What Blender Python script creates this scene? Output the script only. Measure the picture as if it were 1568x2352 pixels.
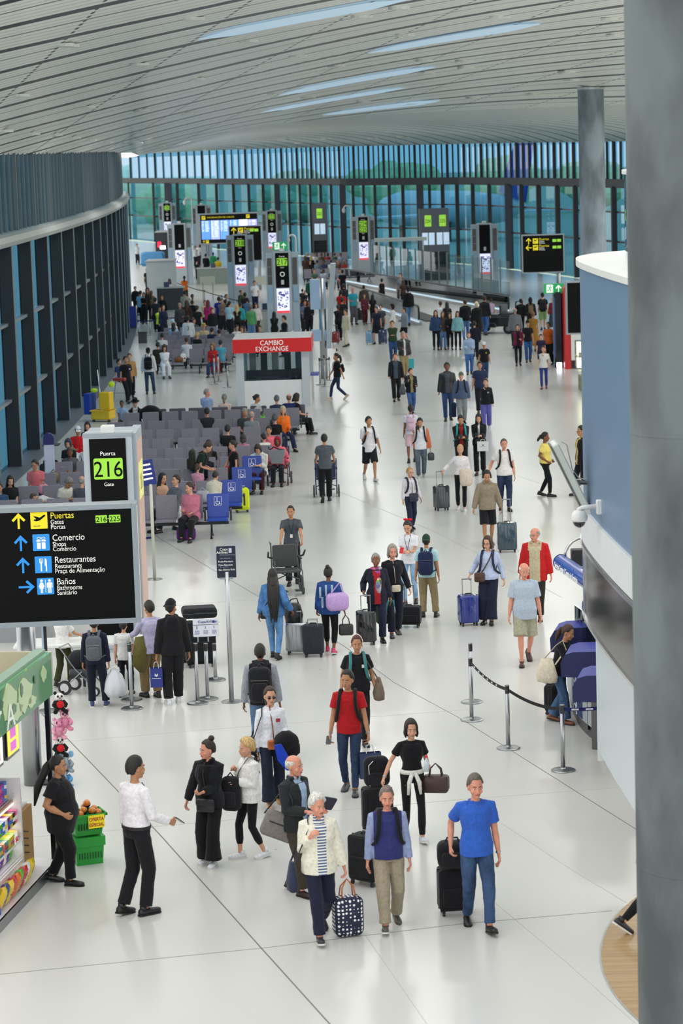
import bpy, math, random
from math import sin, cos, pi, radians, sqrt, atan2, atan, hypot
from mathutils import Vector, Matrix, noise
V = Vector
for o in list(bpy.data.objects): bpy.data.objects.remove(o)
scn = bpy.context.scene
COL = scn.collection
random.seed(7)
# ------------------------------------------------------------ camera
FPX, YH, ROLL, CH = 5800.0, 340.0, radians(1.78), 8.9
PT = atan((1176 - YH) / FPX)
FW = V((0, cos(PT), -sin(PT))); U0 = V((0, sin(PT), cos(PT))); R0 = V((1, 0, 0))
RT = R0 * cos(ROLL) - U0 * sin(ROLL); UP = R0 * sin(ROLL) + U0 * cos(ROLL)
cam = bpy.data.objects.new('camera', bpy.data.cameras.new('camera')); COL.objects.link(cam)
cam.matrix_world = Matrix(((RT.x, UP.x, -FW.x, 0), (RT.y, UP.y, -FW.y, 0), (RT.z, UP.z, -FW.z, CH), (0, 0, 0, 1)))
cam.data.sensor_fit = 'VERTICAL'; cam.data.sensor_height = 36; cam.data.lens = FPX / 2352 * 36
cam.data.clip_start = .5; cam.data.clip_end = 3000
cam.data.dof.use_dof = True; cam.data.dof.focus_distance = 42; cam.data.dof.aperture_fstop = 3.2
scn.camera = cam
scn.cycles.transparent_max_bounces = 32
# ------------------------------------------------------------ world, lights, exposure
scn.view_settings.view_transform = 'Standard'; scn.view_settings.look = 'None'
scn.view_settings.gamma = 1; scn.view_settings.exposure = 0.31; scn.view_settings.use_curve_mapping = False
w = bpy.data.worlds.new('overcast_sky'); scn.world = w; w.use_nodes = True
w.node_tree.nodes['Background'].inputs[0].default_value = (.87, .875, .86, 1)
w.node_tree.nodes['Background'].inputs[1].default_value = 1.5
def lamp(x, y, z, power, size=2.6, col=(1, .985, .955)):
 l = bpy.data.lights.new('ceiling_fill_lamp', 'AREA'); l.shape = 'DISK'; l.size = size; l.energy = power; l.color = col
 o = bpy.data.objects.new('ceiling_fill_lamp', l); COL.objects.link(o); o.location = (x, y, z); return o
for y, xs, z, pw in ((36, (-6, 3), 12.5, 60), (52, (-6, 1, 7), 9.8, 120), (66, (-6, 1, 7), 9.7, 140), (82, (-6, 1, 7), 9.6, 150), (98, (-6, 2, 9), 9.6, 170), (116, (-7, 2, 9), 9.6, 210), (136, (-8, 1, 9), 9.5, 290), (160, (-10, 0, 8), 9.4, 420), (188, (-12, -3), 9.3, 520)):
 for x in xs: lamp(x, y, z, pw)  # broad unseen discs stand in for downlights; nearest row added to brighten the foreground
# ------------------------------------------------------------ pixel <-> place helpers
def ray(px, py): return FW * FPX + RT * (px - 784) - UP * (py - 1176)
def G(px, py, z=0.0):                                   # the place at height z seen at a pixel
 d = ray(px, py); return V((0, 0, CH)) + d * ((z - CH) / d.z)
def P(px, py, Y):                                       # the place at distance Y seen at a pixel
 d = ray(px, py); return V((0, 0, CH)) + d * (Y / d.y)
def AX(px, Y, z):                                       # X at distance Y, height z for a pixel column
 w_ = Y * FW.y + (z - CH) * FW.z
 return ((px - 784) / FPX * w_ + sin(ROLL) * (Y * U0.y + (z - CH) * U0.z)) / cos(ROLL)
def proj(p):
 v = V(p) - V((0, 0, CH)); w_ = v.dot(FW); return 784 + FPX * v.dot(RT) / w_, 1176 - FPX * v.dot(UP) / w_
def ztop(px, foot, top):                                # height of an upright thing standing at a pixel
 g = G(px, foot); a, b = 0.0, 8.0
 for _ in range(30):
  m = (a + b) / 2
  if proj(g + V((0, 0, m)))[1] > top: a = m
  else: b = m
 return a
def lerp(a, b, t): return a + (b - a) * t
def tab(T, x):                                          # piecewise linear table
 if x <= T[0][0]: i = 0
 elif x >= T[-1][0]: i = len(T) - 2
 else: i = max(k for k in range(len(T) - 1) if T[k][0] <= x)
 (x0, y0), (x1, y1) = T[i], T[i + 1]; return y0 + (y1 - y0) * (x - x0) / (x1 - x0)
# ------------------------------------------------------------ materials
def lin(h):
 if not isinstance(h, str): return tuple(h)
 h = h.lstrip('#'); r = []
 for i in (0, 2, 4):
  c = int(h[i:i + 2], 16) / 255; r.append(c / 12.92 if c <= .04045 else ((c + .055) / 1.055) ** 2.4)
 return tuple(r)
MC = {}
def M(hexc, kind='plain', rough=None, emit=0):
 key = (hexc, kind, rough, emit)
 if key in MC: return MC[key]
 m = bpy.data.materials.new(kind + '_' + hexc.strip('#')); m.use_nodes = True; MC[key] = m
 nt = m.node_tree; N = nt.nodes; L = nt.links; b = N['Principled BSDF']; c = lin(hexc)
 b.inputs['Base Color'].default_value = (*c, 1); m.diffuse_color = (*c, 1)
 R = {'plain': .5, 'fabric': .9, 'skin': .55, 'hair': .6, 'metal': .28, 'gloss': .12, 'leather': .42, 'concrete': .8, 'wood': .4, 'denim': .9, 'glass': .03, 'check': .9, 'stripe': .9, 'print': .8, 'dots': .7}.get(kind, .5)
 b.inputs['Roughness'].default_value = R if rough is None else rough
 def vary(scale, amt, dim=None, detail=3):
  tc = N.new('ShaderNodeTexCoord'); n = N.new('ShaderNodeTexNoise'); n.inputs['Scale'].default_value = scale; n.inputs['Detail'].default_value = detail
  if dim:
   mp = N.new('ShaderNodeMapping'); mp.inputs['Scale'].default_value = dim; L.new(tc.outputs['Object'], mp.inputs['Vector']); L.new(mp.outputs[0], n.inputs['Vector'])
  else: L.new(tc.outputs['Object'], n.inputs['Vector'])
  r = N.new('ShaderNodeValToRGB'); lo = tuple(x * (1 - amt) for x in c); hi = tuple(min(1, x * (1 + amt) + .01 * amt) for x in c)
  r.color_ramp.elements[0].position = .3; r.color_ramp.elements[1].position = .7
  r.color_ramp.elements[0].color = (*lo, 1); r.color_ramp.elements[1].color = (*hi, 1)
  L.new(n.outputs[0], r.inputs[0]); L.new(r.outputs[0], b.inputs['Base Color']); return n, tc
 def bump(src, st, dist):
  bp = N.new('ShaderNodeBump'); bp.inputs['Strength'].default_value = st; bp.inputs['Distance'].default_value = dist
  L.new(src, bp.inputs['Height']); L.new(bp.outputs[0], b.inputs['Normal'])
 if kind == 'fabric':
  vary(30, .12)
  tc = N['Texture Coordinate'] if 'Texture Coordinate' in N else None
  n = N.new('ShaderNodeTexNoise'); n.inputs['Scale'].default_value = 7; n.inputs['Detail'].default_value = 2; n.inputs['Distortion'].default_value = 1.2
  L.new([x for x in N if x.type == 'TEX_COORD'][0].outputs['Object'], n.inputs['Vector']); bump(n.outputs[0], .6, .022)
  b.inputs['Sheen Weight'].default_value = .08; b.inputs['Specular IOR Level'].default_value = .25
 elif kind == 'denim':
  n, tc = vary(5, .38, (1, 1, .5)); n2 = N.new('ShaderNodeTexNoise'); n2.inputs['Scale'].default_value = 9; n2.inputs['Distortion'].default_value = 1
  L.new(tc.outputs['Object'], n2.inputs['Vector']); bump(n2.outputs[0], .8, .04); b.inputs['Specular IOR Level'].default_value = .2
 elif kind == 'skin':
  vary(14, .08); b.inputs['Subsurface Weight'].default_value = .0; b.inputs['Specular IOR Level'].default_value = .35
 elif kind == 'hair':
  n, tc = vary(60, .45, (1, 1, .25)); bump(n.outputs[0], .7, .01)
 elif kind == 'leather': n, tc = vary(40, .12); bump(n.outputs[0], .3, .004)
 elif kind == 'metal': b.inputs['Metallic'].default_value = 1; vary(8, .06, (1, 1, .2))
 elif kind == 'paint': b.inputs['Roughness'].default_value = .35 if rough is None else rough; vary(3, .03)
 elif kind == 'gloss': vary(3, .04); b.inputs['Coat Weight'].default_value = .4
 elif kind == 'concrete':
  n, tc = vary(1.5, .36, (1, 1, .45), 9); n2 = N.new('ShaderNodeTexNoise'); n2.inputs['Scale'].default_value = 22; n2.inputs['Detail'].default_value = 6
  L.new(tc.outputs['Object'], n2.inputs['Vector']); bump(n2.outputs[0], .25, .01); q = [x for x in N if x.type == 'VALTORGB'][0].color_ramp.elements; q[0].position = .36; q[1].position = .62
 elif kind == 'wood':
  n, tc = vary(2.2, .20, (.25, 9, 3), 5)
 elif kind in ('check', 'stripe', 'dots', 'print'):
  tc = N.new('ShaderNodeTexCoord'); mp = N.new('ShaderNodeMapping'); L.new(tc.outputs['Object'], mp.inputs['Vector'])
  if kind == 'check': t = N.new('ShaderNodeTexVoronoi'); t.inputs['Scale'].default_value = 60; out = t.outputs[0]; A, B2, pos = c, (.12, .18, .3), .22
  elif kind == 'stripe':
   t = N.new('ShaderNodeTexWave'); t.bands_direction = 'Z'; t.inputs['Scale'].default_value = 9; t.inputs['Distortion'].default_value = .6; out = t.outputs[1]; A, B2, pos = c, (.75, .75, .7), .5
  elif kind == 'dots': t = N.new('ShaderNodeTexVoronoi'); t.inputs['Scale'].default_value = 22; t.inputs['Randomness'].default_value = .2; out = t.outputs[0]; A, B2, pos = c, (.85, .85, .85), .36
  else: t = N.new('ShaderNodeTexVoronoi'); t.inputs['Scale'].default_value = 14; out = t.outputs[1]; A = None
  L.new(mp.outputs[0], t.inputs['Vector'])
  if A is not None:
   r = N.new('ShaderNodeValToRGB'); r.color_ramp.interpolation = 'CONSTANT'; r.color_ramp.elements[1].position = pos
   if kind == 'stripe': r.color_ramp.elements[0].color = (*A, 1); r.color_ramp.elements[1].color = (*B2, 1)
   else: r.color_ramp.elements[0].color = (*B2, 1); r.color_ramp.elements[1].color = (*A, 1)
   L.new(out, r.inputs[0]); L.new(r.outputs[0], b.inputs['Base Color'])
  else:
   mx = N.new('ShaderNodeMix'); mx.data_type = 'RGBA'; mx.inputs[0].default_value = .55; mx.inputs[6].default_value = (*c, 1)
   L.new(out, mx.inputs[7]); L.new(mx.outputs[2], b.inputs['Base Color'])
 elif kind in ('glass', 'clearglass'):
  N.remove(b); g = N.new('ShaderNodeBsdfGlossy'); g.inputs['Roughness'].default_value = .02 if rough is None else rough; g.inputs[0].default_value = (.9, .95, 1, 1)
  t = N.new('ShaderNodeBsdfTransparent'); t.inputs[0].default_value = (*c, 1); f = N.new('ShaderNodeFresnel'); f.inputs[0].default_value = 1.45 if kind == 'glass' else 1.1
  x = N.new('ShaderNodeMixShader'); L.new(f.outputs[0], x.inputs[0]); L.new(t.outputs[0], x.inputs[1]); L.new(g.outputs[0], x.inputs[2]); L.new(x.outputs[0], N['Material Output'].inputs[0])
 if emit and 'glass' not in kind:
  b.inputs['Emission Color'].default_value = (*c, 1); b.inputs['Emission Strength'].default_value = emit
 return m
# ------------------------------------------------------------ mesh collecting
class MB:
 def __init__(s): s.v = []; s.f = []; s.m = []; s.uv = None
 def add(s, vs, fs, mi=0):
  n = len(s.v); s.v += [tuple(v) for v in vs]; s.f += [tuple(i + n for i in f) for f in fs]; s.m += [mi] * len(fs); return s
 def box(s, x0, x1, y0, y1, z0, z1, mi=0, T=None):
  vs = [V((x, y, z)) for z in (z0, z1) for y in (y0, y1) for x in (x0, x1)]
  if T is not None: vs = [T @ v for v in vs]
  return s.add(vs, [(0, 2, 3, 1), (4, 5, 7, 6), (0, 1, 5, 4), (2, 6, 7, 3), (0, 4, 6, 2), (1, 3, 7, 5)], mi)
 def rbox(s, x0, x1, y0, y1, z0, z1, r=.02, mi=0, T=None, n=3):     # box with rounded vertical edges (xz outline), chamfered in y
  out = []
  r = min(r, (x1 - x0) / 2 - 1e-4, (z1 - z0) / 2 - 1e-4)
  for cx, cz, a0 in ((x1 - r, z1 - r, 0), (x0 + r, z1 - r, 90), (x0 + r, z0 + r, 180), (x1 - r, z0 + r, 270)):
   for k in range(n + 1): a = radians(a0 + 90 * k / n); out.append((cx + r * cos(a), cz + r * sin(a)))
  cxm, czm = (x0 + x1) / 2, (z0 + z1) / 2; ch = min(r * .5, (y1 - y0) * .25); m = len(out); vs = []
  for y, k in ((y0, 1), (y0 + ch, 0), (y1 - ch, 0), (y1, 1)):
   for x, z in out:
    sx = 1 - k * ch / max((x1 - x0) / 2, 1e-3); sz = 1 - k * ch / max((z1 - z0) / 2, 1e-3)
    vs.append(V((cxm + (x - cxm) * sx, y, czm + (z - czm) * sz)))
  if T is not None: vs = [T @ v for v in vs]
  fs = [tuple(range(m)), tuple(range(4 * m - 1, 3 * m - 1, -1))]
  for j in range(3):
   for i in range(m): k = (i + 1) % m; fs.append((j * m + i, (j + 1) * m + i, (j + 1) * m + k, j * m + k))
  return s.add(vs, fs, mi)
 def tube(s, pts, r, n=8, mi=0, caps=True, sq=None, ref=None):       # sq=(rx,ry) factors
  pts = [V(p) for p in pts]; k = len(pts); rs = r if isinstance(r, (list, tuple)) else [r] * k
  vs = []; fs = []; prev = None
  for i, p in enumerate(pts):
   t = (pts[min(i + 1, k - 1)] - pts[max(i - 1, 0)])
   t = t.normalized() if t.length > 1e-9 else V((0, 0, 1))
   if prev is None:
    a = V(ref) if ref else (V((1, 0, 0)) if abs(t.x) < .8 else V((0, 1, 0)))
   else: a = prev
   a = (a - t * a.dot(t)); a = a.normalized() if a.length > 1e-6 else t.orthogonal().normalized(); b = t.cross(a); prev = a
   rr = rs[i]; ra, rb = (rr if isinstance(rr, (tuple, list)) else (rr, rr))
   if sq: ra *= sq[0]; rb *= sq[1]
   for j in range(n): an = 2 * pi * j / n; vs.append(p + a * (ra * cos(an)) + b * (rb * sin(an)))
  for i in range(k - 1):
   for j in range(n): q = (j + 1) % n; fs.append((i * n + j, i * n + q, (i + 1) * n + q, (i + 1) * n + j))
  if caps: fs += [tuple(range(n - 1, -1, -1)), tuple(range((k - 1) * n, k * n))]
  return s.add(vs, fs, mi)
 def cyl(s, x, y, z0, z1, r, n=20, mi=0, r1=None): return s.tube([(x, y, z0), (x, y, z1)], [r, r if r1 is None else r1], n, mi)
 def lathe(s, prof, c=(0, 0, 0), n=24, mi=0):
  vs = []; fs = []; k = len(prof)
  for r, z in prof:
   for j in range(n): a = 2 * pi * j / n; vs.append((c[0] + r * cos(a), c[1] + r * sin(a), c[2] + z))
  for i in range(k - 1):
   for j in range(n): q = (j + 1) % n; fs.append((i * n + j, i * n + q, (i + 1) * n + q, (i + 1) * n + j))
  fs += [tuple(range(n - 1, -1, -1)), tuple(range((k - 1) * n, k * n))]
  return s.add(vs, fs, mi)
 def ball(s, c, r, n=12, mi=0, T=None):
  r = r if isinstance(r, (tuple, list)) else (r, r, r); vs = []; fs = []; m = max(6, n * 2 // 3)
  for i in range(m + 1):
   th = pi * i / m
   for j in range(n): a = 2 * pi * j / n; vs.append(V((r[0] * sin(th) * cos(a), r[1] * sin(th) * sin(a), r[2] * cos(th))))
  if T is not None: vs = [T @ v for v in vs]
  vs = [v + V(c) for v in vs]
  for i in range(m):
   for j in range(n): q = (j + 1) % n; fs.append((i * n + j, (i + 1) * n + j, (i + 1) * n + q, i * n + q))
  return s.add(vs, fs, mi)
 def prism(s, pts, z0, z1, mi=0):                                    # vertical prism over an outline
  n = len(pts); vs = [(x, y, z0) for x, y in pts] + [(x, y, z1) for x, y in pts]
  return s.add(vs, [tuple(range(n - 1, -1, -1)), tuple(range(n, 2 * n))] + [(i, (i + 1) % n, n + (i + 1) % n, n + i) for i in range(n)], mi)
 def plate(s, pts, y, t, mi=0):                                      # xz outline plate of thickness t in front of y
  n = len(pts); vs = [(x, y, z) for x, z in pts] + [(x, y - t, z) for x, z in pts]
  return s.add(vs, [tuple(range(n - 1, -1, -1)), tuple(range(n, 2 * n))] + [(i, (i + 1) % n, n + (i + 1) % n, n + i) for i in range(n)], mi)
 def build(s, name, mats, parent=None, loc=None, rz=0, smooth=False, scale=None):
  me = bpy.data.meshes.new(name); me.from_pydata(s.v, [], s.f)
  for m in (mats if isinstance(mats, (list, tuple)) else [mats]): me.materials.append(m)
  if any(s.m): me.polygons.foreach_set('material_index', s.m)
  if smooth: me.polygons.foreach_set('use_smooth', [True] * len(me.polygons))
  me.validate(); o = bpy.data.objects.new(name, me); COL.objects.link(o)
  if parent: o.parent = parent
  if loc is not None: o.location = loc
  o.rotation_euler.z = rz
  if scale: o.scale = (scale,) * 3
  return o
def smooth_angle(o, deg=35):
 me = o.data; me.polygons.foreach_set('use_smooth', [True] * len(me.polygons))
 try: me.set_sharp_from_angle(angle=radians(deg))
 except Exception: pass
 return o
def tag(o, label, cat, group=None, kind=None):
 if label: o['label'] = label
 if cat: o['category'] = cat
 if group: o['group'] = group
 if kind: o['kind'] = kind
 return o
def thing(name, label, cat, loc=(0, 0, 0), rz=0, group=None):
 o = bpy.data.objects.new(name, None); COL.objects.link(o); o.location = loc; o.rotation_euler.z = rz; o.empty_display_size = .2
 return tag(o, label, cat, group)
def struct(name, mb, mats, smooth=False):
 o = mb.build(name, mats); o['kind'] = 'structure'
 if smooth: smooth_angle(o)
 return o
def children(o): return [c for c in KIDS.get(o.name, [])]
def dup(root, loc, rz=0, label=None, group=None):
 def cp(o, par):
  c = o.copy(); COL.objects.link(c)
  if par: c.parent = par
  for ch in [q for q in o.children]: cp(ch, c)
  return c
 r = cp(root, None); r.location = loc; r.rotation_euler.z = rz
 if label: r['label'] = label
 if group: r['group'] = group
 return r
def text(s, size, name, mat, parent, loc, rot=(pi / 2, 0, 0), align='LEFT', th=.002, sx=1.0, bold=0.0):
 cu = bpy.data.curves.new(name, 'FONT'); cu.body = s; cu.size = size; cu.extrude = th; cu.align_x = align; cu.offset = bold
 cu.space_line = .82
 t = bpy.data.objects.new('t', cu); COL.objects.link(t)
 dg = bpy.context.evaluated_depsgraph_get(); me = bpy.data.meshes.new_from_object(t.evaluated_get(dg))
 bpy.data.objects.remove(t); me.materials.clear(); me.materials.append(mat)
 o = bpy.data.objects.new(name, me); COL.objects.link(o); o.parent = parent; o.location = loc; o.rotation_euler = rot; o.scale = (sx, 1, 1)
 return o
# ============================================================ SETTING
# floor: polished white terrazzo
mf = bpy.data.materials.new('white_floor'); mf.use_nodes = True; N = mf.node_tree.nodes; L = mf.node_tree.links; b = N['Principled BSDF']
tc = N.new('ShaderNodeTexCoord'); n1 = N.new('ShaderNodeTexNoise'); n1.inputs['Scale'].default_value = .35; n1.inputs['Detail'].default_value = 5
r1 = N.new('ShaderNodeValToRGB'); r1.color_ramp.elements[0].color = (*lin('#c2c2bd'), 1); r1.color_ramp.elements[1].color = (*lin('#cececa'), 1)
L.new(tc.outputs['Object'], n1.inputs['Vector']); L.new(n1.outputs[0], r1.inputs[0])
n2 = N.new('ShaderNodeTexVoronoi'); n2.inputs['Scale'].default_value = .9; r2 = N.new('ShaderNodeValToRGB')
r2.color_ramp.elements[0].position = .012; r2.color_ramp.elements[0].color = (.12, .11, .1, 1); r2.color_ramp.elements[1].position = .018; r2.color_ramp.elements[1].color = (1, 1, 1, 1)
mx = N.new('ShaderNodeMix'); mx.data_type = 'RGBA'; mx.blend_type = 'MULTIPLY'; mx.inputs[0].default_value = .55
L.new(tc.outputs['Object'], n2.inputs['Vector']); L.new(n2.outputs[0], r2.inputs[0]); L.new(r1.outputs[0], mx.inputs[6]); L.new(r2.outputs[0], mx.inputs[7]); L.new(mx.outputs[2], b.inputs['Base Color'])
b.inputs['Roughness'].default_value = .22; b.inputs['IOR'].default_value = 1.45
FL_ = [(-60, -5), (24, -5), (24, 135)] + [((x - 784) / 5800 * tab([(250, 279), (300, 268), (500, 235), (784, 205), (1050, 192), (1329, 166), (1433, 157), (1700, 140)], x) , tab([(250, 279), (300, 268), (500, 235), (784, 205), (1050, 192), (1329, 166), (1433, 157), (1700, 140)], x)) for x in range(1600, 200, -50)] + [(-60, 305)]
struct('floor', MB().prism(FL_, -.3, 0), mf)
# flush joints between the floor slabs
def joint(i, pts, w_, mat):
 mb = MB(); ps = [G(*p) for p in pts]
 for a, c in zip(ps, ps[1:]):
  d = (c - a).normalized(); nrm = V((-d.y, d.x, 0)) * w_ / 2
  mb.add([a - nrm, a + nrm, c + nrm, c - nrm] + [p + V((0, 0, .0015)) for p in (a - nrm, a + nrm, c + nrm, c - nrm)], [(4, 5, 6, 7), (0, 1, 5, 4), (1, 2, 6, 5), (2, 3, 7, 6), (3, 0, 4, 7)])
 struct('trim_%d' % i, mb, mat)
JD, JL = M('#6e7068'), M('#aaaaa0')
joint(1, [(96, 1640), (160, 1702), (365, 1915), (600, 2178), (775, 2372)], .018, JD)
joint(2, [(330, 1210), (372, 1240), (590, 1368), (790, 1484), (905, 1568), (1060, 1652), (1250, 1772), (1500, 1930)], .013, JD)
joint(3, [(640, 1065), (700, 1096), (1000, 1222), (1290, 1372)], .012, JL)
joint(4, [(-20, 1716), (160, 1703), (490, 1675), (900, 1643), (1075, 1630)], .012, JL)
joint(5, [(-20, 1930), (250, 1908), (610, 1876), (1050, 1837), (1460, 1806)], .012, JL)
joint(6, [(-20, 2240), (600, 2178), (1060, 2122), (1405, 2092)], .012, JD)
joint(7, [(330, 1396), (600, 1376), (900, 1356)], .012, JL)
joint(8, [(1010, 1330), (1340, 1306)], .012, JL)
joint(9, [(1150, 1890), (1300, 1990), (1440, 2075)], .006, JL)
joint(10, [(1120, 2060), (1300, 2210), (1460, 2352)], .005, JL)
joint(11, [(840, 2150), (980, 2352)], .005, JL)
joint(12, [(700, 960), (900, 1000), (1180, 1090), (1300, 1130)], .012, JL)
# round wooden floor inlay at the lower right
a, c, d = G(1410, 2110), G(1380, 2195), G(1475, 2350)
def circ(p, q, r):
 A = 2 * (q.x - p.x); B = 2 * (q.y - p.y); C = q.x ** 2 + q.y ** 2 - p.x ** 2 - p.y ** 2; D = 2 * (r.x - q.x); E_ = 2 * (r.y - q.y); F_ = r.x ** 2 + r.y ** 2 - q.x ** 2 - q.y ** 2
 x = (C * E_ - F_ * B) / (E_ * A - B * D); y = (C * D - A * F_) / (B * D - A * E_); return x, y, hypot(p.x - x, p.y - y)
wx, wy, wr = circ(a, c, d)
mb = MB(); mb.lathe([(wr, 0), (wr, .004), (.01, .004)], (wx, wy, 0), 96)
struct('floor_inlay', mb, M('#a98c62', 'wood', .3))
mb = MB(); n = 96
for i in range(n):
 t0, t1 = 2 * pi * i / n, 2 * pi * (i + 1) / n
 q = [(wx + (wr + e) * cos(t), wy + (wr + e) * sin(t), .005) for t, e in ((t0, 0), (t1, 0), (t1, .02), (t0, .02))]; mb.add(q, [(0, 1, 2, 3)])
struct('trim_13', mb, M('#d8d8d2', 'metal'))
# ---------------- curves of the hall in plan
FARD = [(250, 279), (300, 268), (500, 235), (784, 205), (1050, 192), (1329, 166), (1433, 157), (1700, 140)]
def wallX(Y): return -9.45 - .0007 * (Y - 85) ** 2
EDGE = [(0, 350), (150, 357), (300, 362), (300.01, 354), (500, 345), (784, 337), (1100, 330), (1430, 325), (1700, 320)]
SC = [(300, 362), (390, 341), (450, 323), (546, 297), (629, 284), (727, 275), (950, 258), (1200, 248), (1430, 240), (1700, 232)]
DSC = [(300, 130), (500, 142), (784, 142), (1100, 122), (1433, 102), (1700, 92)]
def wallD(px):                                     # distance of the left wall's top edge for a pixel column
 a_, b_ = 50.0, 135.0
 for _ in range(40):
  m = (a_ + b_) / 2
  if proj((wallX(m), m, 9.0))[0] < px: a_ = m
  else: b_ = m
 return a_
DTOP = 45.0; YT = -130.0
def Nsheet(px, t):                                 # t 0 at the lower rim .. 1 at the near end
 if px <= 300: D0 = wallD(px); y0 = proj((wallX(D0), D0, 9.0))[1]
 else: D0 = tab(DSC, px); y0 = tab(SC, px)
 if px < 420: D0 = lerp(D0, tab([(-700, 52), (-100, 68), (60, 80), (200, 102), (300, 121), (420, 138)], px), min(1, t * 5))
 y = lerp(y0, YT, t); iD = lerp(1 / D0, 1 / DTOP, t); return px, y, P(px, y, 1 / iD)
def Fsheet(px, t):
 y0 = tab(EDGE, px); y1 = tab(SC, px); D0 = tab(FARD, px); D1 = tab(DSC, px)
 y = lerp(y0, y1, t); return px, y, P(px, y, 1 / lerp(1 / D0, 1 / D1, t))
KT = [(-3, -60, -190, -260, -330), (-2, 5, -110, -190, -270), (-1, 62, -48, -135, -215), (0, 116, 8, -85, -160), (1, 164, 48, -38, -110), (2, 204, 85, 0, -75), (3, 246, 124, 32, -45), (4, 277, 153, 56, -20), (5, 309, 188, 91, 10), (6, 333, 205, 113, 50), (7, 351, 221, 134, 69), (8, 372, 237, 148, 88), (9, 392, 253, 165, 104), (10, 410, 268, 185, 127), (11, 425, 281, 202, 145), (12, 440, 292, 217, 169), (13, 452, 300, 232, 195), (14, 462, 307, 247, 220), (15, 470, 313, 262, 245)]
def Vn(px, y):
 def yk(r):
  xs = (0, 500, 950, 1430); ys = r[1:]
  i = 0 if px < 250 else (1 if px < 725 else 2); i = min(i, 2)
  tot = 0
  if px < 475: j = (0, 1, 2)
  else: j = (1, 2, 3)
  def lag(j):
   s_ = 0
   for a_ in j:
    q = ys[a_]
    for b_ in j:
     if a_ != b_: q *= (px - xs[b_]) / (xs[a_] - xs[b_])
    s_ += q
   return s_
  u = min(1, max(0, (px - 350) / 300)); return lerp(lag((0, 1, 2)), lag((1, 2, 3)), u)
 pv = None
 for r in KT:
  q = yk(r)
  if pv and q >= y: return pv[0] + (y - pv[1]) / (q - pv[1])
  pv = (r[0], q)
 return 15 + (y - pv[1]) / 12
def Un(px, y):
 x0 = (px + .72 * y) / (1 - .00125 * y); return tab([(-100, -1), (240, 0), (576, 1), (860, 2), (1090, 3), (1315, 4), (1530, 5), (2000, 7)], x0)
def sheet(fn, xs, nt, uvf, name, mat):
 vs = []; uv = []; fs = []
 for x in xs:
  for j in range(nt + 1):
   px, y, p = fn(x, j / nt); vs.append(p); uv.append(uvf(px, y, j / nt))
 for i in range(len(xs) - 1):
  for j in range(nt): k = i * (nt + 1) + j; fs.append((k, k + 1, k + nt + 2, k + nt + 1))
 return vs, uv, fs
cm = bpy.data.materials.new('slatted_metal_ceiling'); cm.use_nodes = True; N = cm.node_tree.nodes; L = cm.node_tree.links; b = N['Principled BSDF']
uvn = N.new('ShaderNodeUVMap'); sp = N.new('ShaderNodeSeparateXYZ'); L.new(uvn.outputs[0], sp.inputs[0])
def mth(op, a_, b_=None, c_=None):
 m = N.new('ShaderNodeMath'); m.operation = op
 for i, q in enumerate((a_, b_, c_)):
  if q is None: continue
  if isinstance(q, (int, float)): m.inputs[i].default_value = q
  else: L.new(q, m.inputs[i])
 return m.outputs[0]
vv = sp.outputs[1]; uu = sp.outputs[0]
slat = mth('FRACT', mth('MULTIPLY', vv, 8.0)); gap = mth('LESS_THAN', slat, .30)
seam = mth('LESS_THAN', mth('FRACT', vv), .15)
mid = mth('MULTIPLY', mth('LESS_THAN', mth('ABSOLUTE', mth('SUBTRACT', mth('FRACT', vv), .5)), .018), .7)
jn = mth('MULTIPLY', mth('LESS_THAN', mth('FRACT', uu), .022), mth('LESS_THAN', mth('FRACT', mth('MULTIPLY', vv, 8.0)), .6))
dark = mth('MINIMUM', mth('ADD', mth('ADD', mth('MULTIPLY', gap, .26), mid), mth('ADD', seam, jn)), 1.0)
r = N.new('ShaderNodeMix'); r.data_type = 'RGBA'; L.new(dark, r.inputs[0]); r.inputs[6].default_value = (*lin('#f0efe8'), 1); r.inputs[7].default_value = (*lin('#141517'), 1)
L.new(r.outputs[2], b.inputs['Base Color']); b.inputs['Roughness'].default_value = .32; b.inputs['Metallic'].default_value = 0
bp = N.new('ShaderNodeBump'); bp.inputs['Strength'].default_value = .3; bp.inputs['Distance'].default_value = .02; bp.invert = True; L.new(dark, bp.inputs['Height'])
xs = [-700, -450, -250, -120, -60] + list(range(-20, 1800, 20))
xsN = [x for x in xs if x < 300] + [300] + [x for x in xs if x > 300]
v1, u1, f1 = sheet(Nsheet, xsN, 44, lambda x, y, t: (Un(x, y), Vn(x, y)), 0, 0)
xsF = [300, 310] + [x for x in xs if x > 318]
def Vf(px, y, t): e = px + 210 * t + 420 * t ** 3; return (.5, e / 37.0)
v2, u2, f2 = sheet(Fsheet, xsF, 16, Vf, 0, 0)
me = bpy.data.meshes.new('ceiling'); nv = len(v1); me.from_pydata(v1 + v2, [], f1 + [tuple(i + nv for i in f) for f in f2]); me.materials.append(cm)
ul = me.uv_layers.new(name='UVMap'); uvs = u1 + u2
for lp in me.loops: ul.data[lp.index].uv = uvs[lp.vertex_index]
me.polygons.foreach_set('use_smooth', [True] * len(me.polygons))
co = bpy.data.objects.new('ceiling', me); COL.objects.link(co); co['kind'] = 'structure'
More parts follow.
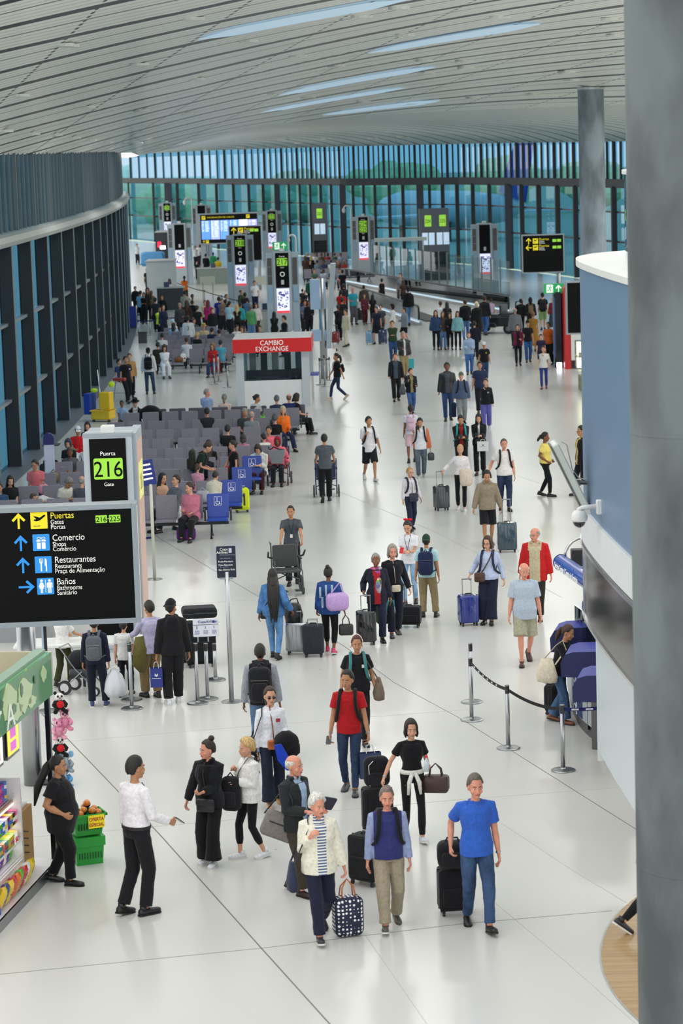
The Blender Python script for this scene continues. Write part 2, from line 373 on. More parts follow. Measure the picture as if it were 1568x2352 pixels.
# translucent skylight bands set into the ceiling
SKY = M('#a9c3d6', 'plain', .3, .42)
def skylight(i, x0, x1, k0, k1):
 mb = MB(); n = 24; vs = []
 for j in range(n + 1):
  px = lerp(x0, x1, j / n); tp = min(1, 5 * min(j, n - j) / n + .12)
  for k in (lerp((k0 + k1) / 2, k0, tp), lerp((k0 + k1) / 2, k1, tp)):
   a_, b_ = YT, tab(SC, px) if px > 300 else 350
   for _ in range(24):
    m = (a_ + b_) / 2
    if Vn(px, m) < k: a_ = m
    else: b_ = m
   t = 1 - (a_ - YT) / ((tab(SC, px) if px > 300 else 350) - YT)
   vs.append(Nsheet(px, t)[2] - V((0, 0, .05)))
 mb.add(vs, [(2 * j, 2 * j + 1, 2 * j + 3, 2 * j + 2) for j in range(n)]); struct('window_%d' % i, mb, SKY)
skylight(1, 455, 935, 1.55, 2.02); skylight(2, 845, 1240, 5.08, 5.62); skylight(3, 640, 1000, 8.3, 8.95); skylight(4, 600, 930, 10.4, 10.9); skylight(5, 740, 1010, 12.9, 13.6)
skylight(6, 700, 1250, -1.5, -.9)
# ---------------- left glazed wall
FINM = M('#1d2127', 'paint', .45); LITE = M('#8d9394', 'metal', .38); GLL = M('#4d84a0', 'clearglass')
BAND = M('#9fa2a0', 'paint', .4)
Ys = [52 + 4.2 * i for i in range(24)]
def wz(Y): return 9.0
mb = MB(); gl = MB(); tr = MB(); fs_ = MB()
for i, Y in enumerate(Ys):
 X = wallX(Y); mb.box(X - .1, X + .30, Y - .09, Y + .09, 0, 6.4); fs_.box(X + .30, X + .32, Y - .1, Y + .1, 0, 6.4)
 if i + 1 < len(Ys):
  Y2 = Ys[i + 1]; X2 = wallX(Y2)
  gl.add([(X - .05, Y, 0), (X2 - .05, Y2, 0), (X2 - .05, Y2, 6.5), (X - .05, Y, 6.5)], [(0, 1, 2, 3)])
  for z in (1.9, 4.1):
   tr.add([(X - .05, Y, z), (X2 - .05, Y2, z), (X2 + .12, Y2, z), (X + .12, Y, z), (X - .05, Y, z + .09), (X2 - .05, Y2, z + .09), (X2 + .12, Y2, z + .09), (X + .12, Y, z + .09)], [(4, 5, 6, 7), (3, 2, 1, 0), (3, 7, 6, 2)])
struct('wall_left', mb, FINM); struct('trim_14', fs_, LITE); struct('trim_15', tr, M('#7d8488', 'paint')); struct('window_7', gl, GLL)
mb = MB(); prof = [(-.1, 6.38), (.28, 6.38), (.40, 6.42), (.45, 6.54), (.40, 6.70), (.25, 6.76), (-.1, 6.76)]
n = 60
for i in range(n):
 Y, Y2 = lerp(50, 150, i / n), lerp(50, 150, (i + 1) / n); X, X2 = wallX(Y), wallX(Y2)
 for (a, z), (c, z2) in zip(prof, prof[1:]): mb.add([(X + a, Y, z), (X2 + a, Y2, z), (X2 + c, Y2, z2), (X + c, Y, z2)], [(0, 1, 2, 3)])
struct('trim_16', mb, BAND, True)
mb = MB(); gl = MB(); Y = 50.0
while Y < 149:
 X = wallX(Y); big = (int((Y - 50) / 1.05) % 4 == 0)
 mb.box(X - .1, X + (.10 if big else .06), Y - (.06 if big else .035), Y + (.06 if big else .035), 6.7, 9.05); Y2 = Y + 1.05
 gl.add([(X, Y, 6.7), (wallX(Y2), Y2, 6.7), (wallX(Y2), Y2, 9.1), (X, Y, 9.1)], [(0, 1, 2, 3)]); Y = Y2
struct('wall_left_upper', mb, M('#606466', 'paint', .4)); struct('window_8', gl, M('#78adc2', 'clearglass'))
struct('baseboard_left', (lambda m: [m.add([(wallX(a) + .62, a, 0), (wallX(a + 2) + .62, a + 2, 0), (wallX(a + 2) + .62, a + 2, .02), (wallX(a) + .62, a, .02), (wallX(a) - .2, a, .02), (wallX(a + 2) - .2, a + 2, .02)], [(0, 1, 2, 3), (3, 2, 5, 4)]) for a in range(50, 150, 2)] and m)(MB()), M('#5d5f66'))
# ---------------- far glazed wall
def FX(px, z): Y = tab(FARD, px); return V((AX(px, Y, z), Y, z))
def fz(px): Y = tab(FARD, px); p = P(px, tab(EDGE, px), Y); return p.z
FPX_ = list(range(255, 1700, 15))
MUL = [(300, 3), (357, 5), (391, 16), (412, 6), (461, 6), (502, 6), (541, 6), (576, 6), (609, 6), (641, 12), (668, 5), (693, 5), (717, 5), (741, 6), (765, 6), (791, 14), (815, 6), (839, 6), (865, 6), (898, 7), (929, 7), (968, 15), (990, 6), (1020, 8), (1053, 8), (1089, 8), (1127, 8), (1171, 16), (1201, 9), (1240, 10), (1283, 10), (1324, 10), (1368, 11), (1412, 11), (1458, 12), (1505, 12)]
BLK = M('#15191f', 'paint', .4); BLU = M('#1d2c3c', 'paint', .3)
mb = MB(); m2 = MB()
for px, wd in MUL:
 Y = tab(FARD, px); hw = wd * Y / FPX * .58; p = FX(px, 0); X = p.x
 (m2 if wd > 11 else mb).box(X - hw * .9, X + hw * .9, Y - .3, Y + .35, 0, 6.0)
struct('wall_back', mb, BLK); struct('wall_back_columns', m2, BLU)
mb = MB(); gl = MB(); gu = MB(); tr = MB(); up_ = MB()
for a, c in zip(FPX_, FPX_[1:]):
 p, q = FX(a, 0), FX(c, 0); ta, tb = fz(a), fz(c)
 p1, q1 = FX(a, 6.2), FX(c, 6.2); p.x = p1.x; q.x = q1.x
 gl.add([(p.x, p.y, 0), (q.x, q.y, 0), (q.x, q.y, 6), (p.x, p.y, 6)], [(0, 1, 2, 3)])
 gu.add([(p.x, p.y, 6.3), (q.x, q.y, 6.3), (q.x, q.y, tb), (p.x, p.y, ta)], [(0, 1, 2, 3)])
 for z0, z1, dy, k in ((5.9, 6.45, .9, 0), (2.5, 2.62, .3, 1), (4.35, 4.45, .3, 1)):
  (mb, tr)[k].add([(p.x, p.y - dy, z0), (q.x, q.y - dy, z0), (q.x, q.y - dy, z1), (p.x, p.y - dy, z1), (p.x, p.y + .1, z0), (q.x, q.y + .1, z0), (q.x, q.y + .1, z1), (p.x, p.y + .1, z1)], [(0, 1, 2, 3), (3, 2, 6, 7), (0, 4, 5, 1)])
struct('trim_17', mb, M('#34383d', 'metal', .5)); struct('trim_18', tr, BLK)
struct('window_9', gl, M('#5794b4', 'glass')); struct('window_10', gu, M('#4f8aaa', 'glass'))
px = 300.0; i = 0
while px < 1560:
 Y = tab(FARD, px); p = FX(px, 7.5); hw = .05 * (2 if i % 3 == 0 else 1.2); up_.box(p.x - hw, p.x + hw, Y - .35, Y + .05, 6.45, max(6.6, fz(px) + .05)); i += 1
 px += tab([(300, 19), (500, 17), (700, 10.5), (1000, 12.5), (1430, 16)], px)
struct('wall_back_upper', up_, M('#14181f', 'paint', .4))
# ---------------- outside: grass, distant trees
struct('ground', MB().box(-400, 400, -60, 900, -1.2, -.9), M('#9fb3a4', 'fabric'))
random.seed(3)
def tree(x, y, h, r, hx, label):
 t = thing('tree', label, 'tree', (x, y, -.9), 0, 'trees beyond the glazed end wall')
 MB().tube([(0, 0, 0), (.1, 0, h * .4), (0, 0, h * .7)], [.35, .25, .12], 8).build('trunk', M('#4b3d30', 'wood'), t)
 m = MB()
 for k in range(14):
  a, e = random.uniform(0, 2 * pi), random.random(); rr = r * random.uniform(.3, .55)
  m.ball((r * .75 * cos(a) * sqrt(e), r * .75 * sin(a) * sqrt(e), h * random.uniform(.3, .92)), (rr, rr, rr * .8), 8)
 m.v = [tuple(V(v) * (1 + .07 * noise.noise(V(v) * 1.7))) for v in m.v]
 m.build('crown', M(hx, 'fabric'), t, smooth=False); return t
k = 0
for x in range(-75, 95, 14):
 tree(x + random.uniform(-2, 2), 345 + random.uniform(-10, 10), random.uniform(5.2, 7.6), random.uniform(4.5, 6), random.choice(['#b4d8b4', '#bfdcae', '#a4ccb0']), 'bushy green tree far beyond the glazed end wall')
# ============================================================ PEOPLE
def ik(a, b, l1, l2, pole):
 a, b, pole = V(a), V(b), V(pole); d = b - a; D = min(d.length, (l1 + l2) * .999); d = d.normalized() if d.length > 1e-6 else V((0, 0, -1))
 x = (l1 * l1 - l2 * l2 + D * D) / (2 * D); h = sqrt(max(0, l1 * l1 - x * x)); q = pole - d * pole.dot(d); q = q.normalized() if q.length > 1e-6 else V((0, -1, 0))
 return a + d * x + q * h, a + d * D
ARM = {  # wrist goals, x outward, y (minus = forward), z height, for a 1.75 m body
 'hang': (.235, -.03, .795), 'fwd': (.21, -.26, .90), 'back': (.23, .20, .84), 'phone': (.07, -.33, 1.17), 'hip': (.20, -.10, 1.00), 'pull': (.30, .26, .86), 'push': (.24, -.42, 1.02),
 'strap': (.13, -.14, 1.30), 'bent': (.12, -.28, 1.12), 'cross': (-.05, -.20, 1.15), 'chin': (.03, -.16, 1.42), 'lap': (.10, -.30, .66), 'out': (.42, -.10, .95), 'carry': (.30, -.05, .82), 'point': (.32, -.30, 1.15), 'up': (.22, -.2, 1.5), 'behind': (.14, .16, .95), 'sidehandle': (.40, .02, .95), 'desk': (.20, -.42, 1.10)}
LEG = {'stand': (.10, .0, .08, 0), 'f': (.08, -.26, .085, -12), 'b': (.09, .30, .16, 38), 'ff': (.08, -.14, .08, 0), 'bb': (.09, .16, .10, 12), 'wide': (.17, 0, .08, 0), 'sit': (.12, -.50, .08, 0), 'sit2': (.14, -.62, .08, 0), 'cross': (-.18, -.62, .33, -10)}
VOX = 1.0
def remesh(mb, mats, name, par, vox, zone=None, sm=2, disp=0, seed=0, mat_i=None):
 me = bpy.data.meshes.new(name); me.from_pydata(mb.v, [], mb.f); t = bpy.data.objects.new('t', me); COL.objects.link(t)
 md = t.modifiers.new('r', 'REMESH'); md.mode = 'VOXEL'; md.voxel_size = vox * VOX; md.use_smooth_shade = True
 if sm: s_ = t.modifiers.new('s', 'SMOOTH'); s_.factor = .5; s_.iterations = sm
 dg = bpy.context.evaluated_depsgraph_get(); nm = bpy.data.meshes.new_from_object(t.evaluated_get(dg)); bpy.data.objects.remove(t); bpy.data.meshes.remove(me)
 nm.materials.clear(); nm.name = name
 for m in mats: nm.materials.append(m)
 if disp:
  n = len(nm.vertices); co_ = [0.0] * (3 * n); nm.vertices.foreach_get('co', co_); nr = [0.0] * (3 * n); nm.vertices.foreach_get('normal', nr); so = V((seed * 3.1, seed * 1.7, 0))
  for i in range(n):
   p = V((co_[3 * i] * 7, co_[3 * i + 1] * 7, co_[3 * i + 2] * 8)) + so; d = disp * (.6 - abs(noise.noise(p)) * 2.6)
   for k in range(3): co_[3 * i + k] += nr[3 * i + k] * d
  nm.vertices.foreach_set('co', co_); nm.update()
 nm.polygons.foreach_set('use_smooth', [True] * len(nm.polygons))
 if zone and len(mats) > 1:
  nm.polygons.foreach_set('material_index', [zone(p.center, p.normal) for p in nm.polygons])
 o = bpy.data.objects.new(name, nm); COL.objects.link(o); o.parent = par; return o
SK = {'w': '#c9977c', 'p': '#d9a68c', 't': '#b07f5e', 'b': '#7a4f38', 'd': '#4a3024', 'r': '#cf8f78'}
HC = {'black': '#14110f', 'brown': '#3a2419', 'grey': '#8b8984', 'white': '#c9c7c0', 'blonde': '#b99a63', 'dbrown': '#241812', 'lbrown': '#6b4a30', 'red': '#7a3a22'}
PEOPLE = {}
def person(label, x, top, foot=None, H=1.72, face=0, hair=('short', 'black'), skin='w', up=('tee', '#222222'), low=('pants', '#22252c'), shoes='#15151a',
  arms=('hang', 'hang'), legs=('ff', 'bb'), turn=0, nod=0, lean=0, fat=1.0, fem=False, sit=False, group=None, inner=None, extra=(), yaw_t=0, hatc=None, off=None, key=None, seat=None):
 if foot is not None: g = G(x, foot); H = ztop(x, foot, top)
 elif sit: g = G(x, top, 1.27 * H / 1.72 * (seat or 1)); g.z = 0
 else: g = G(x, top, H); g.z = 0
 if off: g += V(off)
 D = g.y; s = H / 1.75; seed = len(PEOPLE) + 1
 vox = .008 if D < 33 else (.0095 if D < 42 else (.012 if D < 60 else (.017 if D < 95 else .024)))
 fac = radians(face)
 root = thing('person', label, 'person', (g.x, g.y, 0), fac, group)
 root.scale = (s, s, s)
 near = D < 62; mid = D < 100
 off_c = .010 + vox * .45
 hipz = .92
 L1, L2 = .43, .42
 lg = []
 if sit: hipz = .50 / s * 1.0
 else:
  for kx in (0, 1):
   q = LEG[legs[kx]]; dx = hypot(q[1], q[0] - .09); hipz = min(hipz, q[2] + sqrt(max(.01, (L1 + L2 - .012) ** 2 - dx * dx)))
 ln = radians(lean)
 def up_(p):                                        # torso leaning about the hips
  p = V(p); q = p - V((0, 0, hipz)); y = q.y * cos(ln) - q.z * sin(ln); z = q.y * sin(ln) + q.z * cos(ln); a = radians(yaw_t) * max(0, min(1, (p.z - hipz) / .3))
  return V((q.x * cos(a) - y * sin(a), q.x * sin(a) + y * cos(a), z + hipz))
 dz = hipz - .92
 shw = .152 if fem else .170
 joints = {}; F_ = fat; XT = {'jacket': .03, 'hoodie': .035, 'fleece': .035, 'coat': .035, 'denimjacket': .03, 'blazer': .02}.get(up[0], 0)
 for i, sx in ((0, -1), (1, 1)):
  q = LEG[legs[i]] if not sit else LEG[legs[i] if legs[i] in ('sit', 'sit2', 'cross') else 'sit']
  hp = V((sx * .09, 0, hipz)); an = V((sx * q[0], q[1], q[2])); kn, an = ik(hp, an, L1, L2, (sx * .08, -1, .25 if not sit else 1.2)); lg.append((hp, kn, an, q[3]))
 ar = []
 for i, sx in ((0, -1), (1, 1)):
  sh = up_((sx * shw, .01, 1.405 + dz)); a = arms[i]; tq = ARM[a] if isinstance(a, str) else a; tq = (tq[0] + ((F_ - 1) * .16 + XT if a in ('hang', 'fwd', 'back', 'carry') else 0), tq[1], tq[2])
  zz = tq[2] + (dz if not sit else dz * .9) if isinstance(a, str) else tq[2]
  if sit and isinstance(a, str): zz = tq[2] - (.42 - 0) + .0 if a not in ('lap',) else .66
  tg = V((sx * tq[0], tq[1], zz))
  if lean and not sit: tg = up_(tg)
  el, wr = ik(sh, tg, .29, .255, (sx * .22, .9, -.35)); ar.append((sh, el, wr))
 # ---- continuous body
 bd = MB(); F_ = fat
 def ring(z, rx, ry, y=0): return (up_((0, y, z + dz)), (rx, ry))
 wst = .80 if fem else .92
 tor = [(.86, .12, .09), (.92, .155, .115), (.99, .158, .118), (1.08, .138 * (wst + .08), .105), (1.16, .138 * wst, .10), (1.26, .150, .112), (1.36, .162 if not fem else .148, .112), (1.41, .148 if not fem else .132, .094), (1.45, .095, .075), (1.485, .06, .062), (1.53, .052, .056), (1.58, .05, .055)]
 bel = (F_ - 1)
 def torso(mb, o, z0, z1, n=16, flare=0, kk=1.0):
  pts = []; rs = []
  zs = [z0] + [t[0] for t in tor if z0 + .01 < t[0] < z1 - .01] + [z1]
  for z in zs:
   rx = tab([(t[0], t[1]) for t in tor], z); ry = tab([(t[0], t[2]) for t in tor], z)
   b_ = bel * max(0, 1 - abs(z - 1.06) / .42)
   if z < .95 and flare: e = (.95 - z) * flare; rx = max(rx, .155) + e; ry = max(ry, .115) + e
   rx = rx * (1 + b_ * .9); ry = ry * (1 + b_ * 1.3); p = up_((0, -b_ * .06 - (.012 if fem and 1.2 < z < 1.36 else 0), z + dz)); pts.append(p); rs.append((rx * kk + o, ry * kk + o))
  mb.tube(pts, rs, n, ref=(1, 0, 0))
 torso(bd, -.012, .87, 1.58)
 hd = V((0, -.018, 1.512 + dz)); hy = radians(turn); hn = radians(nod)
 def HT(p):                                         # head space (0 = chin level, z up) -> body space
  p = V(p) * 1.07; z, y = p.z * cos(hn) - p.y * sin(hn) * -1, p.y * cos(hn) - p.z * sin(hn); x_ = p.x * cos(hy) - y * sin(hy); y_ = p.x * sin(hy) + y * cos(hy)
  return up_(hd + V((x_, y_, z)))
 prof = [(0, .018, .02, -.045), (.012, .034, .036, -.038), (.04, .050, .066, -.020), (.085, .062, .083, -.004), (.12, .068, .090, .002), (.155, .074, .096, .006), (.19, .070, .091, .008), (.218, .050, .066, .010), (.236, .016, .02, .010)]
 hn_ = 14 if near else 10; vs = []; fs = []
 for (z, rx, ry, cy) in prof:
  for j in range(hn_):
   a = 2 * pi * j / hn_; vs.append(HT((rx * cos(a), cy + ry * sin(a), z)))
 for i in range(len(prof) - 1):
  for j in range(hn_): q = (j + 1) % hn_; fs.append((i * hn_ + j, i * hn_ + q, (i + 1) * hn_ + q, (i + 1) * hn_ + j))
 fs += [tuple(range(hn_ - 1, -1, -1)), tuple(range((len(prof) - 1) * hn_, len(prof) * hn_))]; bd.add(vs, fs)
 if mid:
  bd.tube([HT((0, -.088, .118)), HT((0, -.103, .088)), HT((0, -.108, .074)), HT((0, -.088, .066))], [.007, .011, .015, .010], 8)
  for sx in (-1, 1):
   bd.ball(HT((sx * .073, .008, .100)), (.011, .020, .030), 8); bd.tube([HT((sx * .008, -.086, .131)), HT((sx * .040, -.078, .132))], .009, 6)
   bd.ball(HT((sx * .042, -.060, .075)), .024, 8)
  bd.ball(HT((0, -.082, .040)), (.026, .014, .012), 8); bd.ball(HT((0, -.070, .012)), (.022, .018, .014), 8)
 for i, sx in ((0, -1), (1, 1)):
  sh, el, wr = ar[i]; d = (wr - el).normalized(); k = .92 if fem else 1.0; k *= (1 + (F_ - 1) * .8)
  bd.tube([sh + V((-sx * .07, 0, .015)), sh, lerp(sh, el, .4), el, lerp(el, wr, .35), wr], [.030 * k, .044 * k, .042 * k, .035 * k, .037 * k, .0235], 10)
  # hand: palm, four fingers, thumb
  side = V((sx, 0, 0)); pal = wr + d * .085; fw = V((0, -1, 0)) - d * V((0, -1, 0)).dot(d); fw = fw.normalized() if fw.length > .2 else V((0, 0, -1)).cross(d).normalized(); th_ = d.cross(fw).normalized()
  if th_.dot(side) < 0: th_ = -th_
  grip = arms[i] in ('pull', 'push', 'carry', 'sidehandle', 'strap', 'fist') if isinstance(arms[i], str) else True
  inn = -th_
  bd.tube([wr - d * .01, wr + d * .03, wr + d * .088], [(.022, .022), (.036, .017), (.040, .014)], 10, ref=fw)
  if D < 75:
   for j in range(4):
    o_ = fw * (.030 - j * .020); ll = (.070, .080, .074, .058)[j]; b0 = pal + o_ * 1.0; c_ = .9 if grip else .35 + .1 * j
    p1 = b0 + d * (ll * .42) + inn * (.01 + .022 * c_); p2 = p1 + (d * (1 - c_) + inn * c_).normalized() * ll * .36; p3 = p2 + (d * (1 - 1.7 * c_) + inn * c_ * 1.1).normalized() * ll * .28
    bd.tube([b0 - d * .02, b0, p1, p2, p3], [.0095, .0098, .0090, .0085, .007], 7)
   b0 = wr + d * .035 + fw * .030; p1 = b0 + fw * .026 + d * .026 + inn * .010; p2 = p1 + d * .030 + inn * .016 - fw * .002
   bd.tube([b0 - fw * .012, b0, p1, p2], [.013, .0125, .0105, .0085], 7)
  hn2 = pal + d * .02; joints['hand%d' % i] = hn2
 for hp, kn, an, ft in lg:
  k = (1 + (F_ - 1) * .5)
  bd.tube([hp + V((0, 0, .05)), hp - V((0, 0, .02)) if not sit else lerp(hp, kn, .12), lerp(hp, kn, .45), kn, lerp(kn, an, .32), lerp(kn, an, .8), an], [.07 * k, .078 * k, .068 * k, .052, .052, .034, .034], 10)
 body = remesh(bd, [M(SK[skin], 'skin')], 'body', root, vox, sm=2 if near else 1)
 # ---- lower clothing
 lt, lc = low[0], low[1]; lk = low[2] if len(low) > 2 else ('denim' if lt in ('jeans', 'slimjeans', 'widejeans') else 'fabric')
 cl = MB(); oc = off_c
 cutl = {'shorts': .52, 'skirt': 0, 'capri': 1.55}.get(lt, 2.0)
 if lt != 'none' and lt != 'skirt':
  torso(cl, oc + .004, .87, 1.03 if up[0] not in ('crop',) else 1.08)
  for hp, kn, an, ft in lg:
   w0, w1, w2, w3 = {'pants': (.092, .078, .070, .070), 'jeans': (.090, .070, .060, .058), 'slimjeans': (.086, .062, .052, .045), 'widejeans': (.092, .085, .09, .105), 'wide': (.095, .092, .098, .118), 'leggings': (.082, .058, .056, .040), 'shorts': (.098, .092, .09, .09), 'capri': (.082, .058, .056, .040), 'baggy': (.10, .088, .082, .075)}[lt]
   k = (1 + (F_ - 1) * .5) * (.94 if fem else 1); e = vox * .4
   fu = [hp + V((0, 0, .04)), hp - V((0, 0, .03)) if not sit else lerp(hp, kn, .15), lerp(hp, kn, .5), kn, lerp(kn, an, .5), lerp(kn, an, .93)]
   rr = [w0 * k, w0 * k, (w0 + w1) / 2 * k, w1 * k * .97, w2, w3]
   if lt == 'shorts': fu = fu[:3] + [lerp(hp, kn, .95)]; rr = [w0 * k, w0 * k, w0 * k, w0 * k * 1.04]
   if lt == 'capri': fu[-1] = lerp(kn, an, .68)
   cl.tube(fu, [q + e for q in rr], 12)
  remesh(cl, [M(lc, lk)], {'shorts': 'shorts', 'leggings': 'leggings', 'capri': 'leggings'}.get(lt, 'trousers'), root, vox, sm=2, disp=.004 if lt not in ('leggings', 'capri') and D < 75 else .001, seed=seed)
 elif lt == 'skirt':
  torso(cl, oc + .004, .90, 1.04); cl.tube([up_((0, 0, .95 + dz)), V((0, -.01, .62)), V((0, -.02, low[3] if len(low) > 3 else .5))], [(.18, .14), (.21, .19), (.24, .22)], 16, ref=(1, 0, 0))
  remesh(cl, [M(lc, lk)], 'skirt', root, vox, sm=2, disp=.006 if D < 75 else 0, seed=seed)
 # ---- upper clothing
 ut, uc = up[0], up[1]; uk = up[2] if len(up) > 2 else ('denim' if ut == 'denimjacket' else 'fabric')
 thick = {'jacket': .022, 'blazer': .016, 'hoodie': .022, 'fleece': .028, 'denimjacket': .020, 'sweater': .012, 'coat': .024}.get(ut, .003)
 sl = {'tee': .62, 'polo': .66, 'tank': 0, 'crop': .55, 'dress': .5, 'shirtshort': .80, 'tankdress': 0}.get(ut, 2.0)
 hem = {'tank': .96, 'tee': .88, 'polo': .87, 'crop': 1.05, 'jacket': .86, 'blazer': .80, 'hoodie': .86, 'fleece': .80, 'denimjacket': .86, 'sweater': .88, 'shirt': .84, 'blouse': .93, 'shirtshort': .82, 'dress': .60, 'tankdress': .55, 'coat': .62, 'tucked': .97, 'vest': .90}.get(ut, .88)
 if len(up) > 3 and up[3]: hem = up[3]
 o2 = oc + thick + .004
 m_ = MB(); torso(m_, o2, hem, 1.43, 18, flare=.25 if hem < .7 else .05)
 nr_ = .075 + thick * .6
 m_.tube([up_((0, .0, 1.42 + dz)), up_((0, .005, 1.455 + dz)), up_((0, .004, 1.475 + dz))], [(.112, .090), (.082, .076), (nr_ * .92, .070 + thick * .5)], 16, ref=(1, 0, 0))
 if ut in ('hoodie', 'jacket', 'fleece', 'polo', 'shirt', 'shirtshort', 'coat', 'blazer', 'denimjacket', 'blouse'):
  cr = {'hoodie': .034, 'fleece': .026, 'jacket': .022, 'coat': .022}.get(ut, .012)
  ringp = [up_((.074 * sin(a) * (1.05 if ut == 'hoodie' else 1), .002 - .068 * cos(a), (1.475 + (.02 if cr > .013 else 0) - (.03 if abs(a) < .6 else 0)) + dz)) for a in [(.45 + (2 * pi - .9) * j / 14) for j in range(15)]]
  m_.tube(ringp, cr, 8)
  if ut == 'hoodie': m_.ball(up_((0, .10, 1.44 + dz)), (.11, .06, .075), 12)
 asc = (1 + (F_ - 1) * .8) * (.93 if fem else 1)
 for i, sx in ((0, -1), (1, 1)):
  sh, el, wr = ar[i]
  if sl == 0: m_.tube([up_((sx * .10, .0, 1.40 + dz)), up_((sx * .085, 0, 1.455 + dz))], .045 + o2 * .3, 10); continue
  q0 = V((-sx * .085, 0, .022)); w_ = .049 * asc + o2 * .8
  if sl <= 1: m_.tube([sh + q0, sh, lerp(sh, el, sl * .5), lerp(sh, el, sl)], [w_ * .80, w_ * .96, w_ * .98, w_ * 1.05], 12)
  else: m_.tube([sh + q0, sh, lerp(sh, el, .5), el, lerp(el, wr, .5), lerp(el, wr, .93)], [w_ * .80, w_ * .96, w_ * .92, (.040 * asc + o2 * .8), (.036 + o2 * .8), (.030 + o2 * .7)], 12)
 mats = [M(uc, uk)]; zone = None
 if inner:                                          # (colour, half width, kind) of what shows in an open front
  ic, iw = inner[0], inner[1]; mats.append(M(ic, inner[2] if len(inner) > 2 else 'fabric')); hb = hipz
  def zone(c, n):
   return 1 if (abs(c.x) < iw * (1.25 if c.z > 1.35 + dz else 1) and n.y < -.15 and abs(c.y) < .45 and c.z > hb - .25) else 0
 if len(up) > 4 and up[4]:                          # differently coloured sleeves
  mats.append(M(up[4], 'fabric')); z1 = zone; ns = len(mats) - 1
  def zone(c, n): return ns if abs(c.x) > shw - .005 + (F_ - 1) * .05 else (z1(c, n) if z1 else 0)
 nm = {'tee': 't_shirt', 'tank': 'tank_top', 'crop': 't_shirt', 'polo': 'polo_shirt', 'jacket': 'jacket', 'blazer': 'blazer', 'hoodie': 'hoodie', 'fleece': 'fleece_jacket', 'denimjacket': 'denim_jacket', 'sweater': 'sweater', 'shirt': 'shirt', 'blouse': 'blouse', 'shirtshort': 'shirt', 'dress': 'dress', 'tankdress': 'dress', 'coat': 'coat', 'tucked': 'shirt', 'vest': 'sweater_vest'}[ut]
 remesh(m_, mats, nm, root, vox, zone, sm=2, disp=.0035 if D < 75 else .001, seed=seed)
 # ---- shoes
 for i, (hp, kn, an, ft) in enumerate(lg):
  sx = (-1, 1)[i]; a = radians(ft); m_ = MB(); f_ = V((sx * .12, -1, 0)).normalized(); u_ = V((0, 0, 1))
  f2 = f_ * cos(a) - u_ * sin(a) * (1); u2 = u_ * cos(a) + f_ * sin(a); b0 = an - u2 * .04
  secs = [(-.085, .020, .028), (-.07, .036, .045), (-.02, .038, .050), (.05, .040, .040), (.11, .046, .030), (.16, .040, .024), (.185, .018, .014)]
  vs = []; nn = 10
  lat = f2.cross(u2)
  for (t, rw, rh) in secs:
   for j in range(nn): an_ = 2 * pi * j / nn; vs.append(b0 + f2 * t + lat * (rw * cos(an_)) + u2 * (max(-.040, rh * sin(an_) * (1 if sin(an_) > 0 else 2.2))))
  fs = []
  for q_ in range(len(secs) - 1):
   for j in range(nn): q = (j + 1) % nn; fs.append((q_ * nn + j, q_ * nn + q, (q_ + 1) * nn + q, (q_ + 1) * nn + j))
  fs += [tuple(range(nn - 1, -1, -1)), tuple(range((len(secs) - 1) * nn, len(secs) * nn))]
  m_.add(vs, fs); m_.tube([b0 + f2 * -.025 + u2 * .02, b0 + f2 * -.03 + u2 * .075], [.042, .040], 10)
  m_.build('shoe', M(shoes, 'leather'), root, smooth=True)
  if mid:
   m_ = MB(); vs = []
   for sc_ in (-.041, -.022):
    for (t, rw) in ((-.09, .026), (-.06, .042), (0, .041), (.08, .048), (.14, .049), (.18, .032), (.192, .012)): vs.append(b0 + f2 * t + lat * rw + u2 * sc_)
    for (t, rw) in ((.192, .012), (.18, .032), (.14, .049), (.08, .048), (0, .041), (-.06, .042), (-.09, .026)): vs.append(b0 + f2 * t - lat * rw + u2 * sc_)
   k = 14; m_.add(vs, [tuple(range(k)), tuple(range(2 * k - 1, k - 1, -1))] + [(q, (q + 1) % k + 0, (q + 1) % k + k, q + k) for q in range(k)])
   m_.build('shoe_sole', M('#d0cfc8' if 'whitesole' in extra or shoes > '#a' else '#1b1917'), root)
 # ---- face
 if near:
  mk = MB(); mk2 = MB(); mk3 = MB()
  for sx in (-1, 1):
   mk.ball(HT((sx * .031, -.0835, .108)), (.0125, .007, .0065), 8); mk2.ball(HT((sx * .031, -.0895, .108)), (.0055, .004, .0055), 8)
   mk3.tube([HT((sx * .013, -.099, .129)), HT((sx * .032, -.093, .134)), HT((sx * .049, -.077, .128))], [.0035, .004, .0025], 6)
  eyes = mk.build('eyes', M('#cfc8c0'), root, smooth=True); mk2.build('iris', M('#2a1c14'), eyes, smooth=True)
  mk3.build('eyebrows', M(HC.get(hair[1], '#221a15') if hair[1] not in ('blonde', 'white') else '#8a7660', 'hair'), root)
  MB().tube([HT((-.024, -.083, .044)), HT((-.010, -.094, .047)), HT((0, -.096, .045)), HT((.010, -.094, .047)), HT((.024, -.083, .044))], [.003, .0055, .005, .0055, .003], 6).build('mouth', M('#8c4a42' if skin not in 'bd' else '#5a2f2a', 'skin'), root, smooth=True)
 # ---- hair
 st = hair[0]; hcol = HC.get(hair[1], hair[1] if str(hair[1]).startswith('#') else '#14110f'); hm = M(hcol, 'hair')
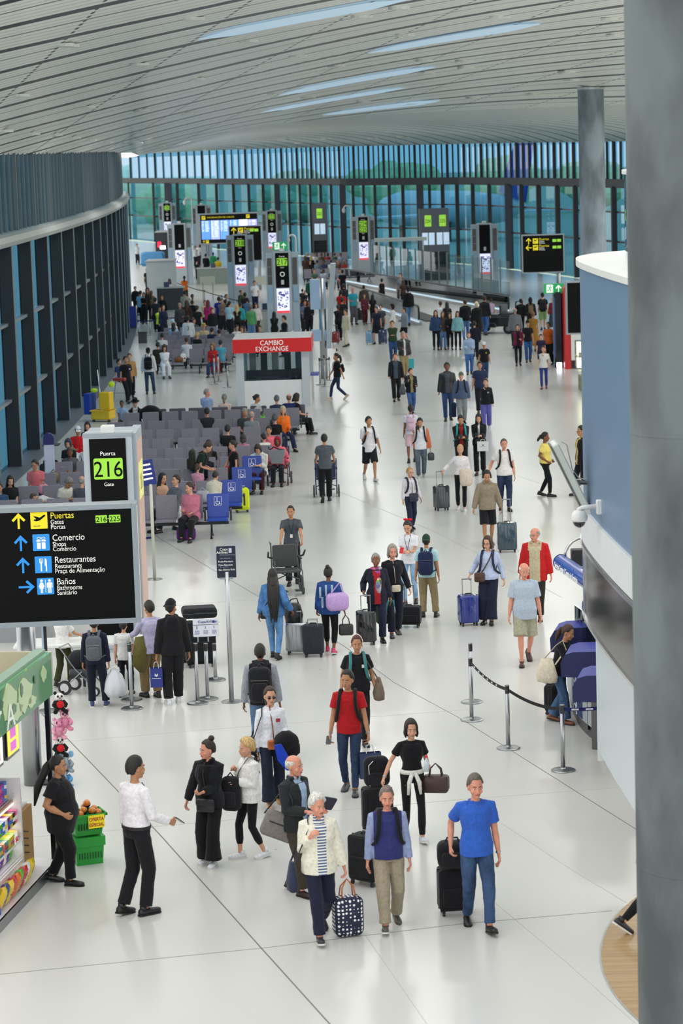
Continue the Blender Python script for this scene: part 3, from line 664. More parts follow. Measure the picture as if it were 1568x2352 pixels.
 if st != 'none':
  def cap(name, mat, th, line, crown=1.0, rough_=.004, na=28, ne=18, par=root):
   m_ = MB(); vs = []; fs = []; c = V((0, .006, .128)); R_ = V((.078, .100, .116))
   for i in range(ne + 1):
    el = pi / 2 - pi * i / ne
    for j in range(na):
     az = 2 * pi * j / na; dr = V((sin(az) * cos(el), -cos(az) * cos(el), sin(el))); az_ = abs(math.degrees(az if az < pi else az - 2 * pi)); e_ = math.degrees(el)
     cv = max(0, min(1, (e_ - line(az_)) / 7.0)) * crown_f(e_, az_)
     r = .80 + cv * (.262 + th / .09) + (rough_ * 8 * noise.noise(dr * 6 + V((seed, 0, 0))) if cv > 0 else 0)
     zz = R_.z * (1.0 if e_ > 0 else 1.1); vs.append(HT(c + V((dr.x * R_.x * r, dr.y * R_.y * r, dr.z * zz * r))))
   for i in range(ne):
    for j in range(na): q = (j + 1) % na; fs.append((i * na + j, (i + 1) * na + j, (i + 1) * na + q, i * na + q))
   m_.add(vs, fs); return m_.build(name, mat, par, smooth=True)
  crown_f = lambda e, a: 1.0
  basic = lambda a: tab([(0, 33), (35, 30), (60, 8), (78, 2), (95, -2), (115, -22), (180, -38)], a)
  if st == 'bald':
   crown_f = lambda e, a: max(0, min(1, (34 - e) / 8)) * (1 if a > 62 else 0); cap('hair', hm, .001, lambda a: tab([(0, 60), (70, 0), (100, -4), (180, -34)], a))
  elif st == 'buzz': cap('hair', hm, .001, basic, rough_=.001)
  elif st in ('cap', 'capback'):
   cap('hair', hm, .0, basic); crown_f = lambda e, a: 1.0
   hc2 = M(hatc or '#15161a', 'fabric'); cp = cap('cap', hc2, .010, lambda a: tab([(0, 24), (90, 18), (180, 2)], a), rough_=0)
   sg = -1 if st == 'cap' else 1; m_ = MB(); vs = []
   for zz in (0, .006):
    for j in range(9): a = radians(-55 + 110 * j / 8); vs.append(HT((.080 * sin(a), sg * (.080 * cos(a) + .02), .172 + zz)))
    for j in range(9): a = radians(55 - 110 * j / 8); vs.append(HT((.080 * sin(a), sg * (.085 + .082 * cos(a)), .150 + zz)))
   m_.add(vs, [tuple(range(18)), tuple(range(35, 17, -1))] + [(q, (q + 1) % 18, (q + 1) % 18 + 18, q + 18) for q in range(18)]); m_.build('cap_brim', hc2, root)
  elif st == 'hat':
   cap('hair', hm, .0, basic); hc2 = M(hatc or '#0d0d10', 'fabric')
   T_ = [HT((0, .005, z)) for z in (.17, .178, .182, .27, .285)]
   MB().tube(T_, [(.145, .165), (.15, .17), (.088, .105), (.082, .098), (.06, .075)], 20, ref=(1, 0, 0)).build('hat', hc2, root, smooth=False)
  elif st == 'hood': cap('hair', M(hatc or hcol, 'fabric'), .018, lambda a: tab([(0, 26), (40, 15), (60, -60), (180, -80)], a), rough_=0)
  else:
   th = {'short': .006, 'fluffy': .018, 'bob': .014, 'curly': .028, 'long': .008, 'bun': .004, 'pony': .004, 'braids': .008, 'afro': .045, 'topbun': .004}.get(st, .003)
   ln_ = basic if st in ('short', 'bun', 'pony', 'topbun', 'fluffy') else (lambda a: tab([(0, 33), (38, 28), (58, -5), (75, -40), (180, -60)], a))
   hb_ = cap('hair', hm, th, ln_, rough_={'fluffy': .006, 'curly': .010, 'afro': .006}.get(st, .003))
   ex = MB(); bo = .02 + (F_ - 1) * .22 + thick * 1.2
   if st in ('long', 'bob', 'braids', 'curly'):
    ll = {'long': .34, 'bob': .08, 'braids': .10, 'curly': .22}[st]; z1 = .06 - ll
    vs = []; nn = 13
    for i in range(7):
     t = i / 6
     for sgn in (1, .80):
      for j in range(nn):
       a = radians(-108 + 216 * j / (nn - 1)); rx = (.083 + .018 * sin(pi * t)) * sgn; ry = (.103 + .012 * sin(pi * t)) * sgn
       vs.append(HT((rx * sin(a),   .01 + ry * cos(a) * (1 + .1 * t) + bo * t * max(0, cos(a)), lerp(.13, z1 + .03 * abs(sin(a)), t))))
    m2_ = []
    for i in range(6):
     for j in range(nn - 1):
      A = i * 2 * nn + j; m2_.append((A, A + 1, A + 1 + 2 * nn, A + 2 * nn)); m2_.append((A + nn, A + nn + 2 * nn, A + nn + 1 + 2 * nn, A + nn + 1))
    for i in range(6):
     for j in (0, nn - 1): A = i * 2 * nn + j; m2_.append((A, A + 2 * nn, A + 3 * nn, A + nn))
    m2_.append(tuple(6 * 2 * nn + j for j in range(nn)) + tuple(6 * 2 * nn + nn + j for j in range(nn - 1, -1, -1))); ex.add(vs, m2_)
   if st == 'bun': ex.ball(HT((0, .105, .155)), (.042, .038, .040), 12)
   if st == 'topbun': ex.ball(HT((0, .06, .255)), (.045, .045, .042), 12)
   if st == 'pony':
    pl = hair[2] if len(hair) > 2 else .22
    ex.tube([HT((0, .085, .165)), HT((0, .125, .155)), HT((0, .145, .10)), HT((.01, .14 + bo * .7, .10 - pl * .5)), HT((0, .135 + bo, .10 - pl))], [.018, .028, .036 + pl * .04, .034 + pl * .05, .012], 10)
   if st == 'braids':
    random.seed(11)
    for j in range(26):
     a = radians(-85 + 170 * j / 25); zb = random.uniform(-.72, -.52)
     ex.tube([HT((.075 * sin(a), .012 + .098 * cos(a), .10)), HT((.10 * sin(a), .03 + bo * .7 + .115 * cos(a), -.05)), HT((.095 * sin(a), .05 + bo + .115 * cos(a), -.25)), HT((.075 * sin(a) + random.uniform(-.02, .02), .06 + bo + .10 * cos(a), zb * .75)), HT((.055 * sin(a), .05 + bo + .09 * cos(a), zb))], [.015, .016, .016, .015, .006], 6)
   if ex.v: ex.build({'bun': 'hair_bun', 'topbun': 'hair_bun', 'pony': 'ponytail', 'braids': 'braids'}.get(st, 'long_hair'), hm, hb_, smooth=True)
 # ---- small extras that are clothing
 for e in extra:
  if e == 'glasses' or e == 'shades':
   m_ = MB()
   for sx in (-1, 1):
    m_.tube([HT((sx * .033 + .021 * cos(a) , -.098, .108 + .016 * sin(a))) for a in [2 * pi * j / 12 for j in range(13)]], .0022, 5, caps=False); m_.tube([HT((sx * .054, -.095, .112)), HT((sx * .074, 0, .110))], .002, 5)
    if e == 'shades': m_.ball(HT((sx * .033, -.096, .107)), (.024, .006, .019), 10)
   m_.build('sunglasses' if e == 'shades' else 'glasses', M('#121214', 'gloss'), root)
  if e == 'belt':
   MB().tube([up_((0, 0, .975 + dz)), up_((0, 0, 1.01 + dz))], [(.155 * F_ + oc + .012, .118 * F_ + oc + .014)] * 2, 20, ref=(1, 0, 0)).build('belt', M('#0e0e0f', 'leather'), root)
  if e == 'headphones' or e == 'headphonesw':
   m_ = MB(); m_.tube([HT((.092 * cos(a), .0, .10 + .160 * sin(a))) for a in [pi * j / 12 for j in range(13)]], .010, 8)
   for sx in (-1, 1): m_.ball(HT((sx * .088, .005, .10)), (.020, .036, .042), 10)
   m_.build('headphones', M('#101012' if e == 'headphones' else '#d8d2c4'), root, smooth=True)
  if e == 'lanyard':
   m_ = MB(); yy = -.115 * F_ - o2 - .012
   for sx in (-1, 1): m_.tube([up_((sx * .062, -.05, 1.475 + dz)), up_((sx * .05, -.112 - o2, 1.38 + dz)), up_((0, yy, 1.16 + dz))], .005, 6)
   lo_ = m_.build('lanyard', M('#101318'), root); MB().box(-.028, .028, -.003, .003, -.08, 0).build('badge', M('#dcdcdc'), lo_, tuple(up_((0, yy - .008, 1.155 + dz))))
  if e == 'watch' or e == 'watchl':
   i = 1 if e == 'watch' else 0; sh, el, wr = ar[i]; MB().tube([lerp(el, wr, .90), lerp(el, wr, .97)], .031, 12).build('wristwatch', M('#9a9a98', 'metal'), root)
  if e == 'bow':
   m_ = MB()
   for sx in (-1, 1): m_.ball(HT((sx * .045, .07, .245)), (.045, .02, .028), 10)
   m_.build('hair_bow', M('#e0161c', 'fabric'), root, smooth=True)
  if e == 'scarf':
   m_ = MB(); m_.tube([up_((.09 * sin(a), -.005 - .082 * cos(a), 1.475 + dz)) for a in [2 * pi * j / 12 for j in range(13)]], .028, 8)
   m_.tube([up_((.02, -.10, 1.44 + dz)), up_((.03, -.15, 1.25 + dz)), up_((.02, -.155, 1.0 + dz))], [(.05, .03), (.065, .03), (.05, .02)], 10, ref=(1, 0, 0))
   m_.build('scarf', M(inner[3] if inner and len(inner) > 3 else '#8a3340', 'print'), root, smooth=True)
  if isinstance(e, tuple) and e[0] == 'waist':
   m_ = MB(); m_.tube([up_((0, -.0, 1.0 + dz)), up_((0, 0, 1.06 + dz))], [(.175, .145), (.165, .13)], 18, ref=(1, 0, 0))
   for sx in (-1, 1): m_.tube([up_((sx * .02, -.15, 1.03 + dz)), up_((sx * .07, -.17, .90 + dz)), up_((sx * .09, -.17, .72 + dz))], [.03, .032, .018], 8)
   m_.build('tied_cardigan', M(e[1], 'fabric'), root, smooth=True)
  if isinstance(e, tuple) and e[0] == 'num':      # number on the back
   text(e[1], .26, 'back_number', M('#0d3b35'), root, tuple(up_((0, .150, 1.16 + dz))), (pi / 2, 0, pi), 'CENTER')
  if isinstance(e, tuple) and e[0] == 'mark':     # small emblem on the chest
   MB().box(-.03, .03, -.004, .004, -.025, .025).build('chest_emblem', M(e[1]), root, tuple(up_((.09, -.118 * F_ - o2 - .002, 1.30 + dz))))
  if isinstance(e, tuple) and e[0] == 'sash':
   pass
 R3 = Matrix.Rotation(fac, 4, 'Z'); W = lambda p: R3 @ (V(p) * s) + V((g.x, g.y, 0))
 info = {'root': root, 'W': W, 'up': up_, 'dz': dz, 'o': o2, 's': s, 'g': g, 'fac': fac, 'fat': F_, 'HT': HT, 'h0': W(joints['hand0']), 'h1': W(joints['hand1']), 'sh0': W(ar[0][0]), 'sh1': W(ar[1][0]), 'thick': thick, 'lean': ln, 'D': D}
 PEOPLE[key or label] = info; return info
# ------------------------------------------------------------ carried and rolled things
def frame(loc, fac): return Matrix.Translation(V(loc)) @ Matrix.Rotation(fac, 4, 'Z')
def backpack(p, label, col='#1b1c20', size=1.0, front=False):
 i = p; s = i['s'] * size; y0 = .115 * i['fat'] + i['o'] + .02
 c = i['up']((0, y0 if not front else -y0 - .12, 1.20 + i['dz'])); w_ = i['W'](c)
 t = thing('backpack', label, 'backpack', w_, i['fac']); t.rotation_euler = (-i['lean'] * -1 * 1.0 if False else 0, 0, i['fac'])
 m = MB(); m.rbox(-.15 * s, .15 * s, 0, .13 * s, -.24 * s, .24 * s, .09 * s, n=5); b_ = m.build('pack_body', M(col, 'fabric'), t, smooth=True)
 m = MB(); m.rbox(-.11 * s, .11 * s, .125 * s, .18 * s, -.20 * s, .04 * s, .05 * s, n=4); m.build('front_pocket', M(col, 'fabric'), t, smooth=True)
 m = MB(); m.tube([(-.03 * s, .05, .235 * s), (0, .05, .28 * s), (.03 * s, .05, .235 * s)], .010, 6); m.build('top_handle', M(col), t)
 if i['D'] < 100:
  m = MB(); m.rbox(-.115 * s, .115 * s, .127 * s, .136 * s, .065 * s, .072 * s, .003); m.build('zipper', M('#8e8e8e', 'metal'), t)
 for sx in (-1, 1):
  yf = -(.118 * i['fat'] + i['o'] + .012); q = [(sx * .085, y0 - .01, 1.40), (sx * .10, .04, 1.475 + i['o']), (sx * .105, -.03, 1.47 + i['o']), (sx * .115, yf + .01, 1.38), (sx * .125, yf, 1.25), (sx * .155, yf * .75, 1.12), (sx * (.165 * i['fat'] + i['o']), 0, 1.03), (sx * .12, y0, 1.00)]
  if front: q = [(a, -b_, c_) for a, b_, c_ in q]
  pts = [i['W'](i['up']((a, b_, c_ + i['dz']))) for a, b_, c_ in q]; Ti = frame(w_, i['fac']).inverted()
  MB().tube([Ti @ q_ for q_ in pts], [(.024, .009)] * 8, 8, ref=(1, 0, 0)).build('shoulder_strap', M(col, 'fabric'), t, smooth=True)
 return t
def crossbody(p, label, col, sx=1, sz=(.24, .16, .07), z=.98, y=-.16, strap='#15120f', name='crossbody_bag', kind='leather'):
 i = p; a, h, d = [v / 2 for v in sz]
 c = i['W'](i['up']((sx * .15 * (1 if abs(sx) > .5 else 1), y, z + i['dz']))); t = thing(name, label, 'bag', c, i['fac'])
 m = MB(); m.rbox(-a, a, -d, d, -h, h, min(a, h) * .35, n=4); m.build('bag_body', M(col, kind), t, smooth=True)
 m = MB(); m.rbox(-a * .95, a * .95, -d - .006, -d + .01, 0, h * .9, .02); m.build('bag_flap', M(col, kind), t)
 yf = -(.118 * i['fat'] + i['o'] + .012); q = [(sx * .12, y * .7, z + h), (sx * .06, yf - .0, 1.15), (-sx * .04, yf, 1.32), (-sx * .10, -.05, 1.475 + i['o']), (-sx * .10, .06, 1.46 + i['o']), (0, -yf, 1.25), (sx * .15, .10, 1.05), (sx * .17, y * .6, z + h)]
 Ti = frame(c, i['fac']).inverted(); MB().tube([Ti @ i['W'](i['up']((a_, b_, c_ + i['dz']))) for a_, b_, c_ in q], [(.012, .005)] * 8, 6, ref=(0, 0, 1)).build('bag_strap', M(strap), t, smooth=True)
 return t
def shoulderbag(p, label, col, side=1, sz=(.30, .26, .10), z=.95, kind='fabric', strap=None, y=.02):
 i = p; a, h, d = [v / 2 for v in sz]; x = side * (.20 * i['fat'] + i['o'] + d); c = i['W'](i['up']((x, y, z + i['dz']))); t = thing('shoulder_bag', label, 'bag', c, i['fac'] + pi / 2)
 m = MB(); m.tube([(0, 0, -h), (0, 0, -h * .9), (0, 0, -h * .4), (0, 0, h * .2), (0, 0, h)], [(a * .5, d * .6), (a * .95, d * 1.15), (a * 1.05, d * 1.3), (a * .85, d), (a * .55, d * .4)], 20, ref=(1, 0, 0)); m.v = [tuple(V(v) * (1 + .08 * noise.noise(V(v) * 13))) for v in m.v]; m.build('bag_body', M(col, kind), t, smooth=True)
 Ti = frame(c, i['fac'] + pi / 2).inverted(); q = [(x, y - a * .7, z + h * .8), (side * .14, -.10, 1.38), (side * .12, 0, 1.475 + i['o']), (side * .13, .10, 1.38), (x, y + a * .7, z + h * .8)]
 MB().tube([Ti @ i['W'](i['up']((a_, b_, c_ + i['dz']))) for a_, b_, c_ in q], [(.014, .006)] * 5, 6).build('bag_strap', M(strap or col, kind), t, smooth=True)
 return t
def handbag(at, label, col, sz=(.30, .20, .13), drop=.18, rz=0, kind='leather', hc=None, name='handbag', nh=2, crush=0):
 a, h, d = [v / 2 for v in sz]; t = thing(name, label, 'bag', V(at) - V((0, 0, drop + h)), rz)
 m = MB()
 if crush: m.lathe([(.001, -h), (a * .75, -h * .97), (a * 1.05, -h * .5), (a, 0), (a * .7, h * .6), (a * .3, h), (.001, h * 1.02)], n=28); m.v = [tuple(V(v) * (1 + .16 * noise.noise(V((v[0] * 16, v[1] * 16, v[2] * 5))))) for v in m.v]
 else: m.rbox(-a, a, -d, d, -h, h, min(a, h) * .45, n=5)
 m.build('bag_body', M(col, kind), t, smooth=True)
 for k in range(nh):
  y = (-d * .6, d * .6)[k] if nh == 2 else 0
  MB().tube([(-a * .5, y, h * .85), (-a * .4, y * .6, h + drop * .55), (0, 0, h + drop), (a * .4, y * .6, h + drop * .55), (a * .5, y, h * .85)], .009, 6).build('handle', M(hc or col, 'leather'), t, smooth=True)
 return t
def paperbag(at, label, col, sz=(.30, .38, .11), drop=.14, rz=0, mark=None):
 a, h, d = sz[0] / 2, sz[1], sz[2] / 2; t = thing('shopping_bag', label, 'bag', V(at) - V((0, 0, drop + h)), rz)
 m = MB(); m.add([(-a, -d, 0), (a, -d, 0), (a, d, 0), (-a, d, 0), (-a, -d, h), (a, -d, h), (a, d, h), (-a, d, h)], [(3, 2, 1, 0), (0, 1, 5, 4), (1, 2, 6, 5), (2, 3, 7, 6), (3, 0, 4, 7)]); m.build('bag_body', M(col), t)
 for y in (-d, d): MB().tube([(-a * .4, y, h), (-a * .3, y * .5, h + drop * .8), (0, 0, h + drop), (a * .3, y * .5, h + drop * .8), (a * .4, y, h)], .004, 6).build('cord_handle', M('#dcdcdc'), t)
 if mark: m = MB(); m.plate([(-.03, h * .62), (0, h * .55), (.03, h * .62), (.02, h * .74), (0, h * .64), (-.02, h * .74)], -d - .002, .002); m.box(-.07, .07, -d - .004, -d - .002, h * .46, h * .49); m.build('printed_mark', M(mark), t)
 return t
def phone(p, hand=0, label='black phone held in hand', col='#15171c'):
 h = p['h%d' % hand]; f = p['fac']; c = h + V((sin(f) * .05, -cos(f) * .05, .03)); t = MB().rbox(-.037, .037, -.005, .005, -.075, .075, .012).build('phone', M(col, 'gloss'), None, c); t.rotation_euler = (-.9, 0, f); return tag(t, label, 'phone')
def suitcase(label, col, x, y, rz=0, sz=(.42, .60, .25), hand=None, kind='gloss', tilt=0, rib=True, z=0, four=True, hup=None, group=None):
 g = G(x, y); a, h, d = sz[0] / 2, sz[1], sz[2] / 2; t = thing('suitcase', label, 'suitcase', g + V((0, 0, z)), radians(rz), group); t.rotation_euler.x = radians(tilt)
 m = MB(); m.rbox(-a, a, -d, d, .06, .06 + h, .05, n=4); sh = m.build('shell', M(col, kind), t); smooth_angle(sh, 40)
 if rib:
  for k in range(5): x0 = -a * .72 + k * a * .36; m2 = MB(); m2.rbox(x0 - .008, x0 + .008, -d - .006, d + .006, .10, .02 + h, .006); m2.build('rib', M(col, kind), sh)
 else: m2 = MB(); m2.rbox(-a * .8, a * .8, -d - .035, -d + .01, .12, .06 + h * .55, .03); m2.build('front_pocket', M(col, kind), t)
 m2 = MB(); m2.box(-a - .002, a + .002, -.006, .006, .07, .055 + h); m2.build('zipper', M('#3c3d40', 'metal'), t)
 hu = hup if hup is not None else (.45 if hand is not None else .03)
 if hand is not None and hup is None: hu = max(.08, min(.62, hand.z - h - .06))
 m2 = MB()
 for sx in (-1, 1): m2.tube([(sx * .085, d * .6, .06 + h), (sx * .085, d * .6, .06 + h + hu)], .008, 6)
 m2.tube([(-.095, d * .6, .06 + h + hu), (.095, d * .6, .06 + h + hu)], .014, 8); m2.build('telescopic_handle', M('#8d8f92', 'metal'), t)
 m2 = MB(); m2.tube([(-.06, 0, .06 + h), (-.05, 0, .085 + h), (.05, 0, .085 + h), (.06, 0, .06 + h)], .010, 6); m2.build('carry_handle', M('#141416'), t)
 for sx in (-1, 1):
  for sy in ((-1, 1) if four else (1,)): m2 = MB(); m2.tube([(sx * (a - .05) - .014, sy * (d - .04), .028), (sx * (a - .05) + .014, sy * (d - .04), .028)], .028, 12); m2.box(sx * (a - .05) - .018, sx * (a - .05) + .018, sy * (d - .04) - .012, sy * (d - .04) + .012, .03, .065); m2.build('wheel', M('#1a1a1c'), t)
 return t
# ============================================================ FIXTURES
FR = M('#9aa3aa', 'metal', .42); FRP = M('#8f9aa2', 'paint', .4); BK = M('#040507', 'plain', .6); BK.node_tree.nodes['Principled BSDF'].inputs['Specular IOR Level'].default_value = .15; GRN = M('#8cc63a', 'plain', .5, .35); YEL = M('#e2cf1c', 'plain', .5, .25); BLUE = M('#1f86d6', 'plain', .5, .25); WHT = M('#e6e6e2', 'plain', .5, .2)  # WHT also glows faintly on painted lettering and marks that are not lit
STEEL = M('#a8aaac', 'metal', .3); DK = M('#26282c'); WH = M('#d9dad8', 'paint'); DGREY = M('#3c3e43')
def arrow(par, x, z, y, sz, mat, d='up'):
 o = [(-.13, -.95), (.13, -.95), (.13, .42), (.62, -.08), (.84, .12), (0, 1), (-.84, .12), (-.62, -.08), (-.13, .42)]
 if d == 'right': o = [(b, -a) for a, b in o]
 if d == 'left': o = [(-b, a) for a, b in o]
 MB().plate([(x + a * sz, z + b * sz) for a, b in o], y, .004, 0).build('arrow', mat, par)
def plane_icon(par, x, z, y, s, bgm=None, dark=None):
 m = MB(); m.rbox(x - s, x + s, y - .004, y, z - s, z + s, s * .08); i = m.build('pictogram', bgm or YEL, par)
 m = MB(); m.plate([(x + a * s, z + b * s) for a, b in [(-.62, .1), (-.3, .2), (-.7, .52), (-.4, .5), (.1, .32), (.6, .66), (.8, .62), (.75, .5), (.1, .0), (-.3, -.1), (-.6, .0)]], y - .004, .003); m.plate([(x + a * s, z + b * s) for a, b in [(-.65, -.7), (.1, -.7), (.1, -.62), (-.65, -.62)]], y - .004, .003); m.build('symbol', dark or BK, i)
def person_icon(m, x, z, s, y, fem=False):
 m.plate([(x + .20 * s * cos(a), z + .80 * s + .20 * s * sin(a)) for a in [2 * pi * k / 12 for k in range(12)]], y, .003)
 if fem: o = [(-.18, .55), (.18, .55), (.42, -.05), (.30, -.1), (.2, .1), (.34, -.32), (.16, -.32), (.16, -.95), (.03, -.95), (.03, -.35), (-.03, -.35), (-.03, -.95), (-.16, -.95), (-.16, -.32), (-.34, -.32), (-.2, .1), (-.30, -.1), (-.42, -.05)]
 else: o = [(-.26, .55), (.26, .55), (.40, .42), (.40, -.2), (.28, -.2), (.24, .3), (.22, .3), (.22, -.95), (.05, -.95), (.05, -.2), (-.05, -.2), (-.05, -.95), (-.22, -.95), (-.22, .3), (-.24, .3), (-.28, -.2), (-.40, -.2), (-.40, .42)]
 m.plate([(x + a * s, z + b * s) for a, b in o], y, .003)
# ---- the large directory sign at the left
DS = 35.0
a_, b_, c_ = P(-40, 1166, DS), P(313, 1158, DS), P(-40, 1447, DS)
u = (b_ - a_).length; hh = (a_ - c_).length; px2m = DS / FPX * 1.02
t = thing('directory_sign', 'large black directory sign in a grey frame listing Puertas, Comercio, Restaurantes and Baños', 'sign', (b_.x, b_.y, a_.z), radians(3.0))
k = DS / FPX * 1.0
def sx_(px): return (px - 313) * k
def sz_(py): return -(py - 1166) * k
W_ = sx_(-60); HB = sz_(1447)
m = MB(); m.box(W_, 0, 0, .30, HB, 0); m.build('casing', FR, t)
m = MB(); m.box(W_, -.075, -.012, -.001, HB + .07, -.07); m.build('panel', BK, t)
m = MB(); m.box(-.075, 0, -.035, 0, HB, 0); m.box(W_, -.07, -.035, 0, -.07, 0); m.box(W_, -.07, -.035, 0, HB, HB + .07); m.build('face_frame', FRP, t)
m = MB(); m.box(.0, .006, .06, .13, HB + .05, -.05); m.build('side_strip', M('#ead0c0', 'plain', .5, .25), t)
pb = G(74, 1812); MB().cyl(0, 0, 0, a_.z + HB + .02, .135, 28).build('post', STEEL, t, (0, 0, 0), smooth=True)
for c in t.children:
 if c.name.startswith('post'):
  Ti = Matrix.Rotation(radians(3.0), 4, 'Z').inverted(); v = Ti @ (V((pb.x, pb.y, 0)) - V((b_.x, b_.y, a_.z))); c.location = (v.x, .42, -a_.z); postx = v.x
rows = [(1199, 'up', YEL, 'plane', 'Puertas', 'Gates', 'Portas'), (1251, 'up', BLUE, 'gift', 'Comercio', 'Shops', 'Comércio'), (1303, 'up', BLUE, 'fork', 'Restaurantes', 'Restaurants', 'Praça de Alimentação'), (1354, 'right', BLUE, 'wc', 'Baños', 'Bathrooms', 'Sanitário')]
for i, (py, d, mc, ic, t1, t2, t3) in enumerate(rows):
 dx = i * 2.6; ax, ix, tx = 40 + dx, 87 + dx, 113 + dx; z = sz_(py - 1)
 arrow(t, sx_(ax + (3 if d == 'right' else 0)), z, -.012, 19 * k, mc, d); s = 19.5 * k; X = sx_(ix)
 if ic == 'plane': plane_icon(t, X, z, -.012, s)
 else:
  m = MB(); m.rbox(X - s, X + s, -.016, -.012, z - s, z + s, s * .08); pi_ = m.build('pictogram', BLUE, t); m = MB()
  if ic == 'gift':
   for q in (-1, 1):
    m.plate([(X + q * .06 * s, z + .12 * s), (X + q * .55 * s, z + .12 * s), (X + q * .55 * s, z + .32 * s), (X + q * .06 * s, z + .32 * s)], -.016, .003); m.plate([(X + q * .06 * s, z + .02 * s), (X + q * .50 * s, z + .02 * s), (X + q * .50 * s, z - .75 * s), (X + q * .06 * s, z - .75 * s)], -.016, .003)
    m.tube([(X + q * .26 * s + .22 * s * cos(a), -.018, z + .52 * s + .13 * s * sin(a)) for a in [2 * pi * j / 10 for j in range(11)]], .004, 4)
  elif ic == 'fork':
   m.plate([(X + a * s, z + b * s) for a, b in [(-.45, .75), (-.45, .3), (-.33, .12), (-.33, -.8), (-.17, -.8), (-.17, .12), (-.05, .3), (-.05, .75), (-.12, .75), (-.12, .32), (-.2, .32), (-.2, .75), (-.3, .75), (-.3, .32), (-.38, .32), (-.38, .75)]], -.016, .003)
   m.plate([(X + a * s, z + b * s) for a, b in [(.2, .75), (.34, .72), (.42, .5), (.42, -.8), (.28, -.8), (.28, -.1), (.17, -.2)]], -.016, .003)
  else:
   person_icon(m, X - .45 * s, z, .85 * s, -.016, True); person_icon(m, X + .5 * s, z, .85 * s, -.016); m.plate([(X - .02 * s, z + .8 * s), (X + .05 * s, z + .8 * s), (X + .05 * s, z - .75 * s), (X - .02 * s, z - .75 * s)], -.016, .003)
  m.build('symbol', WHT, pi_)
 text(t1, 21 * k, 'lettering', YEL if i == 0 else WHT, t, (sx_(tx), -.014, z + 3 * k), sx=.87)
 text(t2, 15.2 * k, 'lettering', WHT, t, (sx_(tx), -.014, z - 10 * k), sx=.87); text(t3, 15.2 * k, 'lettering', WHT, t, (sx_(tx), -.014, z - 21.5 * k), sx=.87)
for x, s_ in ((217.5, '216'), (248.5, '225')):
 m = MB(); m.rbox(sx_(x), sx_(x + 26.5), -.016, -.012, sz_(1209.5), sz_(1191.5), .01); g_ = m.build('gate_plate', GRN, t); text(s_, 16.5 * k, 'lettering', BK, g_, (sx_(x + 13.2), -.018, sz_(1206.5)), align='CENTER')
m = MB(); m.box(sx_(245), sx_(247.5), -.014, -.012, sz_(1201), sz_(1199.5)); m.build('dash', WHT, t)
# ---- gate pylons
def pylon(px, D, ytop, num, label, rz=0, wide=True, screen=True, num2=None, side='l', two=False):
 x = AX(px, D, 3); zt = P(px, ytop, D).z; t = thing('gate_pylon', label, 'sign', (x, D, 0), radians(rz)); h = zt
 bw = .345
 m = MB(); m.box(-bw - .09, bw + .09, 0, .55, .08, h); m.box(-bw, bw, .02, .5, 0, .08); m.build('casing', M('#aab4bb', 'paint', .4), t)
 if wide:
  for s_ in (-1, 1):
   x0, x1 = sorted((s_ * .44, s_ * .80)); m = MB(); m.box(x0, x1, .05 if s_ < 0 else .12, .5, 0, h - .06); w_ = m.build('side_column', M('#9fb0bd', 'paint', .4), t)
   m = MB()
   for q in range(3): m.box(x0 + .07, x1 - .07, .035 if s_ < 0 else .105, .06, h - .30 - .44 * (q + 1), h - .32 - .44 * q)
   m.build('speaker_grille', M('#53514f'), w_); m = MB(); m.box(x0 + .07, x1 - .07, .04 if s_ < 0 else .11, .06, h - 2.45, h - 1.75); m.build('blue_panel', M('#8caac4', 'paint'), w_)
 zs = h - 1.78 if screen else .2
 m = MB(); m.box(-bw + .02, bw - .02, -.02, 0, zs, h - .08); m.build('black_panel', BK, t)
 if screen:
  m = MB(); m.box(-bw + .04, bw - .04, -.03, -.001, h - 3.02, h - 1.82)
  sm = M('#cfd0ee', 'plain', .3, .8); sc_ = m.build('screen', sm, t); m = MB(); random.seed(5)
  for q in range(46):
   X, Z = random.uniform(-.24, .24), random.uniform(h - 2.8, h - 1.95); m.box(X - random.uniform(.015, .06), X + .03, -.033, -.03, Z - random.uniform(.01, .05), Z + .025)
  m.build('screen_picture', M('#4a4f86', 'plain', .3, .5), sc_); m = MB(); m.box(-bw + .04, bw - .04, -.034, -.03, h - 3.02, h - 2.90); m.build('screen_banner', M('#e0454e', 'plain', .3, .6), sc_)
  m = MB(); m.rbox(-.07, .07, -.026, -.02, h - 1.62, h - 1.40, .01); m.build('notice_plate', M('#c9cbd2'), t)
 if num:
  for q, nn in enumerate([num] + ([num2] if num2 else [])):
   zc = h - .52 - .42 * q if wide else h - .62; hw, hh_ = (.26, .19) if not two else (.26, .19)
   m = MB(); m.rbox(-hw, hw, -.03, -.02, zc - hh_, zc + hh_, .03); g_ = m.build('gate_number_plate', GRN, t); text(nn, .40, 'lettering', BK, g_, (0, -.033, zc - .14), align='CENTER', sx=.88)
  text('Puerta', .105, 'lettering', WHT, t, (0, -.022, h - .52 + .235 if wide else h - .62 + .24), align='CENTER'); text('Gate', .09, 'lettering', WHT, t, (0, -.022, h - .52 - .30 - (.42 if num2 else 0) if wide else h - .62 - .31), align='CENTER')
  if wide and not num2: m = MB(); m.tube([(.10 * cos(a), -.024, h - 1.12 + .10 * sin(a)) for a in [2 * pi * j / 14 for j in range(15)]], .022, 6); m.build('round_emblem', WHT, t)
 m = MB(); m.rbox(-.12, .12, .1, .3, h, h + .14, .02); m.build('roof_unit', WH, t)
 return t
p216 = pylon(251, 44.8, 997, '216', 'nearest grey gate pylon reading Puerta 216, above the large directory sign', 0, wide=False, screen=False)
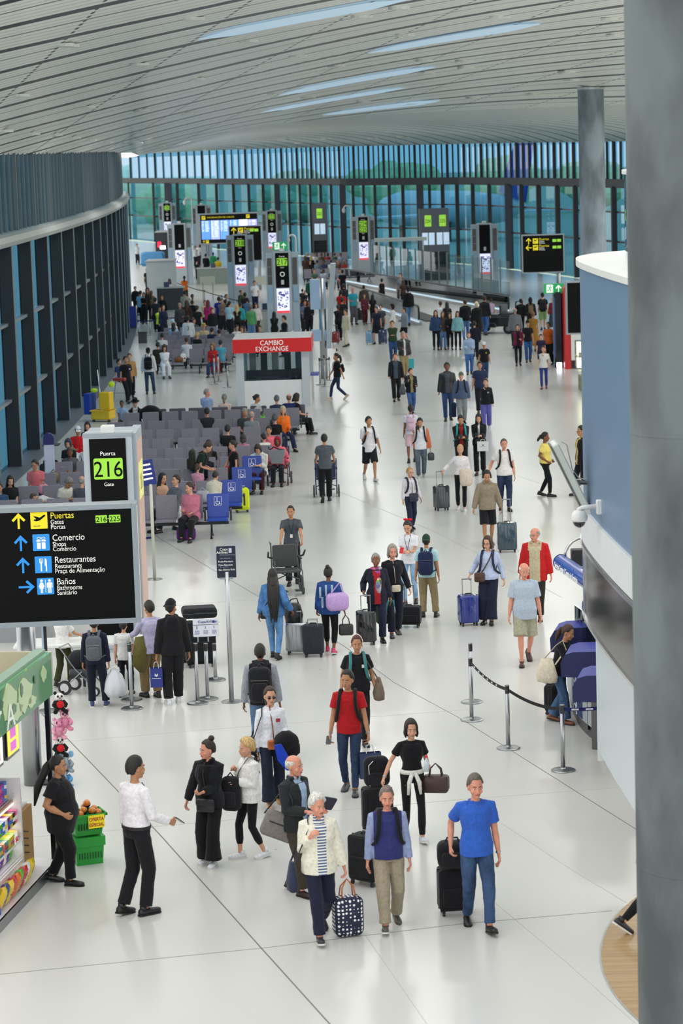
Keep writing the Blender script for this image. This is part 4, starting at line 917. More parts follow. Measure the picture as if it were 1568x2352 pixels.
m = MB(); m.box(.355, .50, .1, 1.5, 0, 3.97); m.box(-.44, .36, .5, 1.5, 0, 3.94); cs = m.build('side_casing', M('#98a4ad', 'paint', .4), p216)
m = MB(); m.box(.50, .506, .2, 1.4, .3, 3.8); m.build('side_panel', M('#cfa999', 'paint'), p216)
m = MB(); m.box(.506, .512, .40, 1.25, 2.72, 3.38); g_ = m.build('gate_number_plate', M('#d6dc7c', 'plain', .5, .2), p216); text('216', .42, 'lettering', M('#a8ad6a'), g_, (.515, .82, 2.87), (pi / 2, 0, pi / 2), 'CENTER', sx=.7)
m = MB(); m.box(-.44, .44, -.005, .2, 3.92, 3.99); m.build('top_frame', FRP, p216)
pylon(648, 124, 577, '217', 'gate pylon with the green number 217 and a lit screen, behind the exchange kiosk roof')
pylon(551, 150, 538, '218', 'gate pylon with the green number 218 and a lit screen, left of pylon 217')
pylon(412, 172, 513, None, 'gate pylon with a blank black panel and lit screen at the left of the hall')
pylon(384, 240, 465, '220', 'small distant gate pylon at far left, a green number above the blank pylon')
pylon(463, 218, 470, None, 'distant gate pylon with blank black panel behind the flight information board', screen=False)
pylon(624, 205, 483, '223', 'distant gate pylon with the green number 223 right of the flight board')
pylon(834, 176, 496, '224', 'gate pylon with green numbers 224 and 225 beside the glass partition', num2='225')
pylon(1113, 152, 513, None, 'gate pylon with blank panel and lit screen between partition and golf cart')
# ---- hanging / post signs
def dirsign(px0, px1, y0, y1, D, label, rowsy, post, small=True, kinds=(('up', 'Puertas'), ('left', 'Puertas')), textx=True):
 zt = P((px0 + px1) / 2, y0, D).z; zb = P((px0 + px1) / 2, y1, D).z; x0 = AX(px0, D, zt); x1 = AX(px1, D, zt); w2 = (x1 - x0) / 2; t = thing('direction_sign', label, 'sign', ((x0 + x1) / 2, D, 0))
 m = MB(); m.box(-w2, w2, 0, .2, zb, zt); m.build('frame', FRP, t); m = MB(); m.box(-w2 + .06, w2 - .06, -.015, 0, zb + .06, zt - .06); m.build('panel', BK, t)
 if post is not None: MB().cyl(AX(post, D, 1) - (x0 + x1) / 2, .22, 0, zt - .2, .10, 14).build('post', STEEL, t, smooth=True)
 kk = D / FPX
 for i, (ry, (d, s_)) in enumerate(zip(rowsy, kinds)):
  z = zt - (ry - y0) * kk; s0 = -w2 + .34
  arrow(t, s0 if textx else w2 * .38, z, -.016, 7.5 * kk if textx else .22, YEL if s_ else BLUE, d)
  if textx:
   plane_icon(t, s0 + 15.5 * kk, z, -.016, 6 * kk); text(s_, 7.5 * kk, 'lettering', YEL, t, (s0 + 24 * kk, -.018, z + 1.5 * kk)); text('Gates', 5 * kk, 'lettering', WHT, t, (s0 + 24 * kk, -.018, z - 2.5 * kk)); text('Portas', 5 * kk, 'lettering', WHT, t, (s0 + 24 * kk, -.018, z - 6.5 * kk))
   for q in (0, 1): x = w2 - (27 - 10.5 * q) * kk; m = MB(); m.rbox(x, x + 9 * kk, -.022, -.015, z - 3.2 * kk, z + 3.2 * kk, .01); m.build('gate_plate', GRN, t)
 return t
dirsign(1197, 1295, 538, 627, 122, 'black overhead sign with two rows reading Puertas, right of the hall', (553, 568), 1285)
dirsign(524, 600, 518, 600, 163, 'black direction sign partly hidden behind the 218 pylon', (529,), 596, kinds=(('up', 'Puertas'),))
dirsign(1298, 1372, 645, 768, 84, 'black sign with yellow and blue arrows cut by the blue wall at right', (663, 684), 1356, kinds=(('up', 'x'), ('right', None)), textx=False)
def exitsign(px0, px1, y0, y1, D, label, rod=True):
 zt = P(px0, y0, D).z; zb = P(px0, y1, D).z; x0, x1 = AX(px0, D, zt), AX(px1, D, zt); h = zt - zb; w_ = x1 - x0; GX = M('#1c8a4c', 'plain', .4, .5); t = thing('exit_sign', label, 'sign', (x0, D, zb))
 m = MB(); m.box(0, w_, 0, .08, 0, h); m.build('panel', GX, t); m = MB(); m.box(w_ * .14, w_ * .46, -.01, 0, h * .1, h * .9); pl = m.build('pictogram', M('#dff0df', 'plain', .4, .6), t)
 m = MB(); cx = w_ * .30; s = h * .36
 m.ball((cx + .25 * s, -.015, h / 2 + .8 * s), .16 * s, 8); m.tube([(cx + .15 * s, -.015, h / 2 + .55 * s), (cx - .05 * s, -.015, h / 2)], .14 * s, 6); m.tube([(cx - .05 * s, -.015, h / 2), (cx + .35 * s, -.015, h / 2 - .3 * s), (cx + .2 * s, -.015, h / 2 - .8 * s)], .1 * s, 6); m.tube([(cx - .05 * s, -.015, h / 2), (cx - .3 * s, -.015, h / 2 - .45 * s), (cx - .75 * s, -.015, h / 2 - .55 * s)], .1 * s, 6); m.tube([(cx - .5 * s, -.015, h / 2 + .1 * s), (cx - .3 * s, -.015, h / 2 + .45 * s), (cx + .15 * s, -.015, h / 2 + .5 * s), (cx + .6 * s, -.015, h / 2 + .15 * s)], .08 * s, 6); m.build('running_figure', GX, pl)
 arrow(t, w_ * .74, h / 2, -.001, h * .36, M('#dff0df', 'plain', .4, .6))
 if rod: m = MB(); m.cyl(w_ * .5, .12, (3.7 if D > 110 else 0) - zb, .1, .04, 8); m.build('support_post', FR, t)
 return t
exitsign(625, 660, 556, 575, 126, 'green exit sign with running figure mounted above gate pylon 217')
exitsign(1248, 1294, 652, 675, 100, 'green exit sign with running figure at right beside black sign')
# ---- flight information board
D = 195; zt = P(520, 489, D).z; zb = P(520, 560, D).z; x0, x1 = AX(449, D, 4), AX(592, D, 4); t = thing('flight_board', 'large lit flight information board at the far end of the hall', 'screen', ((x0 + x1) / 2, D, 0)); w2 = (x1 - x0) / 2
m = MB(); m.box(-w2, w2, 0, .5, zb, zt); m.box(-w2 + .3, -w2 + .7, .1, .4, 0, zb); m.box(w2 - .7, w2 - .3, .1, .4, 0, zb); m.build('frame', FRP, t)
m = MB(); m.box(-w2 + .35, w2 - .06, -.03, 0, zb + .1, zt - .1); m.build('header_panel', BK, t); kk = D / FPX
plane_icon(t, -w2 + 18 * kk, zt - 10 * kk, -.03, 4.2 * kk); text('INFORMACIÓN DE VUELOS', 5 * kk, 'lettering', YEL, t, (-w2 + 26 * kk, -.035, zt - 11 * kk)); plane_icon(t, w2 - 23 * kk, zt - 9 * kk, -.03, 4 * kk)
arrow(t, -w2 + 17 * kk, zb + 6 * kk, -.03, 3.6 * kk, YEL); plane_icon(t, -w2 + 25 * kk, zb + 6 * kk, -.03, 3.4 * kk)
xs0 = -w2 + 12 * kk; n = 6; sw = (2 * w2 - 14 * kk) / n
for q in range(n):
 c_ = ['#4f82dc', '#8fa0ec', '#5b8ae0', '#5b8ae0', '#f0f0fa', '#8f8ce8'][q]; m = MB(); m.box(xs0 + q * sw + .02, xs0 + (q + 1) * sw - .02, -.05, -.03, zb + 11 * kk, zt - 16 * kk); sc_ = m.build('screen', M(c_, 'plain', .3, 1.0), t)
 m = MB(); random.seed(q)
 for r_ in range(12):
  z = zt - 18 * kk - r_ * 3.1 * kk
  if q == 4: break
  for cx in (.08, .42, .62): m.box(xs0 + (q + cx) * sw, xs0 + (q + cx + random.uniform(.12, .25)) * sw, -.055, -.05, z - 1.0 * kk, z)
  if q in (0, 2) and r_ > 6: break
 if m.v: m.build('flight_rows', M('#dfe4ff', 'plain', .3, 1.0), sc_)
# ---- dark podium blocks with gate numbers
def podium(px0, px1, y0, D, label, plates, depth=2.2):
 zt = P((px0 + px1) / 2, y0, D).z; x0, x1 = AX(px0, D, zt), AX(px1, D, zt); w_ = x1 - x0; t = thing('gate_booth', label, 'booth', (x0, D, 0))
 m = MB(); m.box(0, w_, 0, depth, 1.9, zt); m.box(0, w_ * .08, 0, depth, 0, 1.9); m.box(w_ * .92, w_, 0, depth, 0, 1.9); m.box(0, w_, depth * .7, depth, 0, 1.9); m.build('casing', M('#3e4650', 'paint'), t); m = MB(); m.box(w_ * .1, w_ * .9, .3, 1.2, 0, 1.05); m.build('desk', M('#20242a'), t)
 for fx, nn in plates:
  x = w_ * fx; m = MB(); m.rbox(x - .22, x + .22, -.02, 0, zt - 1.15, zt - .4, .03); g_ = m.build('gate_number_plate', GRN, t); text(nn, .32, 'lettering', BK, g_, (x, -.03, zt - .9), align='CENTER', sx=.75)
  for q in (-1, 1): m = MB(); m.box(x + q * .22 - .19, x + q * .22 + .19, -.02, 0, zt - 2.35, zt - 1.55); m.build('notice', M('#bcd2e8', 'plain', .4, .25), t)
 return t
podium(963, 1030, 480, 168, 'dark gate booth with two green numbers and blue notices behind the glass partition', ((.28, '224'), (.78, '225')))
podium(715, 750, 467, 195, 'dark narrow gate booth with one green number near the far windows', ((.5, '222'),))
# ---- currency kiosk
g0 = G(551, 931); g1 = G(703, 938); D = (g0.y + g1.y) / 2; xl = AX(543, D, 1); xr = AX(711, D, 1); zt = P(625, 777, D - .3).z; wk = xr - xl
t = thing('exchange_kiosk', 'white currency exchange kiosk with red CAMBIO EXCHANGE fascia', 'kiosk', (xl, D, 0), radians(-1)); RED = M('#d3161b', 'paint')
dp = 2.5; WK = M('#dcdddd', 'paint')
m = MB(); m.box(.14, wk - .1, .05, .12, 0, .93); m.box(.1, wk - .1, dp - .1, dp, 0, .95); m.box(0, .08, .2, dp, 0, .95); m.box(wk - .12, wk + .0, .2, dp, 0, .95); m.build('lower_wall', WK, t)
for x, y in ((0, 0), (wk - .27, 0), (0, dp - .2), (wk - .2, dp - .2)): m = MB(); m.box(x, x + .27, y, y + .2, 0, zt - .45); m.build('post', M('#b9bfc4', 'paint'), t)
m = MB(); m.box(-.08, wk + .08, -.15, dp + .1, zt - .50, zt); m.build('roof', WK, t); m = MB(); m.box(-.085, wk + .085, -.17, -.15, zt - .50, zt - .02); m.box(wk + .08, wk + .1, -.17, dp + .1, zt - .50, zt - .02); m.build('fascia', RED, t)
text('CAMBIO', .235, 'lettering', WHT, t, (wk / 2, -.18, zt - .24), align='CENTER', sx=.92); text('EXCHANGE', .235, 'lettering', WHT, t, (wk / 2, -.18, zt - .45), align='CENTER', sx=.92)
m = MB(); m.box(.3, wk - .28, .06, .08, .93, zt - .5); m.build('front_window', M('#e0eaec', 'glass'), t)
m = MB(); m.box(.14, wk - .12, .12, .55, .86, .92); m.build('counter', M('#5b5560'), t); m = MB(); m.box(.3, wk - .3, .6, .7, .93, 1.25); m.build('inner_ledge', M('#5b5560'), t)
for x, c_ in ((.35, '#9aa0a2'), (.75, '#55585c'), (1.15, '#c8c8b8'), (1.6, '#5a646c'), (2.0, '#8f979b')): m = MB(); m.box(x, x + .24, dp - .12, dp - .08, .95, zt - .5); m.build('back_panel', M(c_), t)
m = MB(); m.rbox(1.85, 2.2, .9, .98, .7, 1.25, .08); m.tube([(2.02, 1.0, .7), (2.02, 1.0, .1)], .03, 8); m.build('chair_back', DK, t)
m = MB(); m.box(wk + .02, wk + .30, .35, 1.3, 1.02, 1.08); m.build('side_shelf', M('#4a59a8'), t)
m = MB(); m.box(wk - .26, wk - .24, .3, dp - .2, .95, zt - .5); m.build('side_window', M('#dde6ea', 'glass'), t)
# ---- tandem seats
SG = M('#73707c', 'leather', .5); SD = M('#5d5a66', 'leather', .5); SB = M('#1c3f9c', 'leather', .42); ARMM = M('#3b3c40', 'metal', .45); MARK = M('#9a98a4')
def bench(n, blue, label, loc, rz, seatm=SG, detail=True):
 t = thing('tandem_bench', label, 'bench', loc, rz); p = .605; x0 = -n * p / 2
 m = MB(); m.box(x0 + .05, -x0 - .05, -.03, .04, .30, .36); m.build('beam', ARMM, t)
 for i in range(n):
  xc = x0 + (i + .5) * p; mt = SB if i in blue else seatm
  T = Matrix.Translation((xc, .22, .46)) @ Matrix.Rotation(radians(-13), 4, 'X')
  m = MB(); m.rbox(-.255, .255, -.02, .03, -.02, .53, .035, T=T); m.build('backrest', mt, t)
  m = MB(); m.tube([(xc, .22, .45), (xc, .19, .42), (xc, -.22, .44), (xc, -.265, .41)], [(.25, .03), (.25, .035), (.25, .030), (.25, .012)], 10, ref=(1, 0, 0)); m.build('seat', mt, t, smooth=False)
  if i in blue:
   m = MB(); c = T; q = lambda a, z: T @ V((a, -.026, z))
   m.tube([q(-.085, .25), q(.085, .25), q(.085, .45), q(-.085, .45), q(-.085, .25)], .005, 5); m.tube([q(.045 * cos(a) - .005, .315 + .045 * sin(a)) for a in [radians(140 + 250 * j / 12) for j in range(13)]], .0065, 5); m.tube([q(-.018, .395), q(-.018, .335), q(.03, .335), q(.048, .285), q(.062, .290)], .007, 5); m.ball(q(-.018, .418), .013, 6); m.build('wheelchair_symbol', WHT, t)
  elif detail and i % 2 == 0:
   m = MB(); q = lambda a, z: T @ V((a, -.024, z))
   m.tube([q(-.09, .37), q(-.03, .385), q(0, .37)], .004, 4); m.tube([q(.09, .37), q(.03, .385), q(0, .37)], .004, 4); m.tube([q(.025 * cos(a), .375 + .025 * sin(a)) for a in [2 * pi * j / 8 for j in range(9)]], .003, 4); m.build('winged_mark', MARK, t)
 for i in range(n + 1):
  x = x0 + i * p
  if i in (0, n) or i % 2 == 0: m = MB(); m.tube([(x, .12, .36), (x, .16, .64), (x, .05, .66), (x, -.18, .65), (x, -.20, .62)], [(.022, .02), (.022, .02), (.028, .018), (.028, .018), (.02, .015)], 6); m.build('armrest', ARMM, t)
 for x in ((x0 + .75 * p, -x0 - .75 * p) if n > 2 else (0,)): m = MB(); m.tube([(x, 0, .33), (x, -.05, .2), (x, -.26, .02)], .022, 6); m.tube([(x, 0, .33), (x, .05, .2), (x, .26, .02)], .022, 6); m.box(x - .03, x + .03, -.31, -.2, 0, .02); m.box(x - .03, x + .03, .2, .31, 0, .02); m.build('leg', ARMM, t)
 return t
SEATROW = []
def seatrow(ytop, xr, xl, blue_last, where, sizes=(5, 5, 4), back=False, detail=True, zt=.955):
 gR = G(xr, ytop - (xr - 400) * .031 * 1.0, zt); Y0 = G(400, ytop, zt).y; gR = V((AX(xr, Y0, zt), Y0, 0)); xL = AX(xl, Y0, zt); x = gR.x; k = 0
 while x > xL + .3 and k < 6:
  n = sizes[min(k, len(sizes) - 1)]; n = min(n, max(1, int(round((x - xL) / .605)))); wd = n * .605
  nm = ['right-hand', 'middle', 'left-hand', 'second left', 'far left', 'last'][k] if k < 6 else 'far'
  lb = '%s bench of %d seats in %s' % (nm, n, where)
  if blue_last and k == 0: lb = '%s bench ending in a blue wheelchair-priority seat, %s' % ('grey', where)
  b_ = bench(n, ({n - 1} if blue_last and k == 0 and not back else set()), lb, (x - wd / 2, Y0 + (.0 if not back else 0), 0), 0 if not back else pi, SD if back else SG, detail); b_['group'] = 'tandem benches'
  SEATROW.append((x - wd, x, Y0)); x -= wd + .12; k += 1
NAMES = ['front row, near block', 'second row, near block', 'third row, near block', 'fourth row, near block', 'fifth row, near block', 'sixth row, near block', 'seventh row, near block', 'eighth row, near block', 'ninth row, near block', 'rearmost row, near block']
for (yt, xr, xl, bl, bk), nm in zip([(1143, 528, -40, True, False), (1112, 559, 20, True, False), (1083, 581, 100, True, False), (1058, 604, 97, True, False), (1034, 628, 230, False, False), (1011, 650, 228, False, False), (990, 650, 225, False, False), (970, 668, 222, False, False), (949, 690, 255, False, False), (937, 704, 330, False, True)], NAMES): seatrow(yt, xr, xl, bl, nm, back=bk)
for yt, xr, xl, nm in ((805, 533, 352, 'front row of the far block behind the exchange kiosk'), (794, 535, 352, 'second row of the far block'), (783, 537, 362, 'third row of the far block'), (773, 540, 372, 'fourth row of the far block'), (764, 520, 372, 'fifth row of the far block'), (755, 500, 372, 'last row of the far block')): seatrow(yt, xr, xl, False, nm, sizes=(3, 3, 4), detail=False)
# ---- stanchions and belts
def stanchion(x, foot, top, label, group='belt stanchions', r=.031):
 g = G(x, foot); h = min(1.2, ztop(x, foot, top)); t = thing('stanchion', label, 'stanchion', g, 0, group); m = MB(); m.lathe([(.001, 0), (.175, 0), (.178, .012), (.16, .022), (.04, .034), (.034, .05)], n=32); m.build('base', STEEL, t, smooth=False)
 MB().cyl(0, 0, .03, h - .12, r, 16).build('pole', STEEL, t, smooth=True); m = MB(); m.cyl(0, 0, h - .12, h, r * 1.06, 16); m.build('head', M('#4a4b4e', 'metal'), t); MB().cyl(0, 0, h - .006, h + .004, r * 1.12, 16).build('cap', STEEL, t)
 return g + V((0, 0, h - .06))
def belt(a, b, label, col='#101114', sag=.07, marks=None):
 m = MB(); n = 12; pts = []
 for i in range(n + 1): q = lerp(a, b, i / n); q = V(q); q.z -= sag * 4 * (i / n) * (1 - i / n); pts.append(q)
 vs = []; d = (b - a).normalized(); nn = V((-d.y, d.x, 0)).normalized() * .002
 for q in pts: vs += [q + nn + V((0, 0, .025)), q - nn + V((0, 0, .025)), q - nn - V((0, 0, .025)), q + nn - V((0, 0, .025))]
 fs = []
 for i in range(n):
  for j in range(4): fs.append((i * 4 + j, i * 4 + (j + 1) % 4, i * 4 + 4 + (j + 1) % 4, i * 4 + 4 + j))
 m.add(vs, fs); o = m.build('retractable_belt', M(col, 'fabric')); tag(o, label, 'belt', 'queue belts')
 if marks:
  m = MB()
  for f in marks: q = lerp(a, b, f); q.z -= sag * 4 * f * (1 - f); e = d * .035; s_ = -nn * 2; m.add([q + s_ - e - V((0, 0, .012)), q + s_ + e - V((0, 0, .012)), q + s_ + e + V((0, 0, .012)), q + s_ - e + V((0, 0, .012))], [(0, 1, 2, 3)])
  m.build('belt_print', M('#c9cbd0'), o)
 return o
sA = stanchion(1083, 1613, 1478, 'rear stanchion of the pair at the left end of the service queue'); sB = stanchion(1083, 1654, 1512, 'front stanchion at the left end of the service queue belt'); sC = stanchion(1167, 1719, 1574, 'middle stanchion of the service queue belt'); sD = stanchion(1293, 1770, 1619, 'stanchion nearest the service counter')
belt(sB, sC, 'black belt between left and middle service queue stanchions', marks=(.12, .24, .36, .48, .6, .72)); belt(sC, sD, 'black belt between middle and right service queue stanchions'); sE = P(1400, 1623, sD.y - .2); belt(sD, sE, 'navy printed belt from stanchion to service counter', '#1b2058', .02, marks=(.25, .3, .55, .6, .85, .9));
stanchion(303, 1628, 1479, 'nearer of two stanchions left of the man in lavender shirt'); stanchion(302, 1608, 1475, 'rear one of two stanchions left of the man in lavender shirt')
s1 = stanchion(454, 1616, 1478, 'front stanchion below the small white class sign'); s2 = stanchion(477, 1606, 1478, 'middle stanchion below the small white class sign'); stanchion(495, 1562, 1478, 'rear stanchion below the small white class sign'); stanchion(110, 1634, 1500, 'stanchion half hidden behind the plush toy rack')
far = [(493, 883, 815), (502, 877, 812), (523, 890, 832), (735, 884, 822), (746, 888, 814), (757, 873, 820), (790, 700, 655), (775, 860, 800)]
for i, (x, f, tp) in enumerate(far): far[i] = stanchion(x, f, tp, ['left stanchion in front of the red suitcase', 'stanchion just behind the left one, by the red suitcase', 'single stanchion left of the exchange kiosk', 'stanchion at the right corner of the exchange kiosk', 'middle stanchion right of the exchange kiosk', 'right stanchion beyond the exchange kiosk', 'distant stanchion beside the teal-shirted man', 'stanchion farthest from the kiosk corner by the leaning panel'][i])
belt(far[3], far[5], 'black belt right of the exchange kiosk', sag=.03)
# small class sign and Copa sign on poles
a_ = P(442, 1422, s1.y); kk = s1.y / FPX; t = thing('queue_sign', 'small white airline sign with three boarding columns on short stanchions', 'sign', a_, radians(6)); m = MB(); m.rbox(0, 60 * kk, -.01, .01, -43 * kk, 0, .02); m.build('panel', M('#d4d6e0', 'paint'), t); m = MB(); m.box(0, 60 * kk, -.013, -.01, -15 * kk, -14 * kk); m.build('rule', DGREY, t); text('CopaAirlines', 8.5 * kk, 'lettering', M('#2b3f80'), t, (12 * kk, -.014, -10 * kk)); m = MB(); m.box(46 * kk, 51 * kk, -.014, -.01, -11 * kk, -5 * kk); m.build('logo_square', M('#2b3f80'), t)
for q, nn in enumerate(('3', '1', '1')): text(nn, 9 * kk, 'lettering', M('#23305c'), t, ((9 + q * 20) * kk, -.014, -24 * kk), align='CENTER'); m = MB(); [m.box((4 + q * 20) * kk, (15 + q * 20) * kk, -.013, -.01, (-29 - r_ * 2.4) * kk, (-28 - r_ * 2.4) * kk) for r_ in range(4)]; m.build('small_print', M('#7f86b0'), t)
m = MB(); m.cyl(11 * kk, .03, -56 * kk, -38 * kk, .012, 8); m.cyl(35 * kk, .03, -56 * kk, -38 * kk, .012, 8); m.build('bracket', FR, t)
g = G(532, 1612); t = thing('airline_sign_stand', 'tall pole stand with a navy Copa Airlines priority board', 'sign', g, radians(2)); h = ztop(532, 1612, 1254); hb = ztop(532, 1612, 1327); m = MB(); m.lathe([(.001, 0), (.17, 0), (.17, .012), (.04, .03)], n=32); m.build('base', STEEL, t); MB().cyl(0, 0, .02, hb + .1, .040, 16).build('pole', STEEL, t, smooth=True); NV = M('#152036', 'paint'); kk = g.y / FPX
m = MB(); m.rbox(-23 * kk, 22 * kk, -.02, .012, hb, h, .02); m.build('board', NV, t); m = MB(); m.box(-17 * kk, 14 * kk, -.03, .02, hb - .02, hb + .01); m.build('clamp', FR, t)
text('Copa', 8.5 * kk, 'lettering', WHT, t, (4 * kk, -.023, h - 10 * kk), align='RIGHT'); text('Airlines', 8.5 * kk, 'lettering', WHT, t, (4 * kk, -.023, h - 17 * kk), align='RIGHT'); m = MB(); m.box(6 * kk, 13 * kk, -.024, -.02, h - 16 * kk, h - 5 * kk); m.build('logo_square', M('#c2c8dc'), t)
for s_, dy, sz in (('#PrioritarioPriority', 22, 4.5), ('FOR GROUPS 1', 30, 4), ('PreferMembers', 38, 5.5), ('Clase Ejecutiva', 46, 5.5), ('Business Class', 50, 3.4), ('Star Alliance Gold', 57, 5.2)): text(s_, sz * kk, 'lettering', WHT if sz > 5 else M('#8f98ae'), t, (-19 * kk + (4 * kk if sz < 5 else 0), -.023, h - dy * kk))
g = G(355, 1331); t = thing('queue_sign', 'pale pole stand with a blue tilted board behind the 216 pylon', 'sign', g, 0); h = ztop(355, 1331, 1112); m = MB(); m.lathe([(.001, 0), (.17, 0), (.17, .012), (.04, .03)], n=32); m.build('base', M('#a9aaa2', 'metal'), t); MB().cyl(-.0, 0, .02, h, .034, 12).build('pole', M('#b7b7ab', 'paint'), t, smooth=True)
m = MB(); m.rbox(-.22, .14, -.01, .01, 0, .55, .02); bd_ = m.build('board', M('#1d2c78', 'paint'), t, (0, 0, h - .02)); bd_.rotation_euler = (0, radians(-9), 0)
for q in range(4): m = MB(); m.box(-.12, .08, -.014, -.01, .42 - q * .1, .46 - q * .1); m.build('line_of_text', WHT, bd_)
belt(V(g) + V((0, 0, .9)), V(g) + V((-1.6, .2, .86)), 'navy belt running left from the pale pole stand', '#1b2058', .03)
# ---- service counter, hung fascia, column (right side)
def arc(cx, cy, r, a0, a1, n): return [(cx + r * cos(radians(lerp(a0, a1, i / n))), cy + r * sin(radians(lerp(a0, a1, i / n)))) for i in range(n + 1)]
def plan_smooth(P_, n=6):
 out = []
 for i in range(len(P_) - 1):
  p0, p1, p2, p3 = P_[max(i - 1, 0)], P_[i], P_[i + 1], P_[min(i + 2, len(P_) - 1)]
  for k in range(n):
   t_ = k / n; out.append(tuple(.5 * (2 * p1[j] + (p2[j] - p0[j]) * t_ + (2 * p0[j] - 5 * p1[j] + 4 * p2[j] - p3[j]) * t_ ** 2 + (3 * p1[j] - p0[j] - 3 * p2[j] + p3[j]) * t_ ** 3) for j in (0, 1)))
 return out + [P_[-1]]
wl = plan_smooth([(3.62, 24.0), (3.42, 27.0), (3.27, 29.6), (3.20, 31.8), (3.22, 33.2), (3.40, 34.3), (3.9, 35.2), (5.2, 36.2), (9, 37)])
def off_(pl, d):
 out = []
 for i, p in enumerate(pl):
  a, b = V(pl[max(i - 1, 0)]), V(pl[min(i + 1, len(pl) - 1)]); t_ = (b - a).normalized(); out.append((p[0] - t_.y * d, p[1] + t_.x * d))
 return out
def wallstrip(pl, z0, z1, th): o = off_(pl, -th); return pl + o[::-1], z0, z1
BW = M('#5f7894', 'paint', .35)
m = MB(); q, z0, z1 = wallstrip(wl, 4.15, 7.28, .25); m.prism(q, z0, z1); o = struct('wall_right', m, BW, True)
m = MB(); m.prism(off_(wl, .05) + [(9, 24)], 7.28, 7.36); struct('trim_19', m, M('#dadad4', 'paint'))
m = MB(); m.prism(off_(wl, .04) + off_(wl, -.3)[::-1], 3.68, 4.15); struct('trim_20', m, M('#d5d9da', 'paint'), True)
m = MB(); m.prism(wl + [(9, 24)], 3.66, 3.70); struct('ceiling_soffit', m, WH)
gp = off_(wl, -.6)[10:]; m = MB(); pg = [p for p in gp if p[1] < 35.4]; m.prism(pg + off_(pg, -.02)[::-1], 7.36, 8.45); struct('window_11', m, M('#bcd6ce', 'glass'))
m = MB(); pg2 = [p for p in pg]; m.prism(off_(pg2, .03) + off_(pg2, -.06)[::-1], 8.45, 8.5); struct('trim_21', m, WH)
# curved dark glossy fascia under the white band
fl = [p for p in off_(wl, .03) if p[1] < 34.2]; m = MB(); m.prism(fl + off_(fl, -.10)[::-1], 2.69, 3.60); o = m.build('curved_display', M('#050608', 'plain', .12)); tag(o, 'black glossy curved display band hanging over the service counter', 'screen'); smooth_angle(o)
m = MB(); m.prism(off_(fl, .02) + off_(fl, -.12)[::-1], 2.65, 2.69); m.prism(off_(fl, .02) + off_(fl, -.12)[::-1], 3.60, 3.64); m.build('chrome_edge', M('#c9cbcc', 'metal', .15), o)
m = MB(); g0_ = [p for p in off_(wl, -.05) if 28.2 < p[1] < 32.2]; m.prism(g0_ + off_(g0_, -.02)[::-1], 1.05, 2.70); o = m.build('frosted_glass_screen', M('#c8dee2', 'glass', .25)); tag(o, 'greenish hanging glass screen below the black curved display', 'glass screen')
m = MB(); e = g0_[-1]; m.box(e[0] - .01, e[0] + .30, e[1] - .02, e[1] + .02, .9, 2.7); m.build('white_edge_panel', M('#ccd6d4', 'paint'), o)
# dome camera on the blue wall
c = P(1357, 1166, 31.0); t = thing('dome_camera', 'white dome security camera on an arm from the blue wall', 'camera', c); kk = 31 / FPX
m = MB(); m.rbox(12 * kk, 27 * kk, -.05, .05, -16 * kk, 18 * kk, .02); m.build('wall_plate', WH, t); m = MB(); m.tube([(14 * kk, 0, 3 * kk), (-22 * kk, 0, 0), (-28 * kk, 0, -3 * kk), (-28 * kk, 0, -12 * kk)], [6 * kk, 5.5 * kk, 6 * kk, 6 * kk], 10); m.build('bracket_arm', WH, t, smooth=True)
m = MB(); m.lathe([(.01, 0), (12 * kk, -1 * kk), (17 * kk, -8 * kk), (19 * kk, -22 * kk), (17 * kk, -26 * kk)], (-28 * kk, 0, -5 * kk), 24); m.build('housing', WH, t, smooth=True); m = MB(); m.ball((-28 * kk, 0, -31 * kk), (15 * kk, 15 * kk, 15 * kk), 18); m.build('dome', M('#15161a', 'gloss', .08), t, smooth=True)
# slanted monitor seen from its edge
c = P(1312, 1100, 32.2); kk = 32.2 / FPX; t = thing('wall_monitor', 'pale tilted flat monitor mounted on the blue wall, seen from behind', 'monitor', c); T = Matrix.Rotation(radians(-25), 4, 'Y')
m = MB(); m.rbox(-9 * kk, 9 * kk, -.12, .35, -92 * kk, 92 * kk, .03, T=T); m.build('casing', M('#c9cec6', 'paint'), t); m = MB(); m.rbox(-11 * kk, -9 * kk, -.13, .36, -93 * kk, 93 * kk, .01, T=T); m.build('screen_edge', M('#5a5f5c'), t)
m = MB(); m.tube([(0, .1, -10 * kk), (38 * kk, .1, -12 * kk)], .03, 8); m.box(8 * kk, 22 * kk, .05, .15, -18 * kk, -4 * kk); m.build('mount', M('#6b6e70', 'metal'), t); m = MB(); m.tube([(-20 * kk, .1, 85 * kk), (-8 * kk, .1, 78 * kk), (4 * kk, .1, 20 * kk), (18 * kk, .1, 0), (34 * kk, .1, -5 * kk)], .008, 6); m.build('cable', M('#b9bab6'), t)
